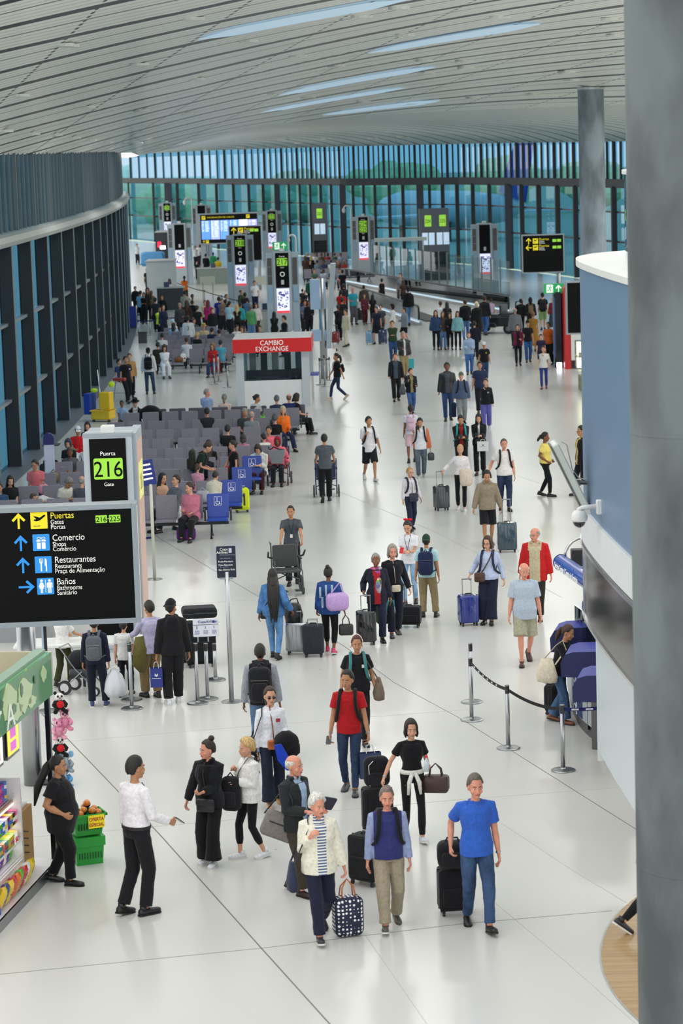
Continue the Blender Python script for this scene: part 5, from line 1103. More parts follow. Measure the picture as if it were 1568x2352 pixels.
# blue cylinder sign
a_ = P(1289, 1292, 36.5); b_ = P(1366, 1346, 33.9); t = thing('service_centre_sign', 'blue cylindrical sign reading Service Center with chrome arch', 'sign', a_); d = b_ - a_
MB().tube([(0, 0, 0), tuple(d)], .118, 24).build('tube', M('#1c3f9e', 'gloss', .25), t, smooth=False); MB().tube([tuple(-d.normalized() * .012), (0, 0, 0)], .124, 24).build('end_cap', M('#1b2a58'), t)
dn = d.normalized(); up2 = V((0, 0, 1)); tv = (V((-1, -.45, 0)).normalized()); rr = Matrix((dn, (up2 - dn * up2.dot(dn)).normalized(), dn.cross((up2 - dn * up2.dot(dn)).normalized()))).transposed()
to = text('Service Center / Centro de Servicio', .125, 'lettering', WHT, t, (0, 0, 0), th=.001, sx=1.0); nrm = rr.col[2]; sg = 1 if nrm.y < 0 else -1
if sg < 0: rr = Matrix((dn, rr.col[1], -nrm)).transposed()
to.rotation_euler = rr.to_euler(); to.location = dn * .10 + nrm * sg * .121 - rr.col[1] * .05
m = MB(); m.tube([tuple(dn * .16 + V((.02 + .28 - .28 * cos(a), 0, .08 + .30 * sin(a)))) for a in [pi * j / 10 for j in range(8)]], .022, 10); m.build('chrome_arch', M('#b9bbbc', 'metal', .15), t, smooth=True); m = MB(); m.rbox(.16, .75, .12, .3, -.09, .16, .02); m.build('black_box', M('#2a2b2e'), t)
# counters
cp = [G(1302, 1600), G(1312, 1642), G(1338, 1684), G(1405, 1731), G(1470, 1760)]; cl_ = plan_smooth([(p.x, p.y) for p in cp], 5)
t = thing('service_counter', 'curved white airline service counter with dark plinth and blue tops', 'counter', (cl_[8][0], cl_[8][1], 0)); O = V((cl_[8][0], cl_[8][1])); rel = [(p[0] - O.x, p[1] - O.y) for p in cl_]
def band(pl, d0, d1): return off_(pl, d0) + off_(pl, d1)[::-1]
sgn = 1 if off_(rel, .1)[5][0] > rel[5][0] else -1
m = MB(); m.prism(band(rel, sgn * .04, sgn * .75), 0, .2); m.build('plinth', M('#4c4b4e'), t)
m = MB(); m.prism(band(rel, 0, sgn * .75), .2, .98); m.build('body', M('#969ea3', 'paint'), t)
m = MB(); m.prism(band(rel, -sgn * .20, sgn * .8), .98, 1.04); m.build('worktop', M('#86888a', 'metal', .35), t)
m = MB(); i0 = 3; m.prism(band(rel[6:11], -sgn * .012, 0), .22, .96); bp_ = m.build('printed_panel', M('#1b2f5e', 'paint'), t); m = MB()
for q in range(6):
 zc = .22 + q * .12; pc = rel[8]; dv = (V(rel[9]) - V(rel[7])).normalized(); off = V((-dv.y, dv.x)) * (-sgn * .02)
 m.tube([(pc[0] + off.x + dv.x * .17 * cos(a), pc[1] + off.y + dv.y * .17 * cos(a), zc + .13 * sin(a)) for a in [pi * j / 10 for j in range(11)]], .010, 5)
m.build('white_arcs', M('#cfd6e4'), bp_)
for i, lbm in ((11, .62), (15, .5)):
 p, p2 = rel[i], rel[i + 1]; m = MB(); m.prism([p, (p[0] + (p2[0] - p[0]) * .12, p[1] + (p2[1] - p[1]) * .12), (p[0] + .1, p[1] + .6), (p[0] + .05, p[1] + .6)], .1, .98); m.build('divider', M('#4b443e'), t)
# blue rounded counter tops
for px, py, w_, lb in ((1322, 1452, .62, 'blue rounded counter hood farthest along the service counter'), (1350, 1505, .75, 'blue rounded counter hood in front of the leaning woman'), (1380, 1560, .7, 'blue rounded counter hood nearest, under the glass screen')):
 g = G(px, py, 1.3); t2 = thing('counter_hood', lb, 'counter top', (g.x, g.y, 1.04), radians(-12), None); m = MB(); prof = [(-.36, 0), (-.37, .22), (-.30, .34), (-.18, .38), (.35, .40), (.35, .0)]
 vs = [(x, -w_ / 2, z) for x, z in prof] + [(x, w_ / 2, z) for x, z in prof]; k_ = len(prof); m.add(vs, [(j, (j + 1) % k_, (j + 1) % k_ + k_, j + k_) for j in range(k_)]); h_ = m.build('hood', M('#10208a', 'plain', .45), t2); [MB().add([(x, y, z) for x, z in prof], [tuple(range(k_))]).build('hood_edge', M('#161d52'), t2) for y in (-w_ / 2, w_ / 2)]
 m = MB(); m.box(-.05, .25, -.2, .2, 0, .05); m.box(.0, .04, -.2, .2, .05, .30); m.build('monitor', M('#2b2d31'), t2)
for k_, (x0, x1, yt, yb) in enumerate(((1320, 1352, 1372, 1478), (1338, 1372, 1395, 1500))):
 g = G(x0, yb, 1.06); m = MB(); m.box(0, .012, -.9, 0, 0, .62); o = m.build('acrylic_screen', M('#d5dcd8', 'glass'), None, g); o.rotation_euler.z = radians(8); tag(o, ['rear', 'front'][k_] + ' clear acrylic sneeze screen standing on the service counter', 'screen')
g = G(1415, 1737); t2 = thing('counter_end_cabinet', 'dark grey end cabinet of the service counter with cable holes', 'cabinet', (g.x, g.y + .3, 0), radians(-28)); m = MB(); m.box(-.35, .45, 0, .6, 0, .95); m.build('body', M('#5a5658', 'paint'), t2); m = MB(); [m.tube([(.0, -.004, z), (.0, .01, z)], .018, 10) for z in (.34, .24)]; m.build('cable_hole', BK, t2)
g = G(1425, 1740); t2 = thing('luggage_scale', 'small white scale box on the floor at counter end', 'scale', (g.x, g.y, 0)); m = MB(); m.rbox(-.28, .35, -.2, .25, .04, .14, .03); m.build('platform', WH, t2); m = MB(); m.box(-.24, .31, -.16, .2, 0, .04); m.build('foot', DK, t2)
# big concrete column, near and far
c = P(1604, 1176, 20.3); m = MB(); m.cyl(c.x, c.y, 0, 14, .545, 64); o = struct('trim_22', m, M('#596062', 'concrete'), True); o.name = 'wall_column_near'
m = MB()
for z in (2.95, 6.55, 10.1): m.lathe([(.545, -.012), (.549, 0), (.545, .012)], (c.x, c.y, z), 64)
struct('trim_23', m, M('#575e60', 'concrete'))
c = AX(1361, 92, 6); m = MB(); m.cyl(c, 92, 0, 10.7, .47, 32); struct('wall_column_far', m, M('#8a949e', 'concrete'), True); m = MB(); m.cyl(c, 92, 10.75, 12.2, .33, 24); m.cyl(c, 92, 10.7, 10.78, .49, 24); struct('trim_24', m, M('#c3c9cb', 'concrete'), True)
# ============================================================ FAR RIGHT: partition, moving walkway, cart
ga, gb = G(858, 650), G(1172, 706); t = thing('glass_partition', 'long clear glass partition with slim steel posts beyond the moving walkway', 'partition'); n = 17; gm = M('#dcebe9', 'glass')
for i in range(n):
 a, b = lerp(ga, gb, i / n), lerp(ga, gb, (i + 1) / n); m = MB(); m.add([a + V((0, 0, .1)), b + V((0, 0, .1)), b + V((0, 0, 2.5)), a + V((0, 0, 2.5))], [(0, 1, 2, 3)]); m.build('glass_pane', gm, t)
 MB().box(a.x - .04, a.x + .04, a.y - .04, a.y + .04, 0, 2.6).build('post', M('#73797c', 'metal', .4), t)
o = thing('canopy_beam', 'pale horizontal beam above the left part of the glass partition', 'beam', P(860, 556, 160)); MB().box(0, 3.3, 0, .35, 0, .22).build('beam', M('#b8c4c2', 'paint'), o); MB().box(.2, .3, 0, .1, -3, 0).build('support', M('#b8c4c2', 'paint'), o); MB().box(3.0, 3.1, 0, .1, -3, 0).build('support', M('#b8c4c2', 'paint'), o)
for nm, (p0, p1) in (('rear balustrade of the moving walkway with dark handrail', ((795, 652), (1168, 722))), ('front balustrade of the moving walkway with dark handrail', ((800, 690), (962, 748)))):
 a, b = G(*p0), G(*p1); d = (b - a); L_ = d.length; t = thing('walkway_balustrade', nm, 'moving walkway', a, atan2(d.y, d.x)); MB().box(0, L_, -.02, .02, .15, .92).build('glass_panel', gm, t); MB().tube([(0, 0, .5), (0, 0, .92), (.15, 0, .98), (L_ - .15, 0, .98), (L_, 0, .9), (L_ + .05, 0, .55), (L_, 0, .3)], .05, 8).build('handrail', M('#16181b'), t); MB().box(0, L_, -.15, .15, 0, .16).build('skirting', M('#8d9496', 'metal'), t)
 m = MB(); m.box(0, L_, -.03, .03, .16, .21); m.build('light_strip', M('#cfe0ea', 'plain', .4, .6), t)
a, b = G(800, 668), G(1000, 738); d = b - a; m = MB(); m.box(0, d.length, -.5, .5, 0, .05); o = m.build('walkway_pallet', M('#4b4e50', 'metal', .6), None, a, atan2(d.y, d.x)); tag(o, 'dark ribbed moving belt between the two walkway balustrades', 'moving walkway')
# electric cart
g = G(1140, 765); t = thing('electric_cart', 'black electric passenger cart parked near the walkway end', 'cart', g, radians(158)); CB = M('#101114', 'gloss', .3)
m = MB(); m.rbox(-1.2, 1.1, -.6, .6, .35, .85, .18, n=5); m.rbox(-.2, 1.15, -.62, .62, .3, .55, .1); m.build('body', CB, t, smooth=False); m = MB(); m.rbox(-1.0, -.4, -.55, .55, .8, 1.0, .06); m.rbox(-.25, .3, -.55, .55, .75, .92, .06); m.build('seat', M('#2d2e31', 'leather'), t); m = MB(); m.rbox(-.42, -.32, -.5, .5, .9, 1.35, .04); m.build('seat_back', M('#2d2e31', 'leather'), t)
for sx in (-.8, .75):
 for sy in (-.58, .58): m = MB(); m.tube([(sx, sy - .09, .25), (sx, sy + .09, .25)], .25, 20); w_ = m.build('wheel', M('#131314'), t); MB().tube([(sx, sy - .1, .25), (sx, sy + .1, .25)], .12, 12).build('hub', M('#8b8d8f', 'metal'), w_)
m = MB(); m.tube([(-1.1, -.5, .8), (-1.15, -.5, 1.5), (-1.15, .5, 1.5), (-1.1, .5, .8)], .03, 8); m.tube([(-1.15, -.5, 1.2), (-1.15, .5, 1.2)], .02, 8); m.build('rear_rail', M('#23252a', 'metal'), t);
for sy in (-.4, .4): MB().rbox(-1.24, -1.2, sy - .07, sy + .07, .62, .70, .01).build('tail_light', M('#e8202a', 'plain', .4, 1.5), t)
# light-blue display on a steel post with a slanted slab
g = G(745, 870); D = g.y; kk = D / FPX; t = thing('display_stand', 'pale blue display boxes and a slanted slab on a steel post behind the kiosk', 'display', g)
MB().cyl(0, 0, 0, ztop(745, 870, 640), .14, 20).build('post', STEEL, t, smooth=True); z1, z2 = ztop(745, 870, 641), ztop(745, 870, 710); m = MB(); m.rbox(-27 * kk, 8 * kk, -.12, .25, z2, z1, .03); m.build('upper_box', M('#9db9d6', 'paint'), t); z1, z2 = ztop(745, 870, 757), ztop(745, 870, 783); m = MB(); m.rbox(-27 * kk, 8 * kk, -.12, .2, z2, z1, .02); m.build('lower_box', M('#9db9d6', 'paint'), t)
z1, z2 = ztop(745, 870, 606), ztop(745, 870, 800); m = MB(); vs = [(x + dx, y, z) for z, dx in ((z2, 6 * kk), (z1, 22 * kk)) for x, y in ((0, -.2), (12 * kk, -.2), (12 * kk, .5), (0, .5))]; m.add(vs, [(3, 2, 1, 0), (4, 5, 6, 7), (0, 1, 5, 4), (1, 2, 6, 5), (2, 3, 7, 6), (3, 0, 4, 7)]); m.build('slanted_slab', M('#a9b4bc', 'paint', .35), t)
for k_, (px, py, D, lb) in enumerate(((430, 462, 225, 'white hooked lamp-post camera above the distant left pylons'), (668, 548, 135, 'white hooked camera post beside the exit sign over pylon 217'), (795, 480, 180, 'white hooked camera left of pylon 224'))):
 p = P(px, py, D); kk = D / FPX; t = thing('pole_camera', lb, 'camera', (p.x, p.y, 0)); m = MB(); m.tube([(10 * kk, 0, 0), (10 * kk, 0, p.z)] + [(10 * kk - 8 * kk + 8 * kk * cos(a), 0, p.z + 8 * kk * sin(a)) for a in [pi * j / 8 for j in range(1, 9)]], .05, 8); m.build('pole', WH, t, smooth=True); m = MB(); m.ball((-6 * kk, 0, p.z - 3 * kk), (4 * kk, 4 * kk, 6 * kk), 10); m.build('dome', WH, t, smooth=True)
# shops on the right
g = G(1306, 848); t = thing('shop_pillar', 'red shop end wall with white panel at the right of the hall', 'shop', g); MB().box(-.15, .1, 0, 2.5, 0, 3.2).build('red_wall', M('#c01c22', 'paint'), t); MB().box(.1, 1.6, -.05, .05, .35, 1.45).build('white_panel', WH, t); MB().box(.1, 1.6, 0, 2, 2.2, 2.6).build('fascia', M('#3b5d7a'), t); m = MB(); m.box(.12, 1.5, .4, 1.6, .0, .3); m.build('plinth', DGREY, t)
g = G(1322, 895); t = thing('display_case', 'lit glass display case on low wooden legs at the hall right edge', 'display case', g); MB().box(.1, 2.2, 0, 1.2, .62, 1.7).build('glass_case', M('#e8eee8', 'glass'), t); m = MB(); m.box(.1, 2.2, 0, 1.2, .55, .62); m.box(.1, 2.2, 0, 1.2, 1.15, 1.17); m.build('shelf', WH, t); MB().box(.15, 2.2, .9, 1.1, .7, 1.65).build('back_light', M('#fff2cf', 'plain', .5, 2.5), t)
random.seed(4); [MB().rbox(x, x + .1, .15 + y, .3 + y, z, z + .14, .02).build('boxed_item', M(c_), t) for z in (.62, 1.17) for x, y, c_ in [(random.uniform(.15, 2.0), random.uniform(0, .5), random.choice(['#c9a23a', '#7a3b2a', '#d8d0c0', '#a84432'])) for _ in range(9)]]
for i in range(3): MB().box(.1 + .02 * i, .3 + .02 * i, -.1 - .5 * i, .1 - .5 * i, 0, .55).build('wooden_leg', M('#8f8a68', 'wood'), t)
g = G(1284, 845); t = thing('video_totem', 'tall slim dark screen totem lit at its foot, right of the hall', 'screen', g); MB().box(-.12, .12, 0, 1.2, 0, 3.0).build('casing', DK, t); MB().box(-.13, -.12, .1, 1.1, .4, 2.8).build('screen', M('#3d5a8c', 'plain', .2, .4), t); MB().box(-.1, .1, -.02, 0, .1, 2.9).build('front_screen', M('#1c2130', 'gloss'), t); MB().box(-.1, .1, -.04, -.02, .02, .22).build('foot_light', M('#eef0ff', 'plain', .5, 4), t)
# security / gate counters at far left
for (x, y, w_, h, D_, c_, lb) in ((330, 700, 1.6, 2.6, 3, '#c6cccc', 'white security booth at the far left behind the queue'), (352, 712, 1.5, 1.3, 1.2, '#34373c', 'dark counter at the far left behind the queue'), (388, 642, 1.7, 3.4, 2.5, '#23262e', 'dark shop front with red and white lit signs at far left'), (497, 652, 2.6, 1.1, 1.0, '#7b8a84', 'long grey service desk beyond pylon 218'), (600, 705, 1.8, 1.1, .8, '#d2d2c6', 'pale gate desk with a small screen in front of pylon 217')):
 g = G(x + (40 if x < 360 else 0), y) if x != 600 else G(620, 762); t = thing('gate_desk' if h < 2 else 'booth', lb, 'desk' if h < 2 else 'booth', g); MB().box(-w_ / 2, w_ / 2, 0, D_, 0, h - .06).build('body', M(c_, 'paint'), t); MB().box(-w_ / 2 - .05, w_ / 2 + .05, -.05, D_ + .05, h - .06, h).build('top', M('#aeb4b4', 'paint'), t)
 if h > 3:
  for dx in (-.5, .5): MB().box(dx - .22, dx + .05, -.05, 0, 2.3, 2.7).build('lit_sign', M('#e01f3a', 'plain', .4, 1.5), t); MB().rbox(dx - .05, dx + .35, -.07, 0, 2.15, 2.42, .05).build('lit_sign', M('#eef0ff', 'plain', .4, 2.5), t)
 elif h < 2: MB().rbox(-.35, -.05, .1, .3, h, h + .3, .03).build('screen', M('#3c4a66'), t)
g = G(352, 655); t = thing('blue_container', 'light blue covered container on the far left counter', 'container', g + V((0, 0, 2.1))); MB().rbox(-.8, .8, 0, 1.2, 0, .95, .2).build('shell', M('#4a8fc4', 'paint'), t); MB().box(-.82, .82, -.02, 1.22, .1, .18).build('rim', M('#3b76a6'), t); t.location.z = 1.3
t2 = MB().box(-.9, .9, 0, 1.3, 0, 1.3).build('counter', M('#cfd3d2', 'paint'), None, g); tag(t2, 'white counter under the light blue container at far left', 'counter')
for k_, (x, y) in enumerate(((478, 690), (604, 690))):
 g = G(x, y); t = thing('blank_sign', ('left' if k_ == 0 else 'right') + ' blank cream placard on thin poles in the far queue area', 'sign', g); [MB().cyl(dx, 0, 0, 1.1, .03, 8).build('pole', STEEL, t) for dx in (-.3, .3)]; MB().rbox(-.45, .45, -.02, .02, .95, 1.45, .02).build('placard', M('#dcdccb'), t)
# rope lines of the gate queue
pp = None
for k_, (x, y) in enumerate(((385, 672), (432, 690), (470, 700), (510, 712), (548, 722), (590, 735))):
 q = stanchion(x, y, y - 34, 'thin stanchion number %s from the left along the far gate queue' % ['one', 'two', 'three', 'four', 'five', 'six'][k_]);
 if pp is not None: belt(pp, q, 'dark belt of the far gate queue, %s span' % ['', 'first', 'second', 'third', 'fourth', 'fifth'][k_], sag=.03)
 pp = q
pp = None
for k_, (x, y) in enumerate(((318, 770), (345, 770), (380, 765), (450, 756), (520, 752))):
 q = stanchion(x, y, y - 36, 'thin stanchion %s from the left along the near gate queue' % ['first', 'second', 'third', 'fourth', 'fifth'][k_])
 if pp is not None: belt(pp, q, 'navy belt of the near gate queue, %s span' % ['', 'first', 'second', 'third', 'fourth'][k_], '#1b2058', .02)
 pp = q
g = G(305, 755); t = thing('banner_stand', 'narrow blue vertical banner at the edge of the left wall', 'banner', g); MB().rbox(-.2, .2, -.02, .02, .1, 1.15, .03).build('banner', M('#1f2c80'), t); MB().box(-.2, .2, -.12, .12, 0, .1).build('foot', DGREY, t)
g = G(328, 788); t = thing('waste_bin', 'dark grey rectangular bin on the floor near the left wall', 'bin', g); MB().box(-.2, .2, -.15, .15, 0, .5).build('body', DGREY, t); MB().box(-.22, .22, -.17, .17, .5, .54).build('lid', DK, t)
# free-standing white-blue kiosk panel near the windows
g = G(113, 1071); g = G(111, 995, 1.75); g.z = 0; t = thing('info_totem', 'slim white totem with a rounded navy top by the left windows', 'totem', g); MB().box(-.13, .13, -.05, .05, 0, 1.45).build('white_body', M('#c5cbe0', 'paint'), t); m = MB(); m.plate([(-.14, 1.45), (.14, 1.45), (.14, 1.62)] + [(.14 * cos(a), 1.62 + .14 * sin(a)) for a in [pi * j / 8 for j in range(1, 8)]] + [(-.14, 1.62)], .06, .12); m.build('navy_top', M('#1a1c66', 'paint'), t); MB().box(-.18, .25, .06, .5, 1.4, 1.43).build('shelf', DK, t)
# cleaning trolley
g = G(238, 968); t = thing('cleaning_trolley', 'yellow janitor trolley with mop bucket by the left wall', 'trolley', g, radians(-20)); YC = M('#d9b51c', 'paint')
MB().rbox(-.35, .35, -.25, .25, .08, .38, .06).build('bucket', YC, t); m = MB(); m.tube([(-.37, -.27, .38), (.37, -.27, .38), (.37, .27, .38), (-.37, .27, .38), (-.37, -.27, .38)], .02, 6); m.build('bucket_rim', YC, t); MB().rbox(-.1, .3, -.1, .25, .38, 1.0, .05).build('wringer', YC, t); MB().box(-.62, -.40, -.2, .3, .25, .95).build('blue_bag', M('#1c3f9c', 'fabric'), t)
MB().tube([(.02, -.1, .2), (-.15, 0, 1.75)], .018, 8).build('mop_handle', M('#b9bcc0', 'metal'), t); m = MB(); m.ball((.3, .1, 1.25), (.12, .08, .1), 8); m.ball((-.3, .0, 1.05), (.14, .1, .08), 8); m.build('cloths', M('#b9d630', 'fabric'), t); MB().tube([(.25, .2, .3), (.4, .3, 1.5)], .015, 6).build('broom_handle', M('#2b6a9c'), t); MB().rbox(.3, .75, .2, .35, 1.35, 1.45, .03).build('red_tray', M('#8a2a28'), t)
for sx in (-.28, .28): MB().tube([(sx, -.2, .04), (sx, -.15, .04)], .05, 10).build('wheel', DK, t)
# ============================================================ SWEETS STAND (left foreground)
ca = G(137, 1993); cb = G(0, 2143); dv = V((cb.x - ca.x, cb.y - ca.y, 0)).normalized(); Rz = atan2(dv.y, dv.x)      # local x runs along the front towards the viewer
T0 = Matrix.Translation((ca.x, ca.y, 0)) @ Matrix.Rotation(Rz, 4, 'Z')       # local y>0 points to the walkway (right)
nv = T0.to_3x3() @ V((0, 1, 0)); YS = 1 if nv.x > 0 else -1
t = thing('sweets_stand', 'white confectionery stand with lit shelves and a green painted fascia', 'stand', (ca.x, ca.y, 0), Rz)
def by(m, x0, x1, y0, y1, z0, z1): a, b = sorted((y0 * YS, y1 * YS)); return m.box(x0, x1, a, b, z0, z1)
WS = M('#dedde0', 'paint', .3)
by(MB(), -.0, 4.2, -1.6, 0, 0, .13).build('platform', WS, t); by(MB(), -.0, 4.2, -.02, .006, 0, .13).build('platform_edge', M('#8d9094', 'metal', .35), t)
SX = 1.05                                                                     # the shelf unit starts here
by(MB(), SX - .05, SX, -.75, -.16, .13, 1.42).build('end_panel', WS, t); by(MB(), SX, 4.2, -.80, -.74, .13, 1.9).build('back_panel', M('#ece6e2', 'paint'), t)
SZ = [.13, .42, .66, .90, 1.16]
for i, z in enumerate(SZ[1:]): m = MB(); by(m, SX, 4.2, -.74, -.16 - .03 * i, z - .035, z); s_ = m.build('shelf', WS if i < 3 else M('#b9987e', 'wood'), t); m = MB(); [m.tube([(SX, (-.15 - .03 * i) * YS, z + dz_), (4.2, (-.15 - .03 * i) * YS, z + dz_)], .004, 5) for dz_ in (.04, .08)]; m.build('wire_rail', M('#c3c6c9', 'metal'), s_); by(MB(), SX + .02, 4.2, -.30, -.24, z - .05, z - .037).build('shelf_light', M('#fff6ea', 'plain', .5, 2.2), s_)
by(MB(), .15, SX - .1, -.95, -.45, .13, .16).build('kick', WS, t)
by(MB(), .0, .07, -.08, -.02, .13, 2.2).build('corner_post', M('#23262b', 'metal'), t)
# fascia
zf0, zf1 = 2.24, 2.78; by(MB(), .0, 4.2, -.06, .02, zf0, zf1).build('fascia', M('#1d7f3e', 'gloss', .25), t)
by(MB(), -.06, 0, -1.9, .02, zf0 + .1, zf1).build('end_fascia', M('#b9b49a', 'paint'), t); by(MB(), 0, 4.2, -1.9, -.06, zf1 - .35, zf1 - .3).build('roof', M('#968a6c', 'paint'), t); by(MB(), -.03, 4.2, -.20, -.06, zf1, zf1 + .03).build('fascia_top', M('#7f9a86', 'paint'), t)
random.seed(12)
def blob(cx, cz, r, st=1.0):
 return [(cx + r * st * (1 + .35 * noise.noise(V((cos(a) * 2, sin(a) * 2, cx)))) * cos(a), cz + r * (1 + .5 * noise.noise(V((cos(a) * 2 + 5, sin(a) * 2, cz)))) * sin(a)) for a in [2 * pi * j / 18 for j in range(18)]]
def fp(m, pts, y0, mi=0): n_ = len(pts); vs = [(x, (y0) * YS, z) for x, z in pts] + [(x, (y0 + .006) * YS, z) for x, z in pts]; m.add(vs, [tuple(range(n_)), tuple(range(2 * n_ - 1, n_ - 1, -1))] + [(j, (j + 1) % n_, (j + 1) % n_ + n_, j + n_) for j in range(n_)], mi)
for cx, cz, r, st in ((.38, 2.58, .10, 1.2), (1.25, 2.50, .20, 1.6), (1.9, 2.55, .22, 1.4), (2.6, 2.5, .2, 1.3), (1.6, 2.38, .1, 2.2), (.95, 2.36, .07, 2.5)): m = MB(); fp(m, blob(cx, cz, r, st), .021); m.build('pale_painted_shape', M('#bcd39c', 'gloss', .3), t)
for cx, cz, r, st in ((.80, 2.60, .05, .8), (1.4, 2.6, .08, .7), (1.75, 2.45, .06, 1.6), (2.3, 2.62, .07, 1.5)): m = MB(); fp(m, blob(cx, cz, r, st), .028); m.build('dark_painted_shape', M('#0f5f33', 'gloss', .3), t)
for x, s_ in ((2.12, 'A'), (2.62, 'T')): lo = text(s_, .42, 'lettering', M('#dfe3dc', 'plain', .4, .15), t, (x, .04 * YS, 2.27), (pi / 2, 0, pi if YS > 0 else 0)); lo.scale = (1.3, 1, 1)
# screens under the fascia
for x0, x1, c1, c2, lb in ((1.45, 1.95, '#e4cf3a', '#b94fae', 'small lit yellow and purple advertising screen under the green fascia'), (2.12, 2.62, '#e8dcd6', '#d8573a', 'small lit white and red advertising screen under the green fascia')):
 s2 = thing('advertising_screen', lb, 'screen', T0 @ V((x0, -.02 * YS, 1.93)), Rz); by(MB(), 0, x1 - x0, -.08, 0, -.06, .34).build('casing', M('#15171a', 'gloss'), s2); by(MB(), .03, x1 - x0 - .03, 0, .006, -.02, .32).build('screen', M(c1, 'plain', .3, .9), s2); m = MB(); by(m, .15, .38, .006, .010, .02, .13); by(m, .15, .38, .006, .010, .17, .29); m.build('screen_picture', M(c2, 'plain', .3, .7), s2)
# confectionery, every packet its own
def item(kind, x, y, z, sz, c1, c2, label, rz=0, tilt=0):
 a, d, h = sz; s2 = thing(kind, label, {'candy_box': 'box', 'snack_bag': 'bag', 'candy_tin': 'tin', 'candy_pouch': 'pouch', 'bottle': 'bottle'}[kind], T0 @ V((x, y * YS, z)), Rz + rz); s2.rotation_euler.x = tilt * YS; s2['group'] = kind.replace('_', ' ') + 's on the sweets stand'
 if kind == 'candy_box': m = MB(); m.box(-a / 2, a / 2, -d / 2, d / 2, 0, h); m.build('carton', M(c1, 'gloss', .3), s2); m = MB(); m.box(-a * .51, a * .51, -d * .51, d * .51, h * .3, h * .62); m.build('printed_band', M(c2, 'gloss', .3), s2)
 elif kind == 'candy_tin': m = MB(); m.cyl(0, 0, 0, h, a / 2, 16); m.build('can', M(c1, 'gloss', .3), s2); m = MB(); m.cyl(0, 0, h * .35, h * .7, a / 2 + .002, 16); m.build('printed_band', M(c2, 'gloss', .3), s2)
 elif kind == 'bottle': m = MB(); m.lathe([(.001, 0), (a / 2, 0), (a / 2, h * .6), (a * .2, h * .8), (a * .16, h)], n=14); m.build('bottle_body', M(c1, 'gloss', .3), s2, smooth=True); m = MB(); m.cyl(0, 0, h, h * 1.06, a * .2, 10); m.build('bottle_cap', M(c2), s2)
 else:
  m = MB(); nu, nv = 8, 10; vs = []; fs = []
  for sd in (1, -1):
   for i in range(nu + 1):
    for j in range(nv + 1):
     u_, v_ = i / nu * 2 - 1, j / nv * 2 - 1; bul = max(0, (1 - u_ ** 2) * (1 - v_ ** 4)) ** .6; vs.append((u_ * a / 2 * (1 - .12 * (1 - v_ ** 2)), sd * d / 2 * bul + .004 * sin(u_ * 9 + v_ * 7), (v_ + 1) * h / 2))
  o_ = (nu + 1) * (nv + 1)
  for i in range(nu):
   for j in range(nv): k = i * (nv + 1) + j; fs.append((k, k + nv + 1, k + nv + 2, k + 1)); fs.append((o_ + k, o_ + k + 1, o_ + k + nv + 2, o_ + k + nv + 1))
  m.add(vs, fs); m.build('foil_bag', M(c1, 'gloss', .22), s2, smooth=True); m = MB(); m.ball((0, 0, h * .55), (a * .33, d * .53, h * .20), 12); m.build('printed_patch', M(c2, 'gloss', .25), s2, smooth=True)
random.seed(21); CN = {'#7a2f8c': 'purple', '#a8348c': 'magenta', '#2f6fc4': 'blue', '#c2242c': 'red', '#e3c01c': 'yellow', '#58b030': 'green', '#e06a1c': 'orange', '#e8e6e0': 'white', '#1f7d8c': 'teal', '#d8508c': 'pink', '#4a2a20': 'brown', '#8fc41c': 'lime', '#4f3a9c': 'violet', '#1b2f7c': 'navy'}
ordn = [q + ' from end panel' for q in 'first second third fourth fifth sixth seventh eighth ninth tenth eleventh twelfth thirteenth fourteenth'.split()]
tiers = [(SZ[4], 'top shelf', [('candy_tin', c_) for c_ in ['#2f6fc4', '#7a2f8c', '#a8348c', '#a8348c', '#7a2f8c', '#4a2a20', '#a8348c', '#4f3a9c', '#2f6fc4', '#a8348c', '#4a2a20', '#7a2f8c']], (.085, .07, .12), .105),
  (SZ[3], 'second shelf', [('candy_box', c_) for c_ in ['#d8508c', '#4a2a20', '#e3c01c', '#7a2f8c', '#e8e6e0', '#2f6fc4', '#58b030', '#c2242c', '#e8e6e0', '#2f6fc4', '#e06a1c', '#d8508c']], (.09, .30, .15), .108),
  (SZ[2], 'third shelf', [('candy_box', c_) for c_ in ['#e3c01c', '#8fc41c', '#e3c01c', '#8fc41c', '#1f7d8c', '#e06a1c', '#1f7d8c', '#c2242c', '#e06a1c', '#e8e6e0', '#2f6fc4', '#c2242c']], (.10, .30, .13), .115),
  (SZ[1], 'fourth shelf', [('candy_pouch', c_) for c_ in ['#58b030', '#4f3a9c', '#e8e6e0', '#7a2f8c', '#2f6fc4', '#d8508c', '#58b030', '#c2242c', '#e06a1c', '#2f6fc4', '#d8508c', '#8fc41c']], (.13, .10, .20), .125)]
for z, nm, its, sz, st in tiers:
 for i, (kd, c_) in enumerate(its):
  for r_ in range(2 if kd == 'candy_tin' else 1):
   c2 = random.choice(['#e8e6e0', '#e3c01c', '#c2242c', '#2f6fc4', '#d8508c']); c2 = c2 if c2 != c_ else '#e8e6e0'
   item(kd, SX + .09 + i * st, -.34, z + .001 + r_ * .125, sz, c_, c2, '%s %s with %s band, %s, %s%s' % (CN[c_], {'candy_tin': 'candy tin', 'candy_box': 'candy box', 'candy_pouch': 'sweet pouch'}[kd], CN[c2], ordn[i], nm, (' lower layer', ' upper layer')[r_] if kd == 'candy_tin' else ''), random.uniform(-.1, .1), radians(-12) if kd == 'candy_pouch' else 0)
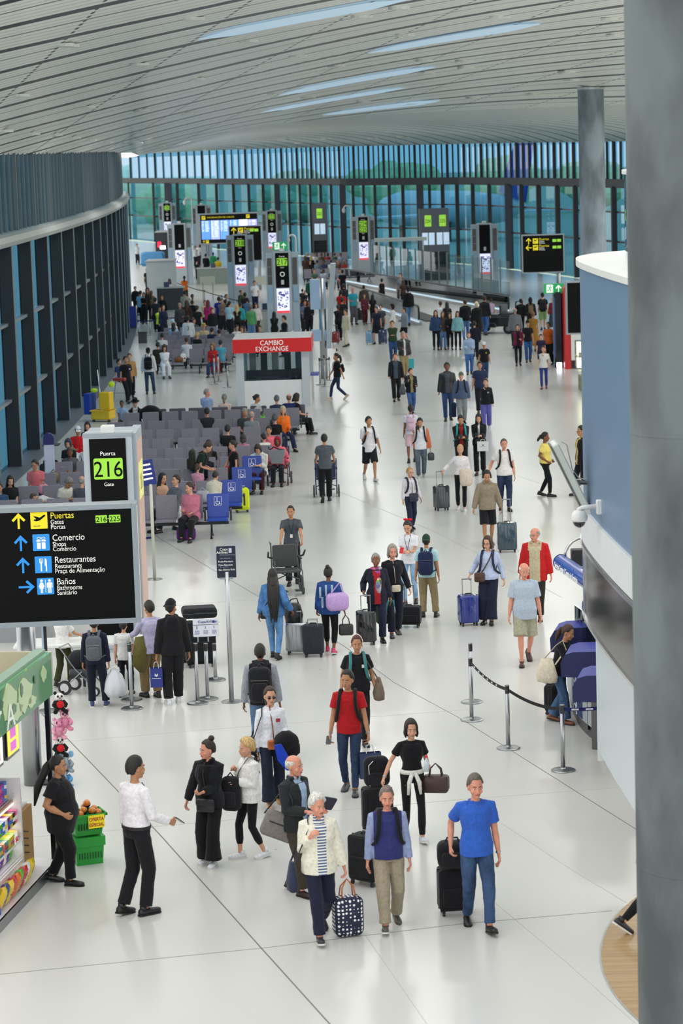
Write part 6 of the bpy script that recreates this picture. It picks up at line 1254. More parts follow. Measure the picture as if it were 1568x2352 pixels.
for i, c_ in enumerate(['#a8348c', '#7a2f8c', '#4f3a9c', '#a8348c', '#2f6fc4', '#7a2f8c', '#a8348c', '#7a2f8c']): item('candy_tin', SX + .14 + i * .12, -.50, SZ[4] + .25, (.09, .08, .13), c_, '#e8e6e0', '%s candy tin piled behind on the top shelf, %s' % (CN[c_], ordn[i]))
for i, (c1, c2, kd) in enumerate([('#e3c01c', '#2f6fc4', 'snack_bag'), ('#e8e6e0', '#c2242c', 'snack_bag'), ('#c2242c', '#e8e6e0', 'snack_bag'), ('#58b030', '#e3c01c', 'snack_bag'), ('#e06a1c', '#e3c01c', 'snack_bag'), ('#c2242c', '#e3c01c', 'snack_bag'), ('#e3c01c', '#1b2f7c', 'snack_bag'), ('#1b2f7c', '#e3c01c', 'snack_bag'), ('#e3c01c', '#c2242c', 'snack_bag')]):
 item(kd, SX + .10 + i * .15, -.16 - .01 * (i % 2), .135, (.20, .13, .34), c1, c2, 'large %s snack bag with %s print on the stand base, %s' % (CN[c1], CN[c2], ordn[i]), random.uniform(-.1, .1), radians(-24))
for i in range(4): item('candy_tin', SX + 1.35 + (i // 2) * .14, -.12, .135 + (i % 2) * .24, (.12, .1, .235), '#1f4fa8', '#c98a5a', 'tall blue biscuit tube %s at the left edge of the stand base' % ['lower', 'upper', 'outer lower', 'outer upper'][i])
p = T0 @ V((SX + .35, -.13 * YS, SZ[2] + .10)); s2 = thing('price_card', 'white card with a red price 6 clipped on the third shelf', 'sign', p, Rz + pi * (YS > 0)); MB().box(-.06, .06, -.003, .003, -.05, .10).build('card', WHT, s2); text('$6', .10, 'lettering', M('#c41c24'), s2, (0, -.006, -.03), align='CENTER')
# cardboard box beside the shelf unit
c = G(97, 1996); s2 = thing('cardboard_box', 'brown cardboard box with black slanted lines beside the sweet shelves', 'box', T0 @ V((.62, -.42 * YS, .13)), Rz); m = MB(); m.box(-.26, .26, -.20, .20, 0, .80); m.build('carton', M('#a8824e', 'paint', .7), s2); m = MB(); [m.tube([(-.05, (.202) * YS, .5 - .09 * q), (.15, (.202) * YS, .56 - .09 * q)], .006, 5) for q in range(4)]; m.build('printed_lines', BK, s2)
s2 = thing('jar_tray', 'tray of small dark wrapped sweets on top of cardboard box', 'tray', T0 @ V((.62, -.42 * YS, .935)), Rz); MB().box(-.22, .22, -.15, .15, 0, .03).build('tray', WS, s2); m = MB(); random.seed(2); [m.ball((random.uniform(-.18, .18), random.uniform(-.11, .11), .05 + random.uniform(0, .06)), .03, 6) for _ in range(26)]; o = m.build('wrapped_sweets', M('#3b3560', 'gloss'), s2); o['kind'] = 'stuff'
# plush toys on a rack
gr = G(132, 1800); x = gr.x; rk = thing('toy_rack', 'black slim hanging rack for plush toys at the stand corner', 'rack', (gr.x - .05, gr.y + .05, 0)); MB().box(-.05, -.01, -.03, .03, 0, 2.35).build('upright', M('#15171a'), rk); MB().box(-.16, .16, -.14, .14, 0, .03).build('foot', M('#15171a'), rk); MB().box(-.08, -.05, -.03, .03, .6, 2.3).build('light_edge', M('#b9d0e8', 'paint'), rk); kk = gr.y / FPX
def plush(px, py, c1, c2, kind, label):
 z = P(px, py, gr.y).z; s2 = thing('plush_toy', label, 'toy', (AX(px, gr.y, z), gr.y - .10, z), radians(15)); s = .9
 m = MB(); m.ball((0, 0, -.02), (.075 * s, .065 * s, .09 * s), 12); m.build('torso', M(c2, 'fabric'), s2, smooth=True)
 m = MB(); m.ball((0, -.01, .11 * s), (.075 * s, .068 * s, .065 * s), 14); hd_ = m.build('head', M(c1, 'fabric'), s2, smooth=True)
 for sx in (-1, 1):
  if kind == 'elephant': m = MB(); m.ball((sx * .085, 0, .12), (.04, .015, .05), 10); m.build('ear', M('#7fb4dc', 'fabric'), s2, smooth=True)
  else: m = MB(); m.ball((sx * .055, 0, .17 * s), .026, 8); m.build('ear', M(c2, 'fabric'), s2, smooth=True)
  m = MB(); m.tube([(sx * .055, -.01, .03), (sx * .09, -.06, -.01), (sx * .07, -.10, -.03)], [.03, .028, .024], 8); m.build('arm', M(c2, 'fabric'), s2, smooth=True); m = MB(); m.tube([(sx * .04, -.01, -.08), (sx * .07, -.07, -.11), (sx * .08, -.11, -.10)], [.035, .032, .03], 8); m.build('leg', M(c2, 'fabric'), s2, smooth=True)
  m = MB(); m.ball((sx * .028, -.070, .115), (.015, .01, .019), 8); m.build('eye', M('#0d0d0f'), hd_, smooth=True)
 if kind == 'elephant': m = MB(); m.tube([(0, -.07, .10), (0, -.10, .06), (0, -.11, .01)], [.02, .016, .012], 8); m.build('trunk', M(c1, 'fabric'), s2, smooth=True)
 else: m = MB(); m.ball((0, -.078, .092), (.012, .008, .009), 8); m.build('nose', M('#0d0d0f'), hd_, smooth=True)
 if kind == 'panda': m = MB(); m.ball((0, -.085, -.0), (.055, .03, .055), 12); m.build('red_cushion', M('#c41c24', 'fabric'), s2, smooth=True)
for a in ((138, 1612, '#e3e0dc', '#121215', 'panda', 'topmost black and white panda plush holding a red cushion'), (150, 1652, '#e09ab4', '#d487a4', 'bear', 'pink plush bear hanging at the right of the top panda'), (136, 1672, '#e6a4bc', '#e6a4bc', 'bear', 'larger pink plush bear under the top panda'), (139, 1712, '#e3e0dc', '#121215', 'panda', 'lower black and white panda plush holding a red cushion'), (152, 1748, '#8f9aa4', '#8f9aa4', 'elephant', 'grey plush elephant with blue ears under the lower panda'), (150, 1782, '#8f9aa4', '#5c9fd0', 'elephant', 'lowest grey and blue plush elephant above the green baskets')): plush(*a)
# green baskets with foil balls
g = G(198, 1990); GB = M('#1f9a34', 'plain', .4); T1 = lambda m, z0, z1, a0, a1, d0, d1: m.add([(-a0, -d0, z0), (a0, -d0, z0), (a0, d0, z0), (-a0, d0, z0), (-a1, -d1, z1), (a1, -d1, z1), (a1, d1, z1), (-a1, d1, z1)], [(3, 2, 1, 0), (0, 1, 5, 4), (1, 2, 6, 5), (2, 3, 7, 6), (3, 0, 4, 7)])
g.y += .2
for k_, (z, rz, lb) in enumerate(((0, 20, 'upside-down lower green shopping basket under the sweets basket'), (.38, 22, 'upper green shopping basket full of foil balls with offer sign'))):
 s2 = thing('shopping_basket', lb, 'basket', g + V((0, 0, z)), radians(rz)); m = MB()
 if k_ == 0: T1(m, 0, .24, .17, .185, .13, .14); m.box(-.205, .205, -.155, .155, .24, .36)
 else: T1(m, 0, .26, .165, .215, .12, .165); m.box(-.235, .235, -.185, -.165, .25, .28); m.box(-.235, .235, .165, .185, .25, .28); m.box(-.235, -.215, -.185, .185, .25, .28); m.box(.215, .235, -.185, .185, .25, .28)
 m.build('basket_body', GB, s2); m = MB()
 for q in range(9): x = -.14 + q * .035; m.box(x, x + .012, -.165 if k_ else -.145, -.135 if k_ else -.128, .08, .16)
 m.build('slots', M('#0e4d1c'), s2)
 if k_: oc_ = MB().box(-.02, .19, -.19, -.186, .10, .27).build('offer_card', M('#e8d81c', 'plain', .5, .1), s2); text('OFERTA', .062, 'lettering', M('#b41a1c'), oc_, (.085, -.192, .195), align='CENTER', sx=.85, bold=.001); text('ESPECIAL', .062, 'lettering', M('#b41a1c'), oc_, (.085, -.192, .125), align='CENTER', sx=.78, bold=.001)
names = ['rear left', 'rear right', 'middle left', 'middle', 'far right', 'front left', 'front centre', 'top centre', 'low front']
for k_, (x, y, z) in enumerate(((-.12, .08, .28), (.02, .10, .31), (-.14, -.04, .27), (-.03, -.02, .30), (.13, .06, .28), (-.10, -.10, .27), (.07, -.07, .29), (.03, .03, .37), (.15, -.06, .26))):
 s2 = thing('foil_ball', 'round %s foil sweet, %s in the green basket' % (('orange', 'navy')[k_ % 2], names[k_]), 'sweet', g + V((0, 0, .38)) + Matrix.Rotation(radians(22), 3, 'Z') @ V((x, y, z)), 0, 'foil balls in the basket'); m = MB(); m.ball((0, 0, 0), .052, 14); m.build('ball', M('#1e2550', 'gloss', .2), s2, smooth=True); m = MB(); m.ball((0, -.008, .012), (.050, .050, .046), 14); m.build('foil_top', M('#c8741c', 'gloss', .2), s2, smooth=True)
# inspection tables behind the sign
for x, y, w_, lb in ((128, 1572, 1.3, 'white folding table at left behind the backpack woman'), (268, 1566, 1.3, 'white folding table between patterned-shirt child and lavender shirt')):
 g = G(x, y); s2 = thing('folding_table', lb, 'table', g); MB().rbox(-w_ / 2, w_ / 2, -.35, .35, .70, .745, .01).build('table_top', M('#dfe0dd', 'paint'), s2); [MB().tube([(sx * (w_ / 2 - .12), sy * .28, 0), (sx * (w_ / 2 - .12), sy * .24, .70)], .015, 6).build('leg', DK, s2) for sx in (-1, 1) for sy in (-1, 1)]
g = G(38, 1500); s2 = thing('grey_cabinet', 'grey steel cabinet behind the sweets stand roof', 'cabinet', (g.x, g.y + 1, 0)); MB().box(-.8, .5, 0, .8, 0, 1.0).build('body', M('#8f9294', 'paint'), s2); MB().box(-.82, .52, -.02, .82, 1.0, 1.05).build('top', WH, s2)
# airliner beyond the glass
t = thing('airliner', 'white airliner with a blue tail parked beyond the end windows', 'aircraft', (12, 262, -.9), radians(115)); m = MB(); m.tube([(-16, 0, 3.6), (-12, 0, 3.4), (-4, 0, 3.2), (10, 0, 3.2), (14, 0, 3.0), (16, 0, 2.6)], [.3, 1.3, 1.9, 1.9, 1.4, .3], 16); m.build('fuselage', M('#c8d2da', 'paint'), t, smooth=True); m = MB(); m.prism([(-2, 1), (3, 1), (-3.5, 15), (-5, 15)], 2.6, 2.8); m.prism([(-2, -1), (3, -1), (-3.5, -15), (-5, -15)], 2.6, 2.8); m.build('wing', M('#c8d2da', 'paint'), t); m = MB(); m.plate([(-16, 4), (-11, 5), (-15, 10.5), (-18, 10.5)], .15, .3); m.build('tail_fin', M('#1c45b8', 'paint'), t)
for sx in ((-3, 1.6), (-3, -1.6), (11, 0)): MB().cyl(sx[0], sx[1], 0, 2, .25, 8).build('landing_gear', DGREY, t)
# downlights in the ceiling
DLX = [(8, 293), (44, 213), (146, 102 - 3), (157, 101), (198, 242), (70, 301), (123, 304), (165, 312), (320, 146), (325, 252), (445, 41), (450, 180), (203, 318), (241, 323), (272, 327), (310, 327), (362, 334), (425, 260), (570, 92), (684, 127), (772, 150), (631, 213), (830, 36), (930, 79), (950, 237), (916, 16), (1148, 38), (1225, 216), (1086, 225), (1070, 154), (1404, 42), (1415, 80), (1300, 164), (1065, 139), (978, 165), (650, 319), (690, 328), (860, 316), (925, 313), (555, 338), (480, 343), (707, 222), (835, 232), (752, 318), (974, 138), (1310, 182)]
m0 = None
for k_, (px, py) in enumerate(DLX):
 s_ = tab(SC, px) if px > 300 else 349
 if py < s_: p = Nsheet(px, (s_ - py) / (s_ - YT))[2]
 else: p = Fsheet(px, max(0, (tab(EDGE, px) - py) / (tab(EDGE, px) - s_)))[2]
 r_ = .13 + .0014 * p.y; o = thing('ceiling_downlight', 'small round recessed downlight in the slatted ceiling', 'light', p - V((0, 0, .04)), 0, 'recessed ceiling downlights'); MB().lathe([(r_ * .8, .05), (r_ * 1.2, .05), (r_ * 1.2, -.02), (r_ * .85, -.02)], n=14).build('trim_ring', M('#e2e2de', 'paint'), o); MB().cyl(0, 0, -.01, .03, r_ * .85, 14).build('lens', M('#fff8ee', 'plain', .4, (30 if k_ % 4 == 0 else 9)), o)
# ============================================================ WHO IS WHERE
A = person
# --- foreground walkers
p = A('man in blue polo shirt and jeans walking with a black suitcase at his side', 1098, 1774, 2128, face=8, turn=4, hair=('short', '#5d5349'), skin='r', up=('polo', '#2f5cb8'), low=('jeans', '#34496a'), shoes='#121216', arms=(.27, .08, .90) and ((.27, .10, .92), 'hang'), legs=('bb', 'f'), fat=1.1, extra=('watch',), key='polo')
h = p['h0']; q = proj(h - V((0, 0, h.z))); suitcase('black soft suitcase with two stacked bags rolled by the man in blue polo', '#131418', 1046, 2098, 6, (.40, .50, .26), hand=None, kind='fabric', rib=False, hup=.26)
g = G(1042, 2098); t = thing('carry_bag', 'black bag strapped on top of the suitcase beside the blue polo man', 'bag', V((g.x, g.y - .02, .58))); m = MB(); m.rbox(-.18, .18, -.15, .11, 0, .30, .09, n=4); m.build('bag_body', M('#17181c', 'fabric'), t, smooth=True); MB().rbox(-.13, .13, -.18, -.14, .03, .2, .04).build('front_pocket', M('#1d1e22', 'fabric'), t); MB().tube([(-.08, -.02, .29), (-.06, -.02, .345), (.06, -.02, .345), (.08, -.02, .29)], .012, 6).build('handle', M('#0f0f12'), t)
p = A('older man in navy sweater vest, lavender shirt and khaki trousers walking forward', 896, 1803, 2126, face=4, hair=('short', '#6e6258'), skin='r', up=('vest', '#2e3168', 'fabric', None, '#8f9bc0'), inner=None, low=('pants', '#948a76'), shoes='#4a4840', arms=('hang', 'hang'), legs=('f', 'bb'), fat=1.18, extra=('whitesole',), key='vest'); backpack(p, 'black backpack worn by the man in the navy sweater vest', '#15161a')
p = A('white-haired woman in a cream fleece jacket and striped top carrying a dotted bag', 738, 1820, 2152, face=14, turn=16, hair=('fluffy', 'white'), skin='r', up=('fleece', '#dcd9c8', 'fabric', .84), inner=('#4a5c86', .055, 'stripe'), low=('pants', '#1b1e33'), shoes='#23262e', arms=('strap', (.30, -.04, .80)), legs=('f', 'b'), fem=True, fat=1.15, extra=('whitesole',), key='cream')
shoulderbag(p, 'navy slouchy shoulder bag of the woman in cream fleece', '#2c3146', -1, (.26, .34, .10), .80)
handbag(p['h1'] - V((0, 0, .05)), 'navy bag with white dots and tan leather handles held low by the fleece woman', '#161c38', (.34, .46, .20), .20, .3, 'dots', '#a5582c', 'holdall'); g = p['h1']
suitcase('black soft suitcase tilted over behind the woman in cream fleece', '#17181b', 842, 2030, -38, (.40, .56, .25), kind='fabric', rib=False, tilt=0, hup=.02)
p = A('bald man in a charcoal jacket turning away with a grey messenger bag', 683, 1735, 2052, face=52, turn=8, hair=('bald', 'white'), skin='r', up=('jacket', '#26292b', 'fabric', .84), inner=('#9fb4d0', .05), low=('pants', '#3b352c'), shoes='#2c1a14', arms=('bent', 'bent'), legs=('ff', 'bb'), fat=1.15, key='bald')
g = P(642, 1897, p['g'].y - .1); t = thing('messenger_bag', 'light grey rectangular messenger bag hanging from the bald man shoulder', 'bag', g, radians(8)); T = Matrix.Rotation(radians(24), 4, 'Y'); m = MB(); m.rbox(-.21, .21, -.06, .06, -.16, .16, .05, T=T, n=4); m.build('bag_body', M('#77716d', 'fabric'), t, smooth=True); m = MB(); m.rbox(-.15, .12, -.068, -.06, .02, .035, .004, T=T); m.build('zipper', DK, t); Ti = Matrix.Translation(g) @ Matrix.Rotation(radians(8), 4, 'Z'); Ti = Ti.inverted()
MB().tube([Ti @ q_ for q_ in (g + V((.17, 0, .10)), lerp(g, p['sh0'], .6) + V((.12, -.1, .05)), p['sh0'] + V((0, 0, .07)), p['sh0'] + V((-.05, .12, -.1)), g + V((-.18, .05, .15)))], .010, 6).build('bag_strap', DK, t, smooth=True)
m = MB().rbox(-.13, .13, -.012, .012, -.09, .09, .02).build('folder', M('#1e2038', 'leather'), None, p['h1'] + V((.02, -.03, .08))); m.rotation_euler = (.5, .3, .5); tag(m, 'dark navy folder tucked in the bald man hand', 'folder')
p = A('woman with short blond hair in a white zip jacket and black leggings looking left', 578, 1697, 1970, face=-62, turn=-4, hair=('fluffy', 'blonde'), skin='w', up=('jacket', '#dcdad8', 'fabric', .86), low=('capri', '#0f1014'), shoes='#d6d8dc', arms=('strap', (.10, -.24, 1.18)), legs=('ff', 'bb'), fem=True, fat=1.08, key='blond'); crossbody(p, 'small black crossbody bag worn over the white zip jacket', '#141418', -1, (.22, .14, .08), .95, -.14)
t = thing('backpack', 'black backpack held in front by the short-haired blond woman', 'backpack', p['W']((.02, -.30, 1.02)), radians(-20)); MB().rbox(-.13, .13, -.07, .07, -.24, .20, .08, n=4).build('pack_body', M('#16171b', 'fabric'), t, smooth=True); MB().rbox(-.09, .09, -.10, -.06, -.18, .02, .04).build('front_pocket', M('#1c1d22', 'fabric'), t); MB().tube([(-.05, 0, .19), (0, 0, .25), (.05, 0, .19)], .01, 6).build('top_handle', M('#111'+'114'[:3]), t)
p = A('woman with a dark hair bun in all black with wide trousers facing left', 488, 1700, 1984, face=-22, turn=-38, hair=('topbun', 'dbrown'), skin='r', up=('jacket', '#15161c', 'fabric', .84), inner=('#0b0b0e', .07), low=('wide', '#0f1013'), shoes='#c9ccd2', arms=((.36, -.02, .82), (.02, -.26, 1.08)), legs=('stand', 'ff'), fem=True, fat=1.1, key='bun'); crossbody(p, 'flat black belt bag on the front of the woman with a bun', '#1b1b1f', .2, (.24, .17, .05), .90, -.22)
p = A('woman with sunglasses in a white blouse carrying a dark coat over her arm', 628, 1578, 1850, face=10, turn=6, hair=('pony', 'brown', .22), skin='w', up=('shirt', '#d9dbe2', 'fabric', .90), low=('widejeans', '#1c2333'), shoes='#b98a5c', arms=('hang', (.16, -.24, 1.06)), legs=('ff', 'bb'), fem=True, extra=('shades', ('mark', '#a03040')), key='shades')
crossbody(p, 'small tan leather crossbody purse of the woman in sunglasses', '#a85a2c', .15, (.20, .13, .06), .96, -.20, '#7a4224'); shoulderbag(p, 'black shoulder bag on the left hip of the woman in sunglasses', '#111216', -1, (.26, .34, .12), .86, strap='#101012')
c = p['h1']; m = MB(); m.ball((.02, -.02, -.02), (.17, .13, .15), 16); m.ball((.08, 0, -.12), (.12, .10, .15), 12); m.ball((-.04, -.02, -.10), (.11, .09, .13), 12); m.v = [tuple(V(v) * (1 + .14 * noise.noise(V(v) * 14))) for v in m.v]; o = m.build('folded_coat', M('#131317', 'fabric'), None, c, smooth=True); tag(o, 'bundled black coat over the arm of the woman in sunglasses', 'coat')
m = MB(); m.plate([(-.10, .14), (.0, .16), (.10, -.05), (.13, -.22), (.05, -.20), (-.06, -.06)], .0, .05); o = m.build('blue_pouch', M('#1c3fb4', 'fabric'), None, c + V((-.04, -.12, -.18))); tag(o, 'bright blue cloth pouch hanging below the black coat', 'pouch')
p = A('man seen from behind with black backpack over a black and grey sweatshirt', 596, 1480, None, 1.72, face=178, hair=('buzz', 'black'), skin='b', up=('hoodie', '#14151b', 'fabric', None, '#8d9199'), low=('jeans', '#5b7494'), arms=('hang', 'hang'), legs=('ff', 'bb'), fat=1.05, key='greyslv'); backpack(p, 'large black backpack on the man in a black and grey sweatshirt', '#1a1b1f', 1.12)
p = A('young man in a red t-shirt and blue jeans walking with a blue shopping bag', 806, 1540, 1820, face=-8, turn=-14, hair=('short', 'black'), skin='t', up=('tee', '#a8161e'), low=('slimjeans', '#2c3a54'), shoes='#4a4b4e', arms=((.26, -.08, .84), (.28, -.10, .86)), legs=('bb', 'ff'), extra=('watch', 'watchl'), key='red'); backpack(p, 'black backpack on the man in the red t-shirt', '#15161a', .95)
paperbag(p['h1'] - V((0, 0, .04)), 'navy paper shopping bag with white mark in the red-shirt man hand', '#26345c', (.30, .36, .10), .12, radians(12), '#c9cfdc'); phone(p, 0, 'black phone in the right hand of the red-shirt man')
p = A('woman with white headphones and teal backpack straps in a black t-shirt', 818, 1460, None, 1.66, face=4, hair=('bun', '#4a1f18'), skin='t', up=('tee', '#101115'), low=('pants', '#15161a'), arms=((.27, -.06, .90), (.28, -.06, .88)), legs=('bb', 'ff'), fem=True, fat=1.18, extra=('headphonesw', 'watch', ('mark', '#cfd3da')), key='headph'); backpack(p, 'teal backpack with straps on the woman with white headphones', '#3f7a78', .9); shoulderbag(p, 'large taupe cloth bag of the woman with white headphones', '#6f6253', 1, (.34, .34, .14), .90, y=-.04)
p = A('young woman in black t-shirt with a white cardigan tied at her waist', 950, 1650, 1925, face=8, turn=2, hair=('bob', 'dbrown'), skin='w', up=('crop', '#0f1014'), low=('leggings', '#0e0f12'), shoes='#c9ccd2', arms=('sidehandle', (.20, -.16, 1.08)), legs=('bb', 'f'), fem=True, extra=(('waist', '#d6d6d0'), 'watchl'), key='cardigan')
q = p['W']((.33, -.06, .98)); handbag(q + V((0, 0, .10)), 'brown checked leather handbag on the forearm of the cardigan woman', '#3c2620', (.34, .22, .18), .16, radians(-10), 'leather')
q = p['h1']; m = MB(); m.lathe([(.001, 0), (.032, 0), (.032, .12), (.012, .16), (.012, .18)], n=12); o = m.build('water_bottle', M('#c9d6de', 'gloss'), None, q + V((-.02, -.06, -.02)), smooth=True); MB().cyl(0, 0, .18, .205, .016, 10).build('bottle_cap', M('#d8202a'), o); tag(o, 'clear water bottle with a red cap in the cardigan woman hand', 'bottle')
suitcase('tall black ribbed suitcase pulled by the woman with the tied cardigan', '#16171a', 868, 1918, 5, (.40, .58, .26), hand=p['h0'], kind='fabric', four=True); t = thing('backpack', 'black pack with white piping strapped on the tall black suitcase', 'backpack', V(G(868, 1916)) + V((0, -.03, .66)), radians(5)); MB().rbox(-.17, .17, -.12, .06, 0, .40, .10, n=4).build('pack_body', M('#15161a', 'fabric'), t, smooth=True); MB().tube([(-.10, -.125, .03), (-.11, -.125, .30), (-.05, -.125, .36)], .004, 5).build('white_piping', WHT, t); MB().rbox(-.12, .12, -.15, -.11, .03, .2, .05).build('front_pocket', M('#1b1c20', 'fabric'), t)
p = A('man in white shirt and black trousers standing with his back turned at left', 322, 1740, 2098, face=132, turn=-4, hair=('buzz', 'black'), skin='t', up=('tucked', '#e2dfe4', 'fabric', .985), low=('pants', '#14151a'), shoes='#0d0d10', arms=((.22, -.28, 1.02), 'hang'), legs=('stand', 'bb'), extra=('belt', 'lanyard'), fat=1.02, key='whiteshirt'); phone(p, 0, 'dark phone in the hand of the man in white shirt')
p = A('shop assistant woman in black uniform with a long curly ponytail beside the sweets', 143, 1737, 2030, face=82, hair=('pony', 'black', .50), skin='t', up=('tee', '#16171b', 'fabric', .74), low=('pants', '#0f1014'), shoes='#101014', arms=((.24, -.12, 1.02), 'hang'), legs=('ff', 'bb'), fem=True, fat=1.75, key='shop')
# --- the two women seen from behind, and the group beyond
p = A('woman with very long black braids in a denim jacket and light jeans, back turned', 632, 1308, 1512, face=168, turn=14, hair=('braids', 'black'), skin='b', up=('denimjacket', '#4a74a8', 'denim', .86), low=('slimjeans', '#5f8cbc'), shoes='#1a1a1e', arms=((.34, -.06, .94), 'hang'), legs=('bb', 'ff'), fem=True, fat=1.3, key='braids'); crossbody(p, 'small black crossbody bag on the braided woman hip', '#15161a', 1, (.20, .16, .08), .88, .0)
suitcase('silver hard-shell suitcase pulled by the woman with braids', '#a7abb0', 684, 1502, 172, (.40, .52, .25), hand=p['h0'], kind='metal'); g = G(680, 1500); t = thing('bucket_bag', 'black drawstring bag sitting on the silver suitcase', 'bag', V((g.x - .02, g.y - .03, .58))); MB().lathe([(.001, 0), (.15, 0), (.17, .12), (.13, .30), (.09, .33)], n=18).build('bag_body', M('#17181b', 'leather'), t, smooth=True); MB().tube([(-.1, 0, .3), (-.04, 0, .40), (.06, 0, .42), (.1, 0, .3)], .012, 6).build('bag_strap', DK, t)
p = A('woman with a high bun in a ripped denim jacket and black leggings, back turned', 759, 1303, 1500, face=172, hair=('topbun', 'black'), skin='b', up=('denimjacket', '#26467e', 'denim', .82), low=('capri', '#101116'), shoes='#d0406a', arms=('hang', (.26, -.1, .86)), legs=('bb', 'ff'), fem=True, fat=1.35, key='ripped')
m = MB(); Wp = p; o = thing('shoulder_bag', 'lilac slouchy shoulder bag on the woman in the ripped denim jacket', 'bag', p['W']((-.20, .22, 1.10)), radians(12)); m.rbox(-.20, .20, -.09, .09, -.17, .15, .10, n=5); m.build('bag_body', M('#b393c8', 'leather'), o, smooth=True); MB().tube([(-.12, 0, .13), (.02, -.10, .34), (.08, .02, .30), (.12, 0, .13)], .012, 6).build('bag_strap', M('#b393c8', 'leather'), o)
m = MB(); [m.tube([p['W'](p['up']((x, .148 * 1.2 + p['o'], z0 + p['dz']))) for z0 in (z, z + .22)], [(.018, .006)] * 2, 6, ref=(1, 0, 0)) for x, z in ((.10, .98), (-.04, .96), (.14, 1.18), (.02, 1.22), (-.10, 1.22))]; o = m.build('ripped_patches', M('#9fb4c8', 'denim'), p['root']); o.matrix_parent_inverse = (Matrix.Translation(p['g']) @ Matrix.Rotation(p['fac'], 4, 'Z') @ Matrix.Diagonal((p['s'], p['s'], p['s'], 1))).inverted()
suitcase('dark grey soft suitcase pulled by the woman in ripped denim jacket', '#2b2f36', 721, 1508, 175, (.36, .52, .24), hand=p['h1'] , kind='fabric', rib=False); handbag(p['h0'], 'black structured handbag hanging from the hand of the ripped denim woman', '#2a2628', (.26, .20, .12), .16, 0)
p = A('grey-haired man in charcoal polo pushing an empty folded wheelchair towards the viewer', 673, 1162, 1342, face=0, turn=-6, hair=('buzz', 'black'), skin='t', up=('polo', '#474d55'), low=('pants', '#15171c'), arms=('push', 'push'), legs=('ff', 'bb'), extra=('lanyard',), key='pusher1')
p = A('woman in navy blazer with a colourful scarf pulling a black suitcase', 868, 1272, 1472, face=4, hair=('short', 'grey'), skin='b', up=('blazer', '#191c2c', 'fabric', .78), inner=('#9c1c24', .06), low=('pants', '#1c2036'), shoes='#111115', arms=((.27, -.08, 1.02), 'hang'), legs=('b', 'ff'), fem=True, fat=1.15, extra=('scarf',), key='scarf')
suitcase('black hard suitcase pulled by the woman with the colourful scarf', '#1d1f23', 842, 1480, 0, (.36, .56, .24), hand=p['h0'])
p = A('woman with grey bob in a black sweater carrying bags behind the scarf woman', 906, 1252, 1460, face=10, hair=('bob', '#8f8a80'), skin='r', up=('sweater', '#14161d'), low=('pants', '#16182a'), shoes='#4a4642', arms=('hang', (.30, -.06, .90)), legs=('ff', 'bb'), fem=True, fat=1.1, key='greybob'); crossbody(p, 'thin cream crossbody bag of the woman with the grey bob', '#cfc3b0', .1, (.16, .12, .05), .96, -.2, '#cfc3b0'); handbag(p['h0'] + V((.05, 0, 0)), 'dark green cloth bag carried between the scarf woman and grey bob woman', '#3a4a40', (.30, .42, .14), .06, .2, 'fabric'); paperbag(p['h0'] + V((.16, -.05, .02)), 'teal shopping bag next to the dark green cloth bag', '#1f8080', (.16, .26, .08), .05, .3)
suitcase('black soft trolley bag with piping pulled by the grey bob woman', '#15161a', 940, 1440, -10, (.44, .34, .26), hand=p['h1'], kind='fabric', rib=False)
p = A('young woman with a red hair bow in white polo looking at her phone', 942, 1195, 1388, face=-14, nod=18, hair=('pony', 'dbrown', .24), skin='w', up=('polo', '#dcdde4'), low=('slimjeans', '#8fb4d4'), shoes='#17181c', arms=('phone', 'phone'), legs=('ff', 'bb'), fem=True, extra=('bow', 'lanyard', 'watch'), key='bow'); phone(p, 0, 'red phone held by the young woman with the red bow', '#c8242c')
p = A('man in a dark green cap with a navy backpack over an aqua shirt, back turned', 983, 1230, 1417, face=172, hair=('capback', 'black'), hatc='#1f3a2c', skin='t', up=('polo', '#a5cdd2'), low=('pants', '#87795a'), shoes='#161312', arms=('hang', 'hang'), legs=('wide', 'stand'), fat=1.12, key='aqua'); backpack(p, 'navy blue backpack on the man in aqua shirt', '#1d2748', 1.05)
p = A('woman in a light blue blouse and wide navy trousers with a blue suitcase', 1124, 1230, 1430, face=-12, turn=-14, hair=('bob', 'brown'), skin='w', up=('blouse', '#aeb9d4'), low=('wide', '#161a30'), shoes='#15151a', arms=((.36, -.04, .98), (.30, .02, .86)), legs=('ff', 'f'), fem=True, fat=1.25, extra=('glasses',), key='blouse'); crossbody(p, 'small brown crossbody purse on the woman in light blue blouse', '#4a3026', -1, (.20, .18, .06), .98, -.18, '#3a241c'); backpack(p, 'navy backpack of the woman in light blue blouse', '#262c48', .9)
suitcase('glossy cobalt blue hard suitcase beside the woman in light blue blouse', '#20307c', 1076, 1436, 12, (.36, .52, .26), hand=p['h0'])
p = A('bald man in a patterned short-sleeved shirt and beige shorts', 1207, 1293, 1526, face=2, turn=6, nod=8, hair=('bald', 'white'), skin='r', up=('shirtshort', '#a9b6c4', 'check'), low=('shorts', '#9c9a84'), shoes='#3f241a', arms=('hang', 'hang'), legs=('ff', 'b'), fat=1.28, key='shorts')
p = A('bald man in a bright red jacket over a beige sweater', 1232, 1212, 1422, face=-10, turn=-28, hair=('bald', 'grey'), skin='r', up=('jacket', '#b4181c', 'fabric', .76), inner=('#b3a98c', .10), low=('pants', '#24201e'), shoes='#6e4a3a', arms=('hang', 'hang'), legs=('bb', 'ff'), fat=1.25, extra=('glasses',), key='redjacket')
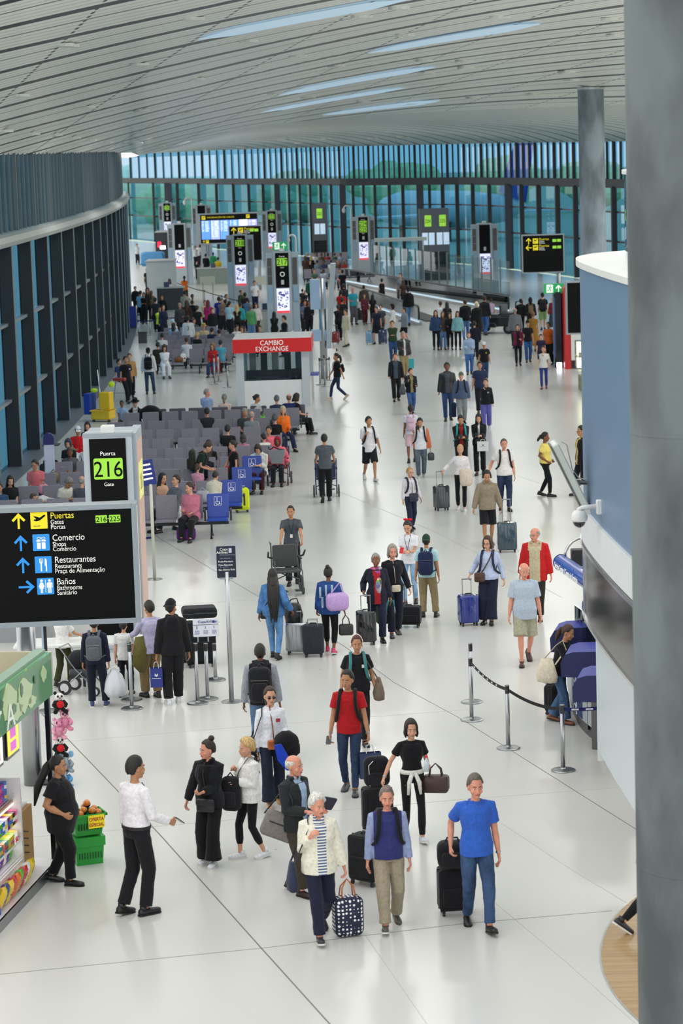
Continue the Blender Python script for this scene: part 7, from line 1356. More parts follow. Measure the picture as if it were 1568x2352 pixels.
p = A('young man with headphones in a khaki hoodie and black shorts pulling a teal suitcase', 1117, 1080, None, 1.70, face=2, nod=14, hair=('short', 'black'), skin='t', up=('hoodie', '#857a68'), low=('shorts', '#121317'), arms=((.33, -.05, .82), (.33, .0, .84)), legs=('ff', 'bb'), fat=1.0, extra=('headphones',), key='hoodie'); suitcase('dark teal hard suitcase behind the khaki hoodie man', '#2f4450', 1165, 1268, 0, (.42, .60, .26), hup=.5)
p = A('broad man in a white t-shirt with backpack straps and dark jeans', 1160, 1008, 1172, face=4, hair=('buzz', '#5a4c40'), skin='r', up=('tee', '#dcd8d4'), low=('jeans', '#26334c'), shoes='#14151a', arms=((.38, -.06, .98), 'hang'), legs=('bb', 'ff'), fat=1.12, key='whitetee'); backpack(p, 'black backpack on the broad man in white t-shirt', '#15161a', .9)
p = A('blond woman in a white long-sleeved top holding a coat over her arm', 1060, 1022, 1172, face=-4, hair=('bun', 'blonde'), skin='w', up=('tucked', '#dcd8da'), low=('leggings', '#121318'), shoes='#d8d4d6', arms=((.46, -.06, 1.08), (.16, -.22, 1.10)), legs=('bb', 'ff'), fem=True, key='blondwhite'); suitcase('dark grey hard suitcase beside the blond woman in white top', '#33363c', 1014, 1172, 20, (.36, .56, .25), hand=p['h0'])
c = p['h1']; m = MB(); m.rbox(-.16, .16, -.10, .06, -.36, .05, .08, n=4); m.v = [tuple(V(v) * (1 + .12 * noise.noise(V(v) * 9))) for v in m.v]; o = m.build('folded_coat', M('#cfc0b0', 'fabric'), None, c, smooth=True); tag(o, 'cream coat draped over the arm of the blond woman in white', 'coat')
p = A('man in a black jacket and red shirt with teal straps looking at his phone', 1057, 953, None, 1.68, face=2, nod=16, hair=('short', 'black'), skin='t', up=('jacket', '#15161a'), inner=('#7c1c1c', .05), low=('pants', '#14151a'), arms=('phone', 'phone'), key='tealstrap'); backpack(p, 'backpack with turquoise straps on the man in black jacket', '#2c8f8a', .85); phone(p, 0, 'phone held by the man with turquoise straps')
p = A('long-haired woman in a black track top looking at her phone with a white bag', 1102, 950, 1090, face=-6, nod=16, hair=('long', 'black'), skin='w', up=('jacket', '#121318'), inner=('#cfcfd4', .02), low=('pants', '#101116'), arms=('phone', 'phone'), fem=True, key='track'); phone(p, 0, 'phone held by the long-haired woman in black'); paperbag(p['h1'] + V((.07, -.02, -.10)), 'white printed carrier bag on the arm of the long-haired woman in black', '#cfcfd0', (.30, .26, .08), .06, 0, '#55555c'); crossbody(p, 'small black crossbody bag of the long-haired woman in black', '#141418', .1, (.22, .16, .07), 1.0, -.2)
p = A('woman in a pale yellow shirt and black leggings facing right, hand at hip', 1253, 993, 1140, face=72, hair=('pony', 'black', .10), skin='b', up=('tee', '#e3cf6e', 'fabric', .93), low=('leggings', '#0f1014'), arms=('hip', 'hip'), legs=('ff', 'bb'), fem=True, fat=1.2, key='yellow')
p = A('woman in a light grey top with navy overalls and backpack straps', 944, 1074, 1217, face=22, turn=10, hair=('bun', '#a08050'), skin='w', up=('tucked', '#cfc9d0'), low=('pants', '#1c2238'), arms=('hang', (.30, -.05, .84)), legs=('ff', 'bb'), fem=True, fat=1.05, extra=('glasses',), key='overall'); backpack(p, 'backpack on the woman in navy overalls', '#1c2238', .8); crossbody(p, 'navy pouch hanging in front of the woman in overalls', '#1c2238', .1, (.22, .2, .06), .95, -.2)
p = A('man in a white jacket with orange and blue shoulders looking at his phone', 967, 960, 1098, face=2, nod=10, hair=('short', 'black'), skin='t', up=('jacket', '#d4d6dc', 'fabric', .86, '#c06a4a'), low=('jeans', '#55606c'), shoes='#b0b2b0', arms=('chin', (.28, -.02, .84)), fat=1.05, key='orangejk'); phone(p, 0, 'phone held up by the man in white and orange jacket'); backpack(p, 'backpack of the man in white and orange jacket', '#17181c', .8); handbag(p['h1'], 'dark small bag in the hand of the man in white and orange jacket', '#2a2c30', (.18, .20, .1), .03, 0)
p = A('man in a white shirt and black shorts with a backpack on one shoulder', 850, 955, 1104, face=12, turn=10, hair=('short', 'black'), skin='t', up=('shirtshort', '#d8d6da'), low=('shorts', '#14151a'), shoes='#c3c4c6', arms=('strap', (.29, -.04, .82)), legs=('b', 'f'), key='whiteshorts'); backpack(p, 'black backpack slung on the man in white shirt and shorts', '#15161a', .9)
p = A('man in grey polo pushing an empty wheelchair away from the viewer', 749, 997, 1152, face=180, hair=('buzz', 'black'), skin='t', up=('polo', '#50565c'), low=('pants', '#111216'), arms=('push', 'push'), legs=('ff', 'b'), fat=1.05, key='pusher2')
p = A('small girl with white shirt and pastel backpack, back turned', 946, 930, 1062, face=176, hair=('bun', 'black'), skin='b', up=('tee', '#cfd0da'), low=('shorts', '#d0b0b8'), arms=('hang', 'hang'), fem=True, key='girl1'); backpack(p, 'pastel patterned backpack on the small girl in white', '#c9a8b8', .8)
p = A('woman in black top and skinny jeans walking left past the exchange kiosk', 776, 810, 918, face=-78, hair=('pony', 'black', .22), skin='t', up=('tee', '#14151a'), low=('slimjeans', '#253450'), shoes='#b8ad98', legs=('f', 'b'), arms=('fwd', 'back'), fem=True, key='kioskw'); backpack(p, 'small black bag on the back of the woman walking left', '#15161b', .65)
p = A('man in an open black jacket over a grey t-shirt and black trousers', 910, 810, 921, face=2, hair=('short', '#3a2a20'), skin='r', up=('jacket', '#15161b'), inner=('#3f4a58', .07), low=('pants', '#14151a'), shoes='#2a2a2c', arms=('fwd', 'hang'), legs=('f', 'bb'))
p = A('man in dark jacket and khaki t-shirt holding a grey bag strap', 945, 846, 952, face=14, turn=18, hair=('short', 'dbrown'), skin='w', up=('jacket', '#16181f'), inner=('#8a8058', .05), low=('jeans', '#3f5f94'), arms=('strap', 'bent'), key='khakit'); shoulderbag(p, 'grey bag under the arm of the man in khaki t-shirt', '#55555c', -1, (.32, .36, .16), .98)
p = A('man in a black leather jacket and grey shirt with blue jeans', 1029, 833, 966, face=0, hair=('short', 'black'), skin='b', up=('jacket', '#17171a', 'leather'), inner=('#4a4f58', .06), low=('jeans', '#30486e'), arms=('hang', 'hang'))
p = A('man with grey-green cap in a slate blue sweater carrying a navy bag', 1061, 855, 974, face=0, turn=-8, hair=('cap', 'black'), hatc='#5c6456', skin='w', up=('sweater', '#4c5a78'), low=('pants', '#84898c'), arms=('hang', 'hang'), fat=1.2, key='slate'); backpack(p, 'black backpack on the man with the grey-green cap', '#14151a', .8); handbag(p['h0'], 'navy bag carried low by the man with the grey-green cap', '#1b2138', (.16, .46, .14), .02, 0, 'fabric')
A('stocky man in a navy polo shirt behind the man with the cap', 1101, 831, None, 1.72, face=0, hair=('short', 'black'), skin='t', up=('polo', '#232c4a'), low=('pants', '#15171e'), fat=1.2)
A('woman in a black sweatshirt and purple trousers touching her face', 1117, 870, 985, face=-6, hair=('bun', 'black'), skin='w', up=('sweater', '#14161c'), low=('baggy', '#5a58a0'), shoes='#c9ccd2', arms=('chin', 'hang'), fem=True, fat=1.1, extra=(('mark', '#9aa0b8'),))
A('man in a light blue sweatshirt with backpack straps and jeans', 1078, 763, 860, face=0, hair=('short', '#4a3426'), skin='w', up=('hoodie', '#94acc8'), low=('jeans', '#3f6aa4'), arms=('bent', 'bent'))
A('man in a white cap and printed black t-shirt', 1113, 786, 876, face=-4, hair=('cap', 'black'), hatc='#e0e0e2', skin='t', up=('tee', '#14151a'), low=('jeans', '#31486c'), arms=('hang', 'hang'), fat=1.15, extra=(('mark', '#c9b84a'),))
A('man in a dark green t-shirt and jeans with arms folded', 903, 737, 830, face=0, hair=('short', 'black'), skin='w', up=('tee', '#2c3f2c'), low=('jeans', '#2f4a74'), arms=('cross', 'cross'), fat=1.15)
p = A('grey-haired man in black leather jacket with khaki trousers and turquoise bag', 928, 762, 868, face=18, hair=('short', 'grey'), skin='r', up=('jacket', '#141418', 'leather'), inner=('#d0d2d6', .03), low=('pants', '#9a8a60'), arms=('bent', 'hang'), key='leatherg'); paperbag(p['h1'], 'turquoise bag hanging from the grey-haired man in leather jacket', '#2fa8b4', (.24, .36, .1), .04)
A('girl in a white t-shirt and blue leggings with a jacket tied at her waist', 1249, 795, 893, face=-8, hair=('bun', 'dbrown'), skin='w', up=('tee', '#d8d8d4'), low=('leggings', '#2b3f84'), shoes='#8c3048', arms=('chin', 'hang'), fem=True)
A('woman in a magenta and black jacket with dark trousers', 1190, 745, 840, face=0, hair=('bun', 'black'), skin='w', up=('jacket', '#6a1c3c'), inner=('#16161a', .06), low=('leggings', '#1a1c26'), arms=('cross', 'bent'), fem=True)
A('young woman in a black top and blue jeans with a dark cap', 1213, 736, 832, face=2, hair=('cap', 'black'), hatc='#17181c', skin='w', up=('tee', '#15161a'), low=('jeans', '#30588c'), fem=True)
A('woman in an ochre long dress seen from behind', 1225, 716, 808, face=178, hair=('bun', '#7a4a28'), skin='t', up=('dress', '#8f6628', 'fabric', .30), low=('none', '#8f6628'), fem=True)
A('man in an orange printed t-shirt and dark trousers', 1261, 740, 838, face=-30, hair=('short', 'black'), skin='t', up=('tee', '#b8561c'), low=('pants', '#15161a'), fat=1.2)
A('boy in a striped dark football shirt', 1243, 768, 848, face=0, hair=('short', 'dbrown'), skin='w', up=('tee', '#2a2440'), low=('shorts', '#1c1c28'))
A('bald man in a grey jacket seen from behind', 1184, 708, 800, face=176, hair=('bald', 'grey'), skin='r', up=('jacket', '#70747a', 'fabric', .78), low=('pants', '#23252b'), fat=1.15)
A('person in a black coat and cap seen from behind, left of the two dark coats', 1197, 687, 765, face=180, hair=('cap', 'black'), hatc='#131418', up=('jacket', '#131418'), low=('pants', '#131418'))
p = A('person in a black coat with a tan backpack seen from behind', 1219, 684, 765, face=180, hair=('hood', 'black'), hatc='#131418', up=('jacket', '#17181b'), low=('pants', '#17181b'), key='tanpack'); backpack(p, 'tan backpack on the person in black coat', '#6a5a40', .8)
p = A('man in black t-shirt and sage green shorts with a black backpack, back turned', 1247, 673, 758, face=180, hair=('cap', 'black'), hatc='#1a1b1f', skin='w', up=('tee', '#15161a'), low=('shorts', '#7f9c6c'), key='sage'); backpack(p, 'black backpack on the man in sage green shorts', '#1d1e22', .95)
A('woman in a dark red cardigan and long grey skirt at the far right', 1270, 682, 760, face=-30, hair=('bun', 'blonde'), skin='w', up=('sweater', '#6a1c26'), low=('skirt', '#2c3c48', 'fabric', .2), fem=True)
p = A('man in a white hooded top and jeans with a black backpack, back turned', 344, 800, 905, face=180, hair=('cap', 'black'), hatc='#15161a', skin='w', up=('hoodie', '#d4d6da'), low=('jeans', '#33475e'), legs=('wide', 'stand'), key='whood'); backpack(p, 'black backpack on the man in white hooded top', '#15161a', 1.0)
A('man in a black printed t-shirt standing by the left wall', 292, 817, 926, face=30, hair=('short', 'black'), skin='t', up=('tee', '#15161a'), low=('pants', '#15161a'), legs=('f', 'bb'), extra=(('mark', '#c9c9c9'),))
A('man in a tan sweatshirt just behind the man in black at the left wall', 301, 812, 915, face=10, hair=('short', '#4a3020'), skin='w', up=('sweater', '#b08a58'), low=('pants', '#1b1c22'))
A('person in a blue shirt sitting low against the left wall', 273, 850, None, 1.6, face=60, sit=True, hair=('short', 'black'), skin='w', up=('tee', '#2c3f6c'), low=('shorts', '#23252d'), seat=.72)
# --- queue by the inspection tables
p = A('woman in navy cardigan with a grey backpack, back turned, under the directory sign', 224, None or 1419, 1622, face=180, hair=('short', 'black'), skin='t', up=('sweater', '#151a2e', 'fabric', .86), low=('pants', '#121626'), shoes='#2c3c6a', legs=('wide', 'stand'), fat=1.15, extra=('whitesole',), key='navyw'); backpack(p, 'grey backpack on the woman in navy cardigan', '#565c62', 1.0)
handbag(p['h0'] + V((.08, -.05, .02)), 'bulging white plastic bag carried by the woman in navy cardigan', '#c9ccd2', (.34, .44, .26), .06, 0, 'plain', '#dcdcdc', 'plastic_bag', crush=1)
A('man in a white t-shirt and olive trousers at the left folding table', 148, 1398, 1575, face=150, hair=('short', 'black'), skin='t', up=('tee', '#d8d8d6'), low=('pants', '#35371f'), arms=('desk', 'desk'))
A('child in a black and white patterned shirt by the folding table', 290, 1425, 1598, face=170, hair=('short', 'black'), skin='w', up=('tee', '#d4d4d2', 'check', .86), low=('pants', '#171a26'))
p = A('man in a lavender shirt and beige trousers leaning at the folding table', 352, 1381, 1603, face=-150, hair=('short', 'black'), skin='t', up=('shirt', '#aeaac8'), low=('baggy', '#7c6a48'), shoes='#1b1614', arms=('bent', 'desk'), legs=('stand', 'ff'), key='lavender')
c = p['W']((.22, -.02, .92)); m = MB(); m.tube([(0, 0, .20), (.02, 0, 0), (-.02, 0, -.25), (.02, 0, -.36)], [.07, .12, .13, .04], 12); m.v = [tuple(V(v) * (1 + .18 * noise.noise(V(v) * 9))) for v in m.v]; o = m.build('draped_jacket', M('#5f5a2c', 'fabric'), None, c, smooth=True); tag(o, 'olive jacket draped over the arm of the man in lavender shirt', 'jacket')
p = A('man in a black hoodie and backwards cap with white sneakers in the left queue', 402, 1378, 1618, face=-168, turn=-36, hair=('capback', 'black'), hatc='#15161a', skin='t', up=('hoodie', '#141418'), low=('baggy', '#15161a'), shoes='#cfd2d6', arms=('hang', 'hang'), legs=('ff', 'stand'), fat=1.05, key='bhoodie'); paperbag(p['h1'] - V((0, 0, .02)), 'small royal blue gift bag in the hand of the black hoodie man', '#20307c', (.20, .32, .09), .10, 0, '#c9cfdc')
suitcase('large black suitcase standing behind the man in black hoodie', '#17181b', 462, 1530, 10, (.52, .74, .32), kind='fabric', rib=False); g = G(462, 1530); t = thing('suitcase', 'second black suitcase lying on top of the large black suitcase', 'suitcase', V((g.x, g.y, .88)), radians(8)); MB().rbox(-.30, .30, -.2, .2, 0, .18, .06, n=4).build('shell', M('#1e1f23', 'fabric'), t); MB().box(-.302, .302, -.205, .205, .085, .095).build('zipper', M('#77787c', 'metal'), t); MB().tube([(-.1, -.2, .1), (-.08, -.25, .1), (.08, -.25, .1), (.1, -.2, .1)], .012, 6).build('carry_handle', DK, t)
g = G(432, 1520); t = thing('duffel_bag', 'black bag hanging beside the large black suitcase', 'bag', g + V((0, 0, .25))); MB().rbox(-.14, .14, -.12, .12, 0, .55, .08, n=4).build('bag_body', M('#0f1013', 'fabric'), t, smooth=True); MB().tube([(-.08, 0, .53), (0, 0, .68), (.08, 0, .53)], .012, 6).build('handle', DK, t); t.location.z = .0
# stroller
g = G(196, 1592); t = thing('stroller', 'dark baby stroller with grey wheels at the left folding table', 'stroller', g, radians(70)); t.scale = (.8,) * 3; m = MB(); [m.tube(q, .013, 6) for q in ([(-.22, -.35, .12), (-.22, .1, .55), (-.22, .45, 1.0)], [(.22, -.35, .12), (.22, .1, .55), (.22, .45, 1.0)], [(-.22, .45, 1.0), (.22, .45, 1.0)], [(-.24, .35, .16), (-.22, -.05, .5)], [(.24, .35, .16), (.22, -.05, .5)])]; m.build('frame', M('#8b8e92', 'metal'), t); m = MB(); m.rbox(-.19, .19, -.30, .28, .35, .55, .08); m.build('seat', DK, t); MB().ball((0, .12, .72), (.20, .24, .2), 12).build('hood', M('#1c1d21', 'fabric'), t, smooth=True)
for x in (-.24, .24):
 for y, r in ((-.35, .10), (.35, .15)): m = MB(); m.tube([(x - .02, y, r), (x + .02, y, r)], r, 20); w_ = m.build('wheel', M('#1d1d1f'), t); MB().tube([(x - .025, y, r), (x + .025, y, r)], r * .65, 14).build('hub', M('#c0c2c4', 'metal'), w_)
# counter customer
p = A('woman with a ponytail leaning on the service counter with a cream tote bag', 1284, 1431, 1660, face=62, lean=14, hair=('pony', 'brown', .18), skin='t', up=('sweater', '#111216'), low=('widejeans', '#3f5878'), shoes='#7a4a34', arms=('desk', 'desk'), legs=('ff', 'bb'), fem=True, key='counterw'); shoulderbag(p, 'cream canvas tote bag on the woman leaning at the counter', '#cfc6b0', -1, (.34, .38, .10), .95, y=.10)
suitcase('dark backpack standing on the floor between the woman and the counter', '#1f2024', 1268, 1640, 60, (.26, .42, .18), kind='fabric', rib=False, hup=.02)
A('woman in a dark suit half hidden by the blue wall at right', 1338, 978, 1138, face=-70, hair=('bun', 'black'), skin='t', up=('blazer', '#15161b'), inner=('#d0b060', .04), low=('pants', '#15161b'), fem=True, extra=('glasses',))
A('passer-by in black trousers and white-soled sneakers hidden behind the concrete column', 1497, 1790, 2148, face=100, hair=('short', 'black'), skin='w', up=('tee', '#222328'), low=('leggings', '#111216'), shoes='#1d1e22', legs=('f', 'b'), extra=('whitesole',))
# --- wheelchairs
def wheelchair(px, foot, rz, label, fold=False, seatc='#2b2d31'):
 g = G(px, foot); t = thing('wheelchair', label, 'wheelchair', g, radians(rz)); FM = M('#24345c' if not fold else '#5f6062', 'metal', .35)      # faces -y
 for sx in (-.27, .27):
  m = MB(); m.tube([(sx, .28, .98), (sx, .25, .5), (sx, .25, .16)], .014, 8); m.tube([(sx, .28, .98), (sx, .40, 1.0)], .017, 8); m.tube([(sx, .25, .48), (sx, -.22, .48), (sx, -.32, .14)], .013, 8); m.tube([(sx, .22, .70), (sx, -.10, .70), (sx, -.13, .48)], .013, 8); m.tube([(sx, .25, .2), (sx, -.25, .2)], .012, 8); m.build('side_frame', FM, t)
  m = MB(); m.rbox(sx - .025, sx + .025, -.12, .2, .70, .73, .01); m.build('armrest', DK, t); r = .16; yb = .26
  m = MB(); m.tube([(sx + (.05 if sx > 0 else -.05) - .02, yb, r), (sx + (.05 if sx > 0 else -.05) + .02, yb, r)], r, 20); w_ = m.build('rear_wheel', M('#2c2d30'), t); MB().tube([(sx + (.05 if sx > 0 else -.05) - .024, yb, r), (sx + (.05 if sx > 0 else -.05) + .024, yb, r)], r * .55, 14).build('hub', M('#8f9194', 'metal'), w_)
  m = MB(); m.tube([(sx - .018, -.24, .09), (sx + .018, -.24, .09)], .09, 16); m.tube([(sx, -.24, .09), (sx, -.22, .3)], .012, 6); m.build('front_castor', M('#2c2d30'), t); MB().rbox(sx * .55 - .07, sx * .55 + .07, -.48, -.32, .10, .12, .01).build('footrest', DK, t)
  if fold: m = MB(); m.tube([(sx, .2, .70), (sx * 1.35, .12, .74), (sx * 1.4, -.02, .86)], .02, 8); m.build('swung_armrest', DK, t)
 m = MB(); m.rbox(-.25, .25, -.02, .02, .50, .96, .04, T=Matrix.Translation((0, .25, 0))); m.build('backrest', M(seatc, 'leather'), t); m = MB(); m.rbox(-.25, .25, -.2, .22, .44, .49, .02); m.build('seat', M(seatc, 'leather'), t); m = MB(); m.tube([(-.27, .1, .25), (.27, .1, .46)], .012, 6); m.tube([(.27, .1, .25), (-.27, .1, .46)], .012, 6); m.build('cross_brace', FM, t); return t
wheelchair(661, 1362, 12, 'empty wheelchair with dark vinyl back pushed by the man in charcoal polo', True, '#3f4143')
wheelchair(750, 1138, 180, 'empty blue-framed wheelchair pushed away by the man in grey polo', False, '#1c2a52')
p = A('woman with red headband in a pink jacket sitting in a wheelchair with a grey bag', 637, 1011, None, 1.62, face=-4, sit=True, hair=('hood', 'black'), hatc='#8c1c2c', skin='b', up=('jacket', '#d8687c'), low=('pants', '#171a22'), arms=((.28, -.14, .66), (.28, -.14, .66)), fem=True, fat=1.2, extra=('glasses',), key='pinkwc'); wc = wheelchair(637, 1132, -4, 'wheelchair of the seated woman in a pink jacket', False, '#7c1c24'); wc.location = p['g'] + V((0, .02, 0))
t = thing('handbag', 'large grey bag on the lap of the woman in the wheelchair', 'bag', p['W']((0, -.32, .66)), radians(-4)); m = MB(); m.add([(-.15, -.09, 0), (.15, -.09, 0), (.15, .09, 0), (-.15, .09, 0), (-.23, -.09, .36), (.23, -.09, .36), (.23, .09, .36), (-.23, .09, .36)], [(3, 2, 1, 0), (0, 1, 5, 4), (1, 2, 6, 5), (2, 3, 7, 6), (3, 0, 4, 7), (4, 5, 6, 7)]); m.build('bag_body', M('#7c8088', 'leather'), t); MB().tube([(-.2, 0, .35), (-.08, 0, .44), (.05, 0, .38), (.2, 0, .35)], .02, 6).build('scarf_handle', M('#23252a', 'fabric'), t)
# --- seated passengers: x of the head, y of its top
def S(label, x, y, top, low='#23262d', hair=('short', 'black'), skin='w', face=0, arms=('lap', 'lap'), H=1.70, fem=False, fat=1.05, ut='tee', turn=0, nod=6, **k):
 return A(label, x, y, None, H, face=face, sit=True, hair=hair, skin=skin, up=(ut, top), low=('pants', low), arms=arms, fem=fem, fat=fat, turn=turn, nod=nod, **k)
S('woman in a pink sweatshirt and black trousers sitting beside the blue front seat', 437, 1114, '#b56a7e', '#15161a', ('bun', 'brown'), 'w', -14, ('bent', 'lap'), fem=True, fat=1.4, ut='sweater', turn=-46, legs=('sit', 'sit2'))
handbag(G(427, 1190, .42) , 'purple and pink patterned duffel bag on the floor at the pink-sweatshirt woman feet', '#5a2470', (.44, .26, .22), .04, 0, 'fabric', name='duffel_bag'); g = G(428, 1240); bpy.context.view_layer.update()
for o in list(COL.objects):
 if o.name.startswith('duffel_bag') and 'purple' in str(o.get('label')): o.location = (g.x, g.y, .14)
S('man in a salmon polo shirt sitting at left with a snack', 81, 1062, '#c76a72', '#1d2333', ('short', 'black'), 't', -4, ('bent', 'lap'), fat=1.15, ut='polo', turn=-22, extra=('glasses',))
S('man in a grey polo shirt sitting with his phone left of pylon 216', 160, 1033, '#4f5459', '#3f5a84', ('short', '#3f3833'), 'b', 4, ('phone', 'bent'), fat=1.2, ut='polo', nod=14)
S('woman in a black top and grey cap sitting behind the grey polo man', 157, 1014, '#131318', '#1d1d24', ('hood', 'black'), 'w', -8, fem=True, hatc='#3a3d48')
S('man in a red t-shirt and white cap sitting left of pylon 216', 178, 984, '#b81a20', '#cfcfd4', ('cap', 'black'), 't', 12, ('bent', 'bent'), hatc='#d8d8e0', nod=16)
S('woman with long dark hair sitting just above the 216 pylon edge', 201, 974, '#1a1a1e', '#1a1a1e', ('long', 'black'), 'w', 0, fem=True, nod=14)
S('woman with a dark bun in black seen from behind near the white totem', 115, 1036, '#131317', '#131317', ('bun', 'black'), 'w', 170, fem=True)
S('older woman with grey curls in a white t-shirt bent over a magazine', 140, 1094, '#cfcfc4', '#3a3d44', ('fluffy', '#7a7874'), 't', 40, ('phone', 'phone'), fem=True, lean=22, nod=20)
S('person in a patterned shirt sitting against the left edge of pylon 216', 187, 1100, '#4a4d58', '#1a1b20', ('bald', 'grey'), 'w', 170)
S('woman in black sitting at the far left edge', 22, 1098, '#15161a', '#31467c', ('long', 'black'), 'w', 20, ('phone', 'phone'), fem=True, nod=18)
S('dark-haired person at the left frame edge above the big sign', -3, 1115, '#2a4468', '#1d1f28', ('short', 'black'), 't', 10)
A('man in a white patterned shirt bending far forward above the directory sign', 24, 1113, None, 1.25, face=-96, lean=72, hair=('short', '#4a3c30'), skin='w', up=('tee', '#c9c9c8'), low=('pants', '#9a8c6c'), arms=('hang', 'hang'), off=(.9, 1.0, 0))
S('woman in pale top leaning to kiss the man in grey at the front seats', 371, 1093, '#c49a82', '#cfd0d4', ('long', 'black'), 'w', 50, ('cross', 'lap'), fem=True, ut='tank')
S('man in a grey sweatshirt lying back beside the woman in pale top', 393, 1098, '#565b63', '#1d1e24', ('short', 'dbrown'), 'w', -50, ('bent', 'lap'), lean=-14)
A('man in a dark green t-shirt with an olive backpack stooping over the seats', 450, 1010, None, 1.72, face=86, lean=22, hair=('short', 'brown'), skin='w', up=('tee', '#182a24'), low=('jeans', '#31486c'), arms=('bent', 'bent'), nod=10, key='stoop'); backpack(PEOPLE['stoop'], 'large olive green backpack on the stooping man', '#2b2d24', 1.15)
S('old man with white hair in a dark jacket sitting below the stooping man', 470, 1041, '#1b2030', '#1a1b22', ('short', 'grey'), 'r', 0, ut='jacket', nod=22, fat=1.15)
S('person with long dark hair in black seen from behind near the stooping man', 479, 1017, '#121215', '#121215', ('long', 'black'), 'b', 178, fem=True, fat=1.3)
p = A('woman in a black dress with a red crossbody bag reaching down beside blue seats', 535, 1012, None, 1.62, face=-70, turn=-6, hair=('bun', 'black'), skin='w', up=('dress', '#121216', 'fabric', .50), low=('none', '#121216'), arms=((.20, -.30, .86), 'hang'), fem=True, key='blackdress'); crossbody(p, 'small red crossbody bag of the woman in black dress', '#c0301c', -1, (.18, .20, .07), .95, -.16, '#c0301c')
suitcase('neon yellow covered suitcase beside the blue wheelchair seats', '#d2e02a', 556, 1176, 10, (.36, .54, .26), kind='fabric', rib=False, hup=.04)
suitcase('suitcase with a light blue handle standing between the seat rows', '#3a4a54', 516, 1115, 0, (.34, .44, .22), kind='fabric', rib=False, hup=.40)
S('small girl in a pink top seen from behind in the fourth row', 453, 1080, '#c08aa0', '#c9cbd0', ('pony', 'brown', .10), 'w', 170, H=1.35, fem=True)
S('person in a cream jacket bent forward beside the small girl', 486, 1093, '#cfcab8', '#8c8c88', ('short', 'dbrown'), 'w', 160, H=1.5, lean=20, ut='jacket')
S('young person in white hoodie looking at a phone beside the blue seats', 596, 1020, '#c9c8c4', '#3a1820', ('bob', 'dbrown'), 'w', -10, ('phone', 'phone'), ut='hoodie', nod=24, lean=14)
S('child with dark hair in a pale top behind the white-hooded youth', 606, 1007, '#cfcfca', '#2a2a30', ('short', 'black'), 'w', -150, H=1.45)
S('man in a pink shirt covering his face with one hand', 617, 984, '#d86878', '#1a1b20', ('short', 'black'), 't', -4, ('chin', 'phone'), ut='polo', fat=1.15)
S('woman with long grey-blond hair in an orange sweater, legs crossed', 649, 938, '#e8701c', '#1d2748', ('long', '#b4a890'), 'w', 20, (( .10, -.26, .98), 'lap'), fem=True, fat=1.1, ut='sweater', turn=-14, legs=('sit', 'sit2'))
S('grey-haired woman in a black top with her back turned, beside the orange sweater', 631, 957, '#131318', '#1b2440', ('fluffy', '#45474a'), 'w', 175, fem=True)
S('older man in a dark grey t-shirt facing the viewer in the ninth row', 561, 943, '#3a3b40', '#23252b', ('short', 'grey'), 't', 10, turn=14, fat=1.15)
S('balding man in a grey striped shirt seen from behind', 577, 950, '#7c8288', '#2b2d33', ('bald', 'grey'), 'r', 172, fat=1.15)
S('man in black with dark hair seen from behind, a red backpack beside him', 522, 982, '#17171b', '#17171b', ('short', 'black'), 'w', 176)
S('man in a dark shirt seen from behind in the eighth row', 475, 942, '#2a2b32', '#1a1b20', ('short', 'black'), 't', 178)
S('girl in a pink hooded top seen from behind left of the white hoodie', 558, 1008, '#b07c90', '#2a2a30', ('bob', 'dbrown'), 'w', 178, H=1.5, fem=True)
S('man in black hat and coat with a white shirt eating in the ninth row', 310, 921, '#121216', '#121216', ('hat', 'black'), 'w', 0, ('chin', 'chin'), ut='coat', inner=('#c9ccd6', .06), hatc='#0c0c10', nod=14)
S('small boy in a pale blue patterned shirt beside the man in black hat', 280, 931, '#8fa8c8', '#1a1b22', ('buzz', 'black'), 'b', 0, H=1.35)
c = G(345, 948, .9); m = MB(); m.ball((0, .1, -.02), (.34, .22, .26), 14); m.ball((.22, .1, -.2), (.2, .15, .3), 12); m.v = [tuple(V(v) * (1 + .15 * noise.noise(V(v) * 5))) for v in m.v]; o = m.build('draped_coat', M('#101014', 'fabric'), None, c, smooth=True); tag(o, 'large black coat draped over the seat beside the hat man', 'coat')
S('grey-haired man in a light blue shirt at the rear row of the near block', 474, 898, '#8ea0c4', '#2c3040', ('short', 'grey'), 'r', 160, turn=-70)
S('person with a grey ponytail at the rear row of the near block', 515, 910, '#d0b8b0', '#2c3040', ('pony', '#77706a', .16), 'w', 178, fem=True)
S('woman with a dark top bun in a white t-shirt looking right, rear row', 588, 911, '#d4cfd0', '#2c3040', ('bun', 'dbrown'), 't', 150, fem=True, turn=-60)
S('woman with short grey hair seen from behind, rear row', 635, 913, '#2b3350', '#2c3040', ('short', '#5a5c60'), 'w', 178, fem=True)
S('bald man in a navy shirt with a strap, rear row right end', 663, 910, '#1d2a5c', '#2c3040', ('bald', '#6a5a50'), 'r', 176, fat=1.2)
S('person with dark bob at the right end of the rear row', 679, 909, '#1a1a1e', '#15161a', ('bob', 'black'), 'w', 120, fem=True)
S('woman with curly hair in white curled up on the far block front row', 377, 796, '#d8dade', '#d4d6da', ('curly', 'brown'), 'w', 10, ('cross', 'cross'), fem=True, ut='sweater', nod=20)
S('woman in a red jacket sitting at the far block front row by a red suitcase', 488, 793, '#a31c20', '#26365c', ('curly', '#7a5a38'), 'w', -10, fem=True, ut='jacket', extra=('glasses',))
suitcase('red suitcase standing before the woman in red jacket', '#8f1a1e', 495, 858, 0, (.40, .56, .25), hup=.3)
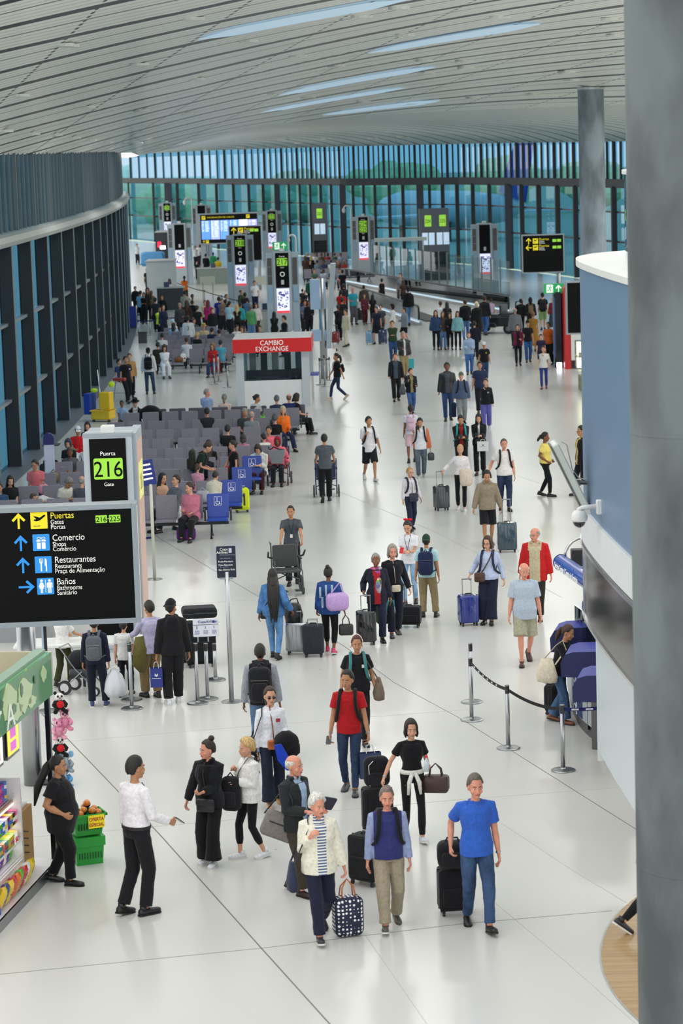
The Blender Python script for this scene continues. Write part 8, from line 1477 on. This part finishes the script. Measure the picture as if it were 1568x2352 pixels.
for i, (x, y, c_, h_, f_, lb) in enumerate([(372, 769, '#d4d4d8', 'black', 175, 'man in white with dark hair at the left of the far seats'), (428, 779, '#c9cdd6', 'brown', 178, 'man in pale shirt low in the second far row'), (452, 767, '#17171b', 'blonde', 150, 'blond woman in black in the third far row'), (506, 785, '#4f98b0', 'black', 170, 'person in teal shirt right of the red jacket woman'), (398, 745, '#8fb8d8', 'black', 178, 'long-haired person in pale blue, far rows'), (396, 742 - 4, '#d0d4da', 'white', 170, 'person with white cap in the last far row'), (468, 748, '#c0b08c', '#8a6a3c', 0, 'person in a straw hat in the last far row'), (445, 735, '#3a3d48', 'brown', 10, 'person in grey behind the number three shirt'), (486, 756, '#1f2840', 'black', 165, 'dark-haired person in navy in the far rows'), (503, 760, '#7c7a84', 'black', 178, 'person in grey shirt, right side of far rows'), (543, 750, '#dadcde', 'black', 30, 'man in white shirt just left of the kiosk roof'), (556, 753, '#b47c64', 'brown', -20, 'person with brown hair at the left corner of the kiosk roof'), (596, 751, '#40444c', 'black', 0, 'person whose face shows just above the kiosk roof'), (362, 790, '#2a2420', 'black', 178, 'person with curly dark hair at the left end of the far front row')]):
 S(lb, x, y, c_, '#22252c', (('long' if 'long' in lb else 'hat' if 'hat' in lb else 'cap' if 'cap' in lb else 'short'), h_ if not h_.startswith('#') else h_), 'w', f_, hatc='#b08c54' if 'hat' in lb else '#9cc4dc')
A('person in white jersey with the number 3 seen from behind among the seats', 431, 726, None, 1.78, face=180, hair=('short', 'black'), skin='w', up=('sweater', '#d8dadc', 'fabric', .84), low=('jeans', '#3a4a60'), fat=1.15, extra=(('num', '3'),))
# handbags and packs lying on seats
for px, py, z, c_, sz, lb, nm in ((411, 832, .5, '#7a4a22', (.34, .2, .18), 'brown leather handbag on the far block front row', 'handbag'), (421, 828, .5, '#dcdcd8', (.22, .34, .1), 'white paper bag behind the brown handbag', 'paper_bag'), (516, 968, .55, '#2a1418', (.26, .36, .18), 'black and red backpack on a seat in the ninth row', 'backpack'), (604, 985, .5, '#58b81c', (.16, .30, .1), 'bright green bag on a seat left of the pink-shirt man', 'bag'), (500, 985, .6, '#3a3c42', (.30, .2, .2), 'grey jacket heap on a seat in the eighth row', 'jacket_heap'), (127, 1082, .55, '#23308c', (.24, .20, .14), 'royal blue bag on a seat beside the grey polo man', 'bag'), (106, 1080, .55, '#15161a', (.34, .22, .2), 'black bag on a seat left of the royal blue bag', 'bag'), (124, 1100, .55, '#6a6450', (.28, .28, .18), 'khaki backpack on a seat behind the grey-curled woman', 'backpack'), (100, 1130, .5, '#d88a9c', (.26, .26, .18), 'pink bag beside the grey-curled woman', 'bag'), (432, 1205, 0, '#15161a', (.28, .16, .18), 'small black bag resting on the purple duffel', 'bag'), (466, 1150, .5, '#9a9ca4', (.34, .30, .2), 'white and grey backpack with black cap on seat behind pink sweatshirt', 'backpack'), (628, 955 + 30, .5, '#2c3a44', (.2, .2, .14), 'dark pouch on a seat beside the pink-shirt man', 'pouch')):
 g = G(px, py, z)
 if z > .3: r_ = min(SEATROW, key=lambda q: abs(q[2] - g.y)); g = V((AX(px, r_[2] - .03, .5), r_[2] - .04, .48))
 t = thing(nm, lb, 'bag', g if 'purple duffel' not in lb else V((G(428, 1240).x, G(428, 1240).y, .28)), 0); a, d, h = sz; h, d = d, h; m = MB(); m.rbox(-a / 2, a / 2, -d / 2, d / 2, 0, h, min(a, h) * .3, n=4); m.build('bag_body', M(c_, 'leather'), t, smooth=True); MB().tube([(-a * .25, 0, h * .95), (0, 0, h * 1.25), (a * .25, 0, h * .95)], .012, 6).build('handle', M(c_, 'leather'), t)
# --- far walkers right of the gate pylons
for a in [('woman in a denim jacket with long brown hair, left end of the walking group', 1002, 713, 804, 0, ('long', 'brown'), 'w', ('denimjacket', '#34486c'), ('leggings', '#15161a'), 1),
  ('woman in a brown vest and flared jeans second in the walking group', 1018, 716, 803, 0, ('long', 'lbrown'), 'w', ('jacket', '#4a3c30'), ('jeans', '#5a7aa8'), 1), ('woman in black holding a tan coat, third in the walking group', 1034, 718, 803, 0, ('bob', 'black'), 'w', ('jacket', '#15161a'), ('leggings', '#15161a'), 1),
  ('woman with an aqua jacket over her arm, right end of the walking group', 1052, 715, 803, 0, ('long', 'black'), 'w', ('jacket', '#7fb0b8'), ('leggings', '#1b1c22'), 1), ('woman in a white top behind the walking group', 1013, 692, 775, 180, ('bun', 'brown'), 'w', ('tee', '#cfd2d4'), ('pants', '#23252c'), 1),
  ('woman with dark hair in black behind the walking group', 1028, 694, 775, 180, ('long', 'black'), 'w', ('tee', '#15161a'), ('pants', '#15161a'), 1), ('man in black jacket and light jeans, back turned, beside the cart', 1070, 688, 782, 180, ('short', 'brown'), 'w', ('jacket', '#15161a'), ('jeans', '#4f74a4'), 0),
  ('person with white-blond hair in a long black coat, back turned', 1096, 693, 785, 180, ('bun', '#c9bc9c'), 'w', ('coat', '#15161a'), ('pants', '#15161a'), 1), ('tall man in a leather jacket and jeans standing by the black cart', 1114, 680, 770, 150, ('short', 'black'), 't', ('jacket', '#17171b'), ('jeans', '#3a5c90'), 0),
  ('person in lilac shirt sitting on the black cart', 1128, 686, 752, 170, ('short', 'black'), 't', ('tee', '#b09cb8'), ('pants', '#22242c'), 0), ('woman in a navy suit seen from behind behind the light blue sweatshirt', 1091, 738, 826, 180, ('bun', 'black'), 'w', ('blazer', '#171b2c'), ('pants', '#171b2c'), 1),
  ('man in a navy shirt and shorts with an orange scarf by a blue suitcase', 866, 704, 790, -20, ('short', 'black'), 'r', ('tee', '#1d2438'), ('shorts', '#1b1c22'), 0), ('young man behind the man with orange scarf', 876, 700, 782, -10, ('short', 'black'), 'w', ('tee', '#3a3f48'), ('pants', '#22242c'), 0),
  ('woman in a grey blazer and black skirt walking left', 930, 706, 788, -60, ('bun', 'black'), 'w', ('blazer', '#7c8490'), ('shorts', '#15161a'), 1), ('woman in a black headscarf and white top', 903, 699, 780, -70, ('hood', 'black'), 'w', ('sweater', '#cfcfd0'), ('pants', '#cdb8a8'), 1),
  ('cream-suited woman with a purple scarf pulling a case', 796, 710, 796, -50, ('bun', 'black'), 'w', ('blazer', '#c9bfa8'), ('pants', '#cfc6b2'), 1), ('man in a black t-shirt and black trousers, back turned, behind the cream suit', 788, 683, 775, 170, ('short', 'black'), 't', ('tee', '#15161a'), ('pants', '#15161a'), 0),
  ('man in a red t-shirt near the far walkway entrance', 785, 667, 748, 175, ('short', 'black'), 't', ('tee', '#c0161c'), ('pants', '#22242c'), 0), ('older man in a turquoise shirt and grey trousers', 812, 660, 745, 20, ('bald', 'white'), 'r', ('tee', '#2fa0b4'), ('pants', '#5a5c60'), 0),
  ('woman in a dark red shirt and maroon trousers', 838, 675, 745, 10, ('bob', 'brown'), 'w', ('shirt', '#6a2c3c'), ('pants', '#4a1c24'), 1), ('woman in black walking behind the orange scarf man', 857, 677, 745, 180, ('long', 'black'), 'w', ('tee', '#15161a'), ('pants', '#15161a'), 1),
  ('man in a brown camouflage jacket standing near the walkway', 837, 655, 730, 180, ('buzz', 'black'), 't', ('jacket', '#4a4038'), ('pants', '#2c2a28'), 0), ('dark-clothed person left of the turquoise shirt man', 791, 652, 728, 170, ('short', 'black'), 't', ('jacket', '#2c2e34'), ('pants', '#22242c'), 0),
  ('woman in black standing on the moving walkway', 878, 640, 705, 180, ('bun', 'dbrown'), 'w', ('tank', '#15161a'), ('pants', '#15161a'), 1), ('mother in grey standing on the moving walkway', 921, 628, 705, -20, ('bun', 'brown'), 'w', ('tee', '#74767c'), ('pants', '#33363d'), 1), ('brown-haired child on the moving walkway before the grey mother', 927, 643, 708, 180, ('long', 'brown'), 'w', ('tee', '#3a2c28'), ('pants', '#33302c'), 1)]:
 lb, x, y, f, fc, hr, sk, up2_, lw, fm = a; q = A(lb, x, y, f, face=fc, hair=hr, skin=sk, up=up2_, low=lw, fem=bool(fm), arms=random.choice([('hang', 'hang'), ('bent', 'hang'), ('hang', 'fwd')]), hatc='#15161a', legs=random.choice([('ff', 'bb'), ('bb', 'ff'), ('stand', 'ff')]))
p = A('man in black jacket, cap and jeans with backpack leaning by the walkway end', 939, 660, 748, face=-150, hair=('cap', 'black'), hatc='#15161a', skin='t', up=('jacket', '#15161a'), low=('jeans', '#5a7ca8'), key='wlk'); backpack(p, 'black backpack on the man by the walkway end', '#17181b', .9)
suitcase('light blue suitcase beside the man with the orange scarf', '#7fa8cc', 849, 790, 0, (.36, .52, .25), hup=.35); suitcase('navy suitcase with a floral backpack beside the orange scarf man', '#2c3a5c', 879, 790, 0, (.40, .60, .25), hup=.1); suitcase('black suitcase between turquoise shirt and maroon trousers', '#26272b', 826, 738, 0, (.44, .62, .25), hup=.1); suitcase('dark red case trailing behind the cream-suited woman', '#7c1c20', 771, 790, 0, (.36, .50, .25), hup=.3)
# --- the crowd queueing at the far gates: x, y of the head top, colours, facing, hair
CROWD = [(310, 658, '#17181c', '#17181c', 20, 'bun', 'black', 'woman in black with folded arms'), (322, 668, '#8fb4cc', '#15161a', 160, 'short', 'black', 'person in a light blue shirt'), (330, 672, '#131418', '#131418', 0, 'bob', 'black', 'woman in an open black coat over a grey top'), (338, 662, '#2a2624', '#15161a', 10, 'curly', 'brown', 'curly-haired woman in dark brown'), (347, 668, '#7a6a52', '#22242c', 150, 'short', 'lbrown', 'person with light brown hair in a tan jacket'), (356, 684, '#2a2c34', '#15161a', 170, 'short', 'black', 'person in a dark grey jacket'), (365, 705, '#d0e83a', '#1b2030', 40, 'short', 'black', 'airport worker in a neon yellow vest'), (374, 700, '#1d2540', '#1b2030', 30, 'bun', 'black', 'woman in a navy uniform holding papers'), (372, 678, '#17181b', '#17181b', -10, 'bun', 'black', 'woman in black touching her face'), (389, 641, '#d4d0cc', '#8a9098', 10, 'long', 'dbrown', 'long-haired woman in a white blouse'), (423, 634, '#e8701c', '#15161a', 180, 'pony', 'black', 'worker in an orange vest'), (412, 696, '#3a3c42', '#22242c', 5, 'buzz', 'grey', 'bald man in a dark grey sweatshirt'), (426, 672, '#23302c', '#22242c', 170, 'short', 'black', 'person with a dark green backpack'), (424, 668, '#a8a494', '#22242c', 180, 'short', 'dbrown', 'person in a beige vest'), (441, 676, '#c9c4b4', '#4a4438', 30, 'short', 'dbrown', 'man in a cream polo'), (428, 690, '#3a2820', '#22242c', 178, 'long', 'brown', 'person with long brown hair'), (441, 690, '#14151a', '#14151a', 178, 'short', 'black', 'man in a black suit'), (452, 702, '#17181c', '#17181c', 170, 'short', 'black', 'person in a black coat behind the seats'), (470, 690, '#cfb87c', '#22242c', 20, 'bun', 'lbrown', 'woman in a pale yellow top'), (477, 690, '#b01c6a', '#15161a', 178, 'long', '#5a2820', 'woman in a magenta sweater'), (487, 708, '#14151c', '#14151c', 20, 'short', 'black', 'young man in a black jacket'), (502, 682, '#232f8c', '#22242c', 170, 'short', 'black', 'person in a royal blue shirt'), (509, 686, '#7c6a64', '#22242c', 10, 'short', 'brown', 'person in mauve'), (519, 676, '#b0a48c', '#3a3428', 40, 'bun', 'lbrown', 'blond person in beige'), (517, 688, '#16171b', '#16171b', 178, 'short', 'black', 'tall person in a black suit'), (526, 692, '#9cc0d0', '#22242c', 150, 'short', 'black', 'person in pale blue'), (544, 700, '#15161a', '#15161a', 178, 'long', 'blonde', 'blond woman in black'), (553, 664, '#3a4430', '#22242c', 60, 'bald', 'brown', 'balding man in an olive jacket'), (551, 696, '#2f9c9c', '#22242c', 150, 'short', 'black', 'person in a teal top'), (562, 672, '#26272d', '#22242c', 178, 'bun', 'black', 'dark-haired person in charcoal'), (567, 684, '#5c7ca0', '#22242c', 178, 'short', 'black', 'person with a blue backpack'), (575, 700, '#4f8c5c', '#5f80a8', 176, 'short', '#6a5a4a', 'man in a green shirt and pale jeans'), (589, 697, '#cfc4c4', '#3a2c2c', -20, 'bob', 'brown', 'person in a cream top next to the green shirt'), (584, 645, '#dadce0', '#1d2540', 10, 'short', 'black', 'person in white between pylons 217 and 218'), (629, 716, '#131318', '#131318', 178, 'long', 'black', 'long-haired woman in black'), (652, 725, '#15161b', '#15161b', -70, 'short', 'black', 'man in a black shirt at the gate desk'), (688, 685, '#232f5c', '#15161a', 0, 'short', 'black', 'person in a navy shirt right of pylon 217'), (694, 664, '#26272c', '#22242c', 170, 'short', 'dbrown', 'child in dark clothes'), (700, 668, '#17181b', '#17181b', 10, 'bun', 'black', 'woman in black right of the dark child'), (709, 690, '#141418', '#141418', -4, 'short', 'dbrown', 'man in a printed black t-shirt with folded arms'), (711, 640, '#12503c', '#15161a', 170, 'short', 'black', 'tall person in a dark green shirt'), (699, 690, '#5a6478', '#22242c', 20, 'short', 'black', 'person in a striped blue top'), (452, 600, '#17181b', '#17181b', 10, 'bun', 'black', 'dark-clothed person seated behind pylon blank screen'), (472, 583, '#141418', '#141418', 178, 'short', 'black', 'large man in black'), (489, 580, '#2a8c5c', '#22242c', 178, 'short', 'black', 'person in green at the service desk'), (500, 591, '#d8b81c', '#8f9090', 176, 'short', 'black', 'person in a yellow hoodie'), (448, 565, '#d0d2d4', '#22242c', 20, 'short', 'black', 'person in white left of the service desk'), (456, 560, '#d4d6d4', '#22242c', -20, 'short', 'black', 'second person in white left of the service desk'), (370, 585, '#17181b', '#22242c', 170, 'bun', 'brown', 'woman in a black tank top'), (338, 616, '#101014', '#101014', 178, 'hood', 'black', 'person in a black headscarf'), (314, 560, '#cfd2d6', '#22242c', 20, 'short', 'black', 'person in white at the far left'), (700, 588, '#3a2a24', '#22242c', 178, 'long', 'brown', 'brown-haired woman beyond pylon 217'), (714, 588, '#17181b', '#17181b', 170, 'long', 'blonde', 'blond woman beyond pylon 217'), (786, 620, '#17181b', '#22242c', 170, 'short', 'black', 'dark person by the far seats'), (776, 700, '#141418', '#141418', 178, 'short', 'black', 'man in black left of the cream suit')]
for i, (x, y, c1, c2, f, hs, hc_, lb) in enumerate(CROWD):
 A(lb + (' in the far gate queue' if 'queue' not in lb and len(lb.split()) < 10 else ''), x, y, None, (1.60, 1.72, 1.66, 1.78)[i % 4] if 'child' not in lb and 'seated' not in lb else 1.3, face=f, hair=(hs, hc_), skin='wtwrb'[i % 5], up=(('jacket', 'tee', 'sweater', 'shirt')[i % 4], c1), low=('pants' if i % 3 else 'jeans', c2), arms=[('hang', 'hang'), ('bent', 'hang'), ('cross', 'cross'), ('hang', 'bent')][i % 4], fem=(hs in ('bun', 'long', 'bob', 'curly')), hatc='#101014', legs=('stand', 'ff'))
# people seated beyond, only heads and shoulders show
FARSEAT = [(x, y) for y, xs_ in ((583, (705, 722, 738, 752, 768, 782)), (600, (712, 728, 744, 760, 776, 790)), (620, (722, 742, 762, 780))) for x in xs_]
where = ['first', 'second', 'third', 'fourth', 'fifth', 'sixth']; random.seed(9); cnt = {}
for i, (x, y) in enumerate(FARSEAT):
 c1 = ['#2c3a5c', '#d0d0d0', '#5a4a40', '#8c2c30', '#3a5a4a', '#9aa4b4', '#1b1c22', '#6a7c8c'][i % 8]; nm = {'#2c3a5c': 'navy', '#d0d0d0': 'white', '#5a4a40': 'brown', '#8c2c30': 'dark red', '#3a5a4a': 'dark green', '#9aa4b4': 'grey', '#1b1c22': 'black', '#6a7c8c': 'slate'}[c1]
 cnt[y] = cnt.get(y, 0) + 1; rw = {583: 'rearmost', 600: 'middle', 620: 'nearest'}[y]
 S('person in %s seated %s from left in the %s far row behind pylon 217' % (nm, where[cnt[y] - 1], rw), x, y, c1, '#22242c', (random.choice(['short', 'bob', 'short']), random.choice(['black', 'dbrown', 'grey', 'brown'])), 'wtb'[i % 3], random.choice([0, 10, -10, 170]))
for y, nm in ((588, 'rearmost far row beyond pylon 217'), (605, 'middle far row beyond pylon 217'), (625, 'nearest far row beyond pylon 217')): seatrow(y + 4, 800, 700, False, nm, sizes=(5, 5), detail=False)
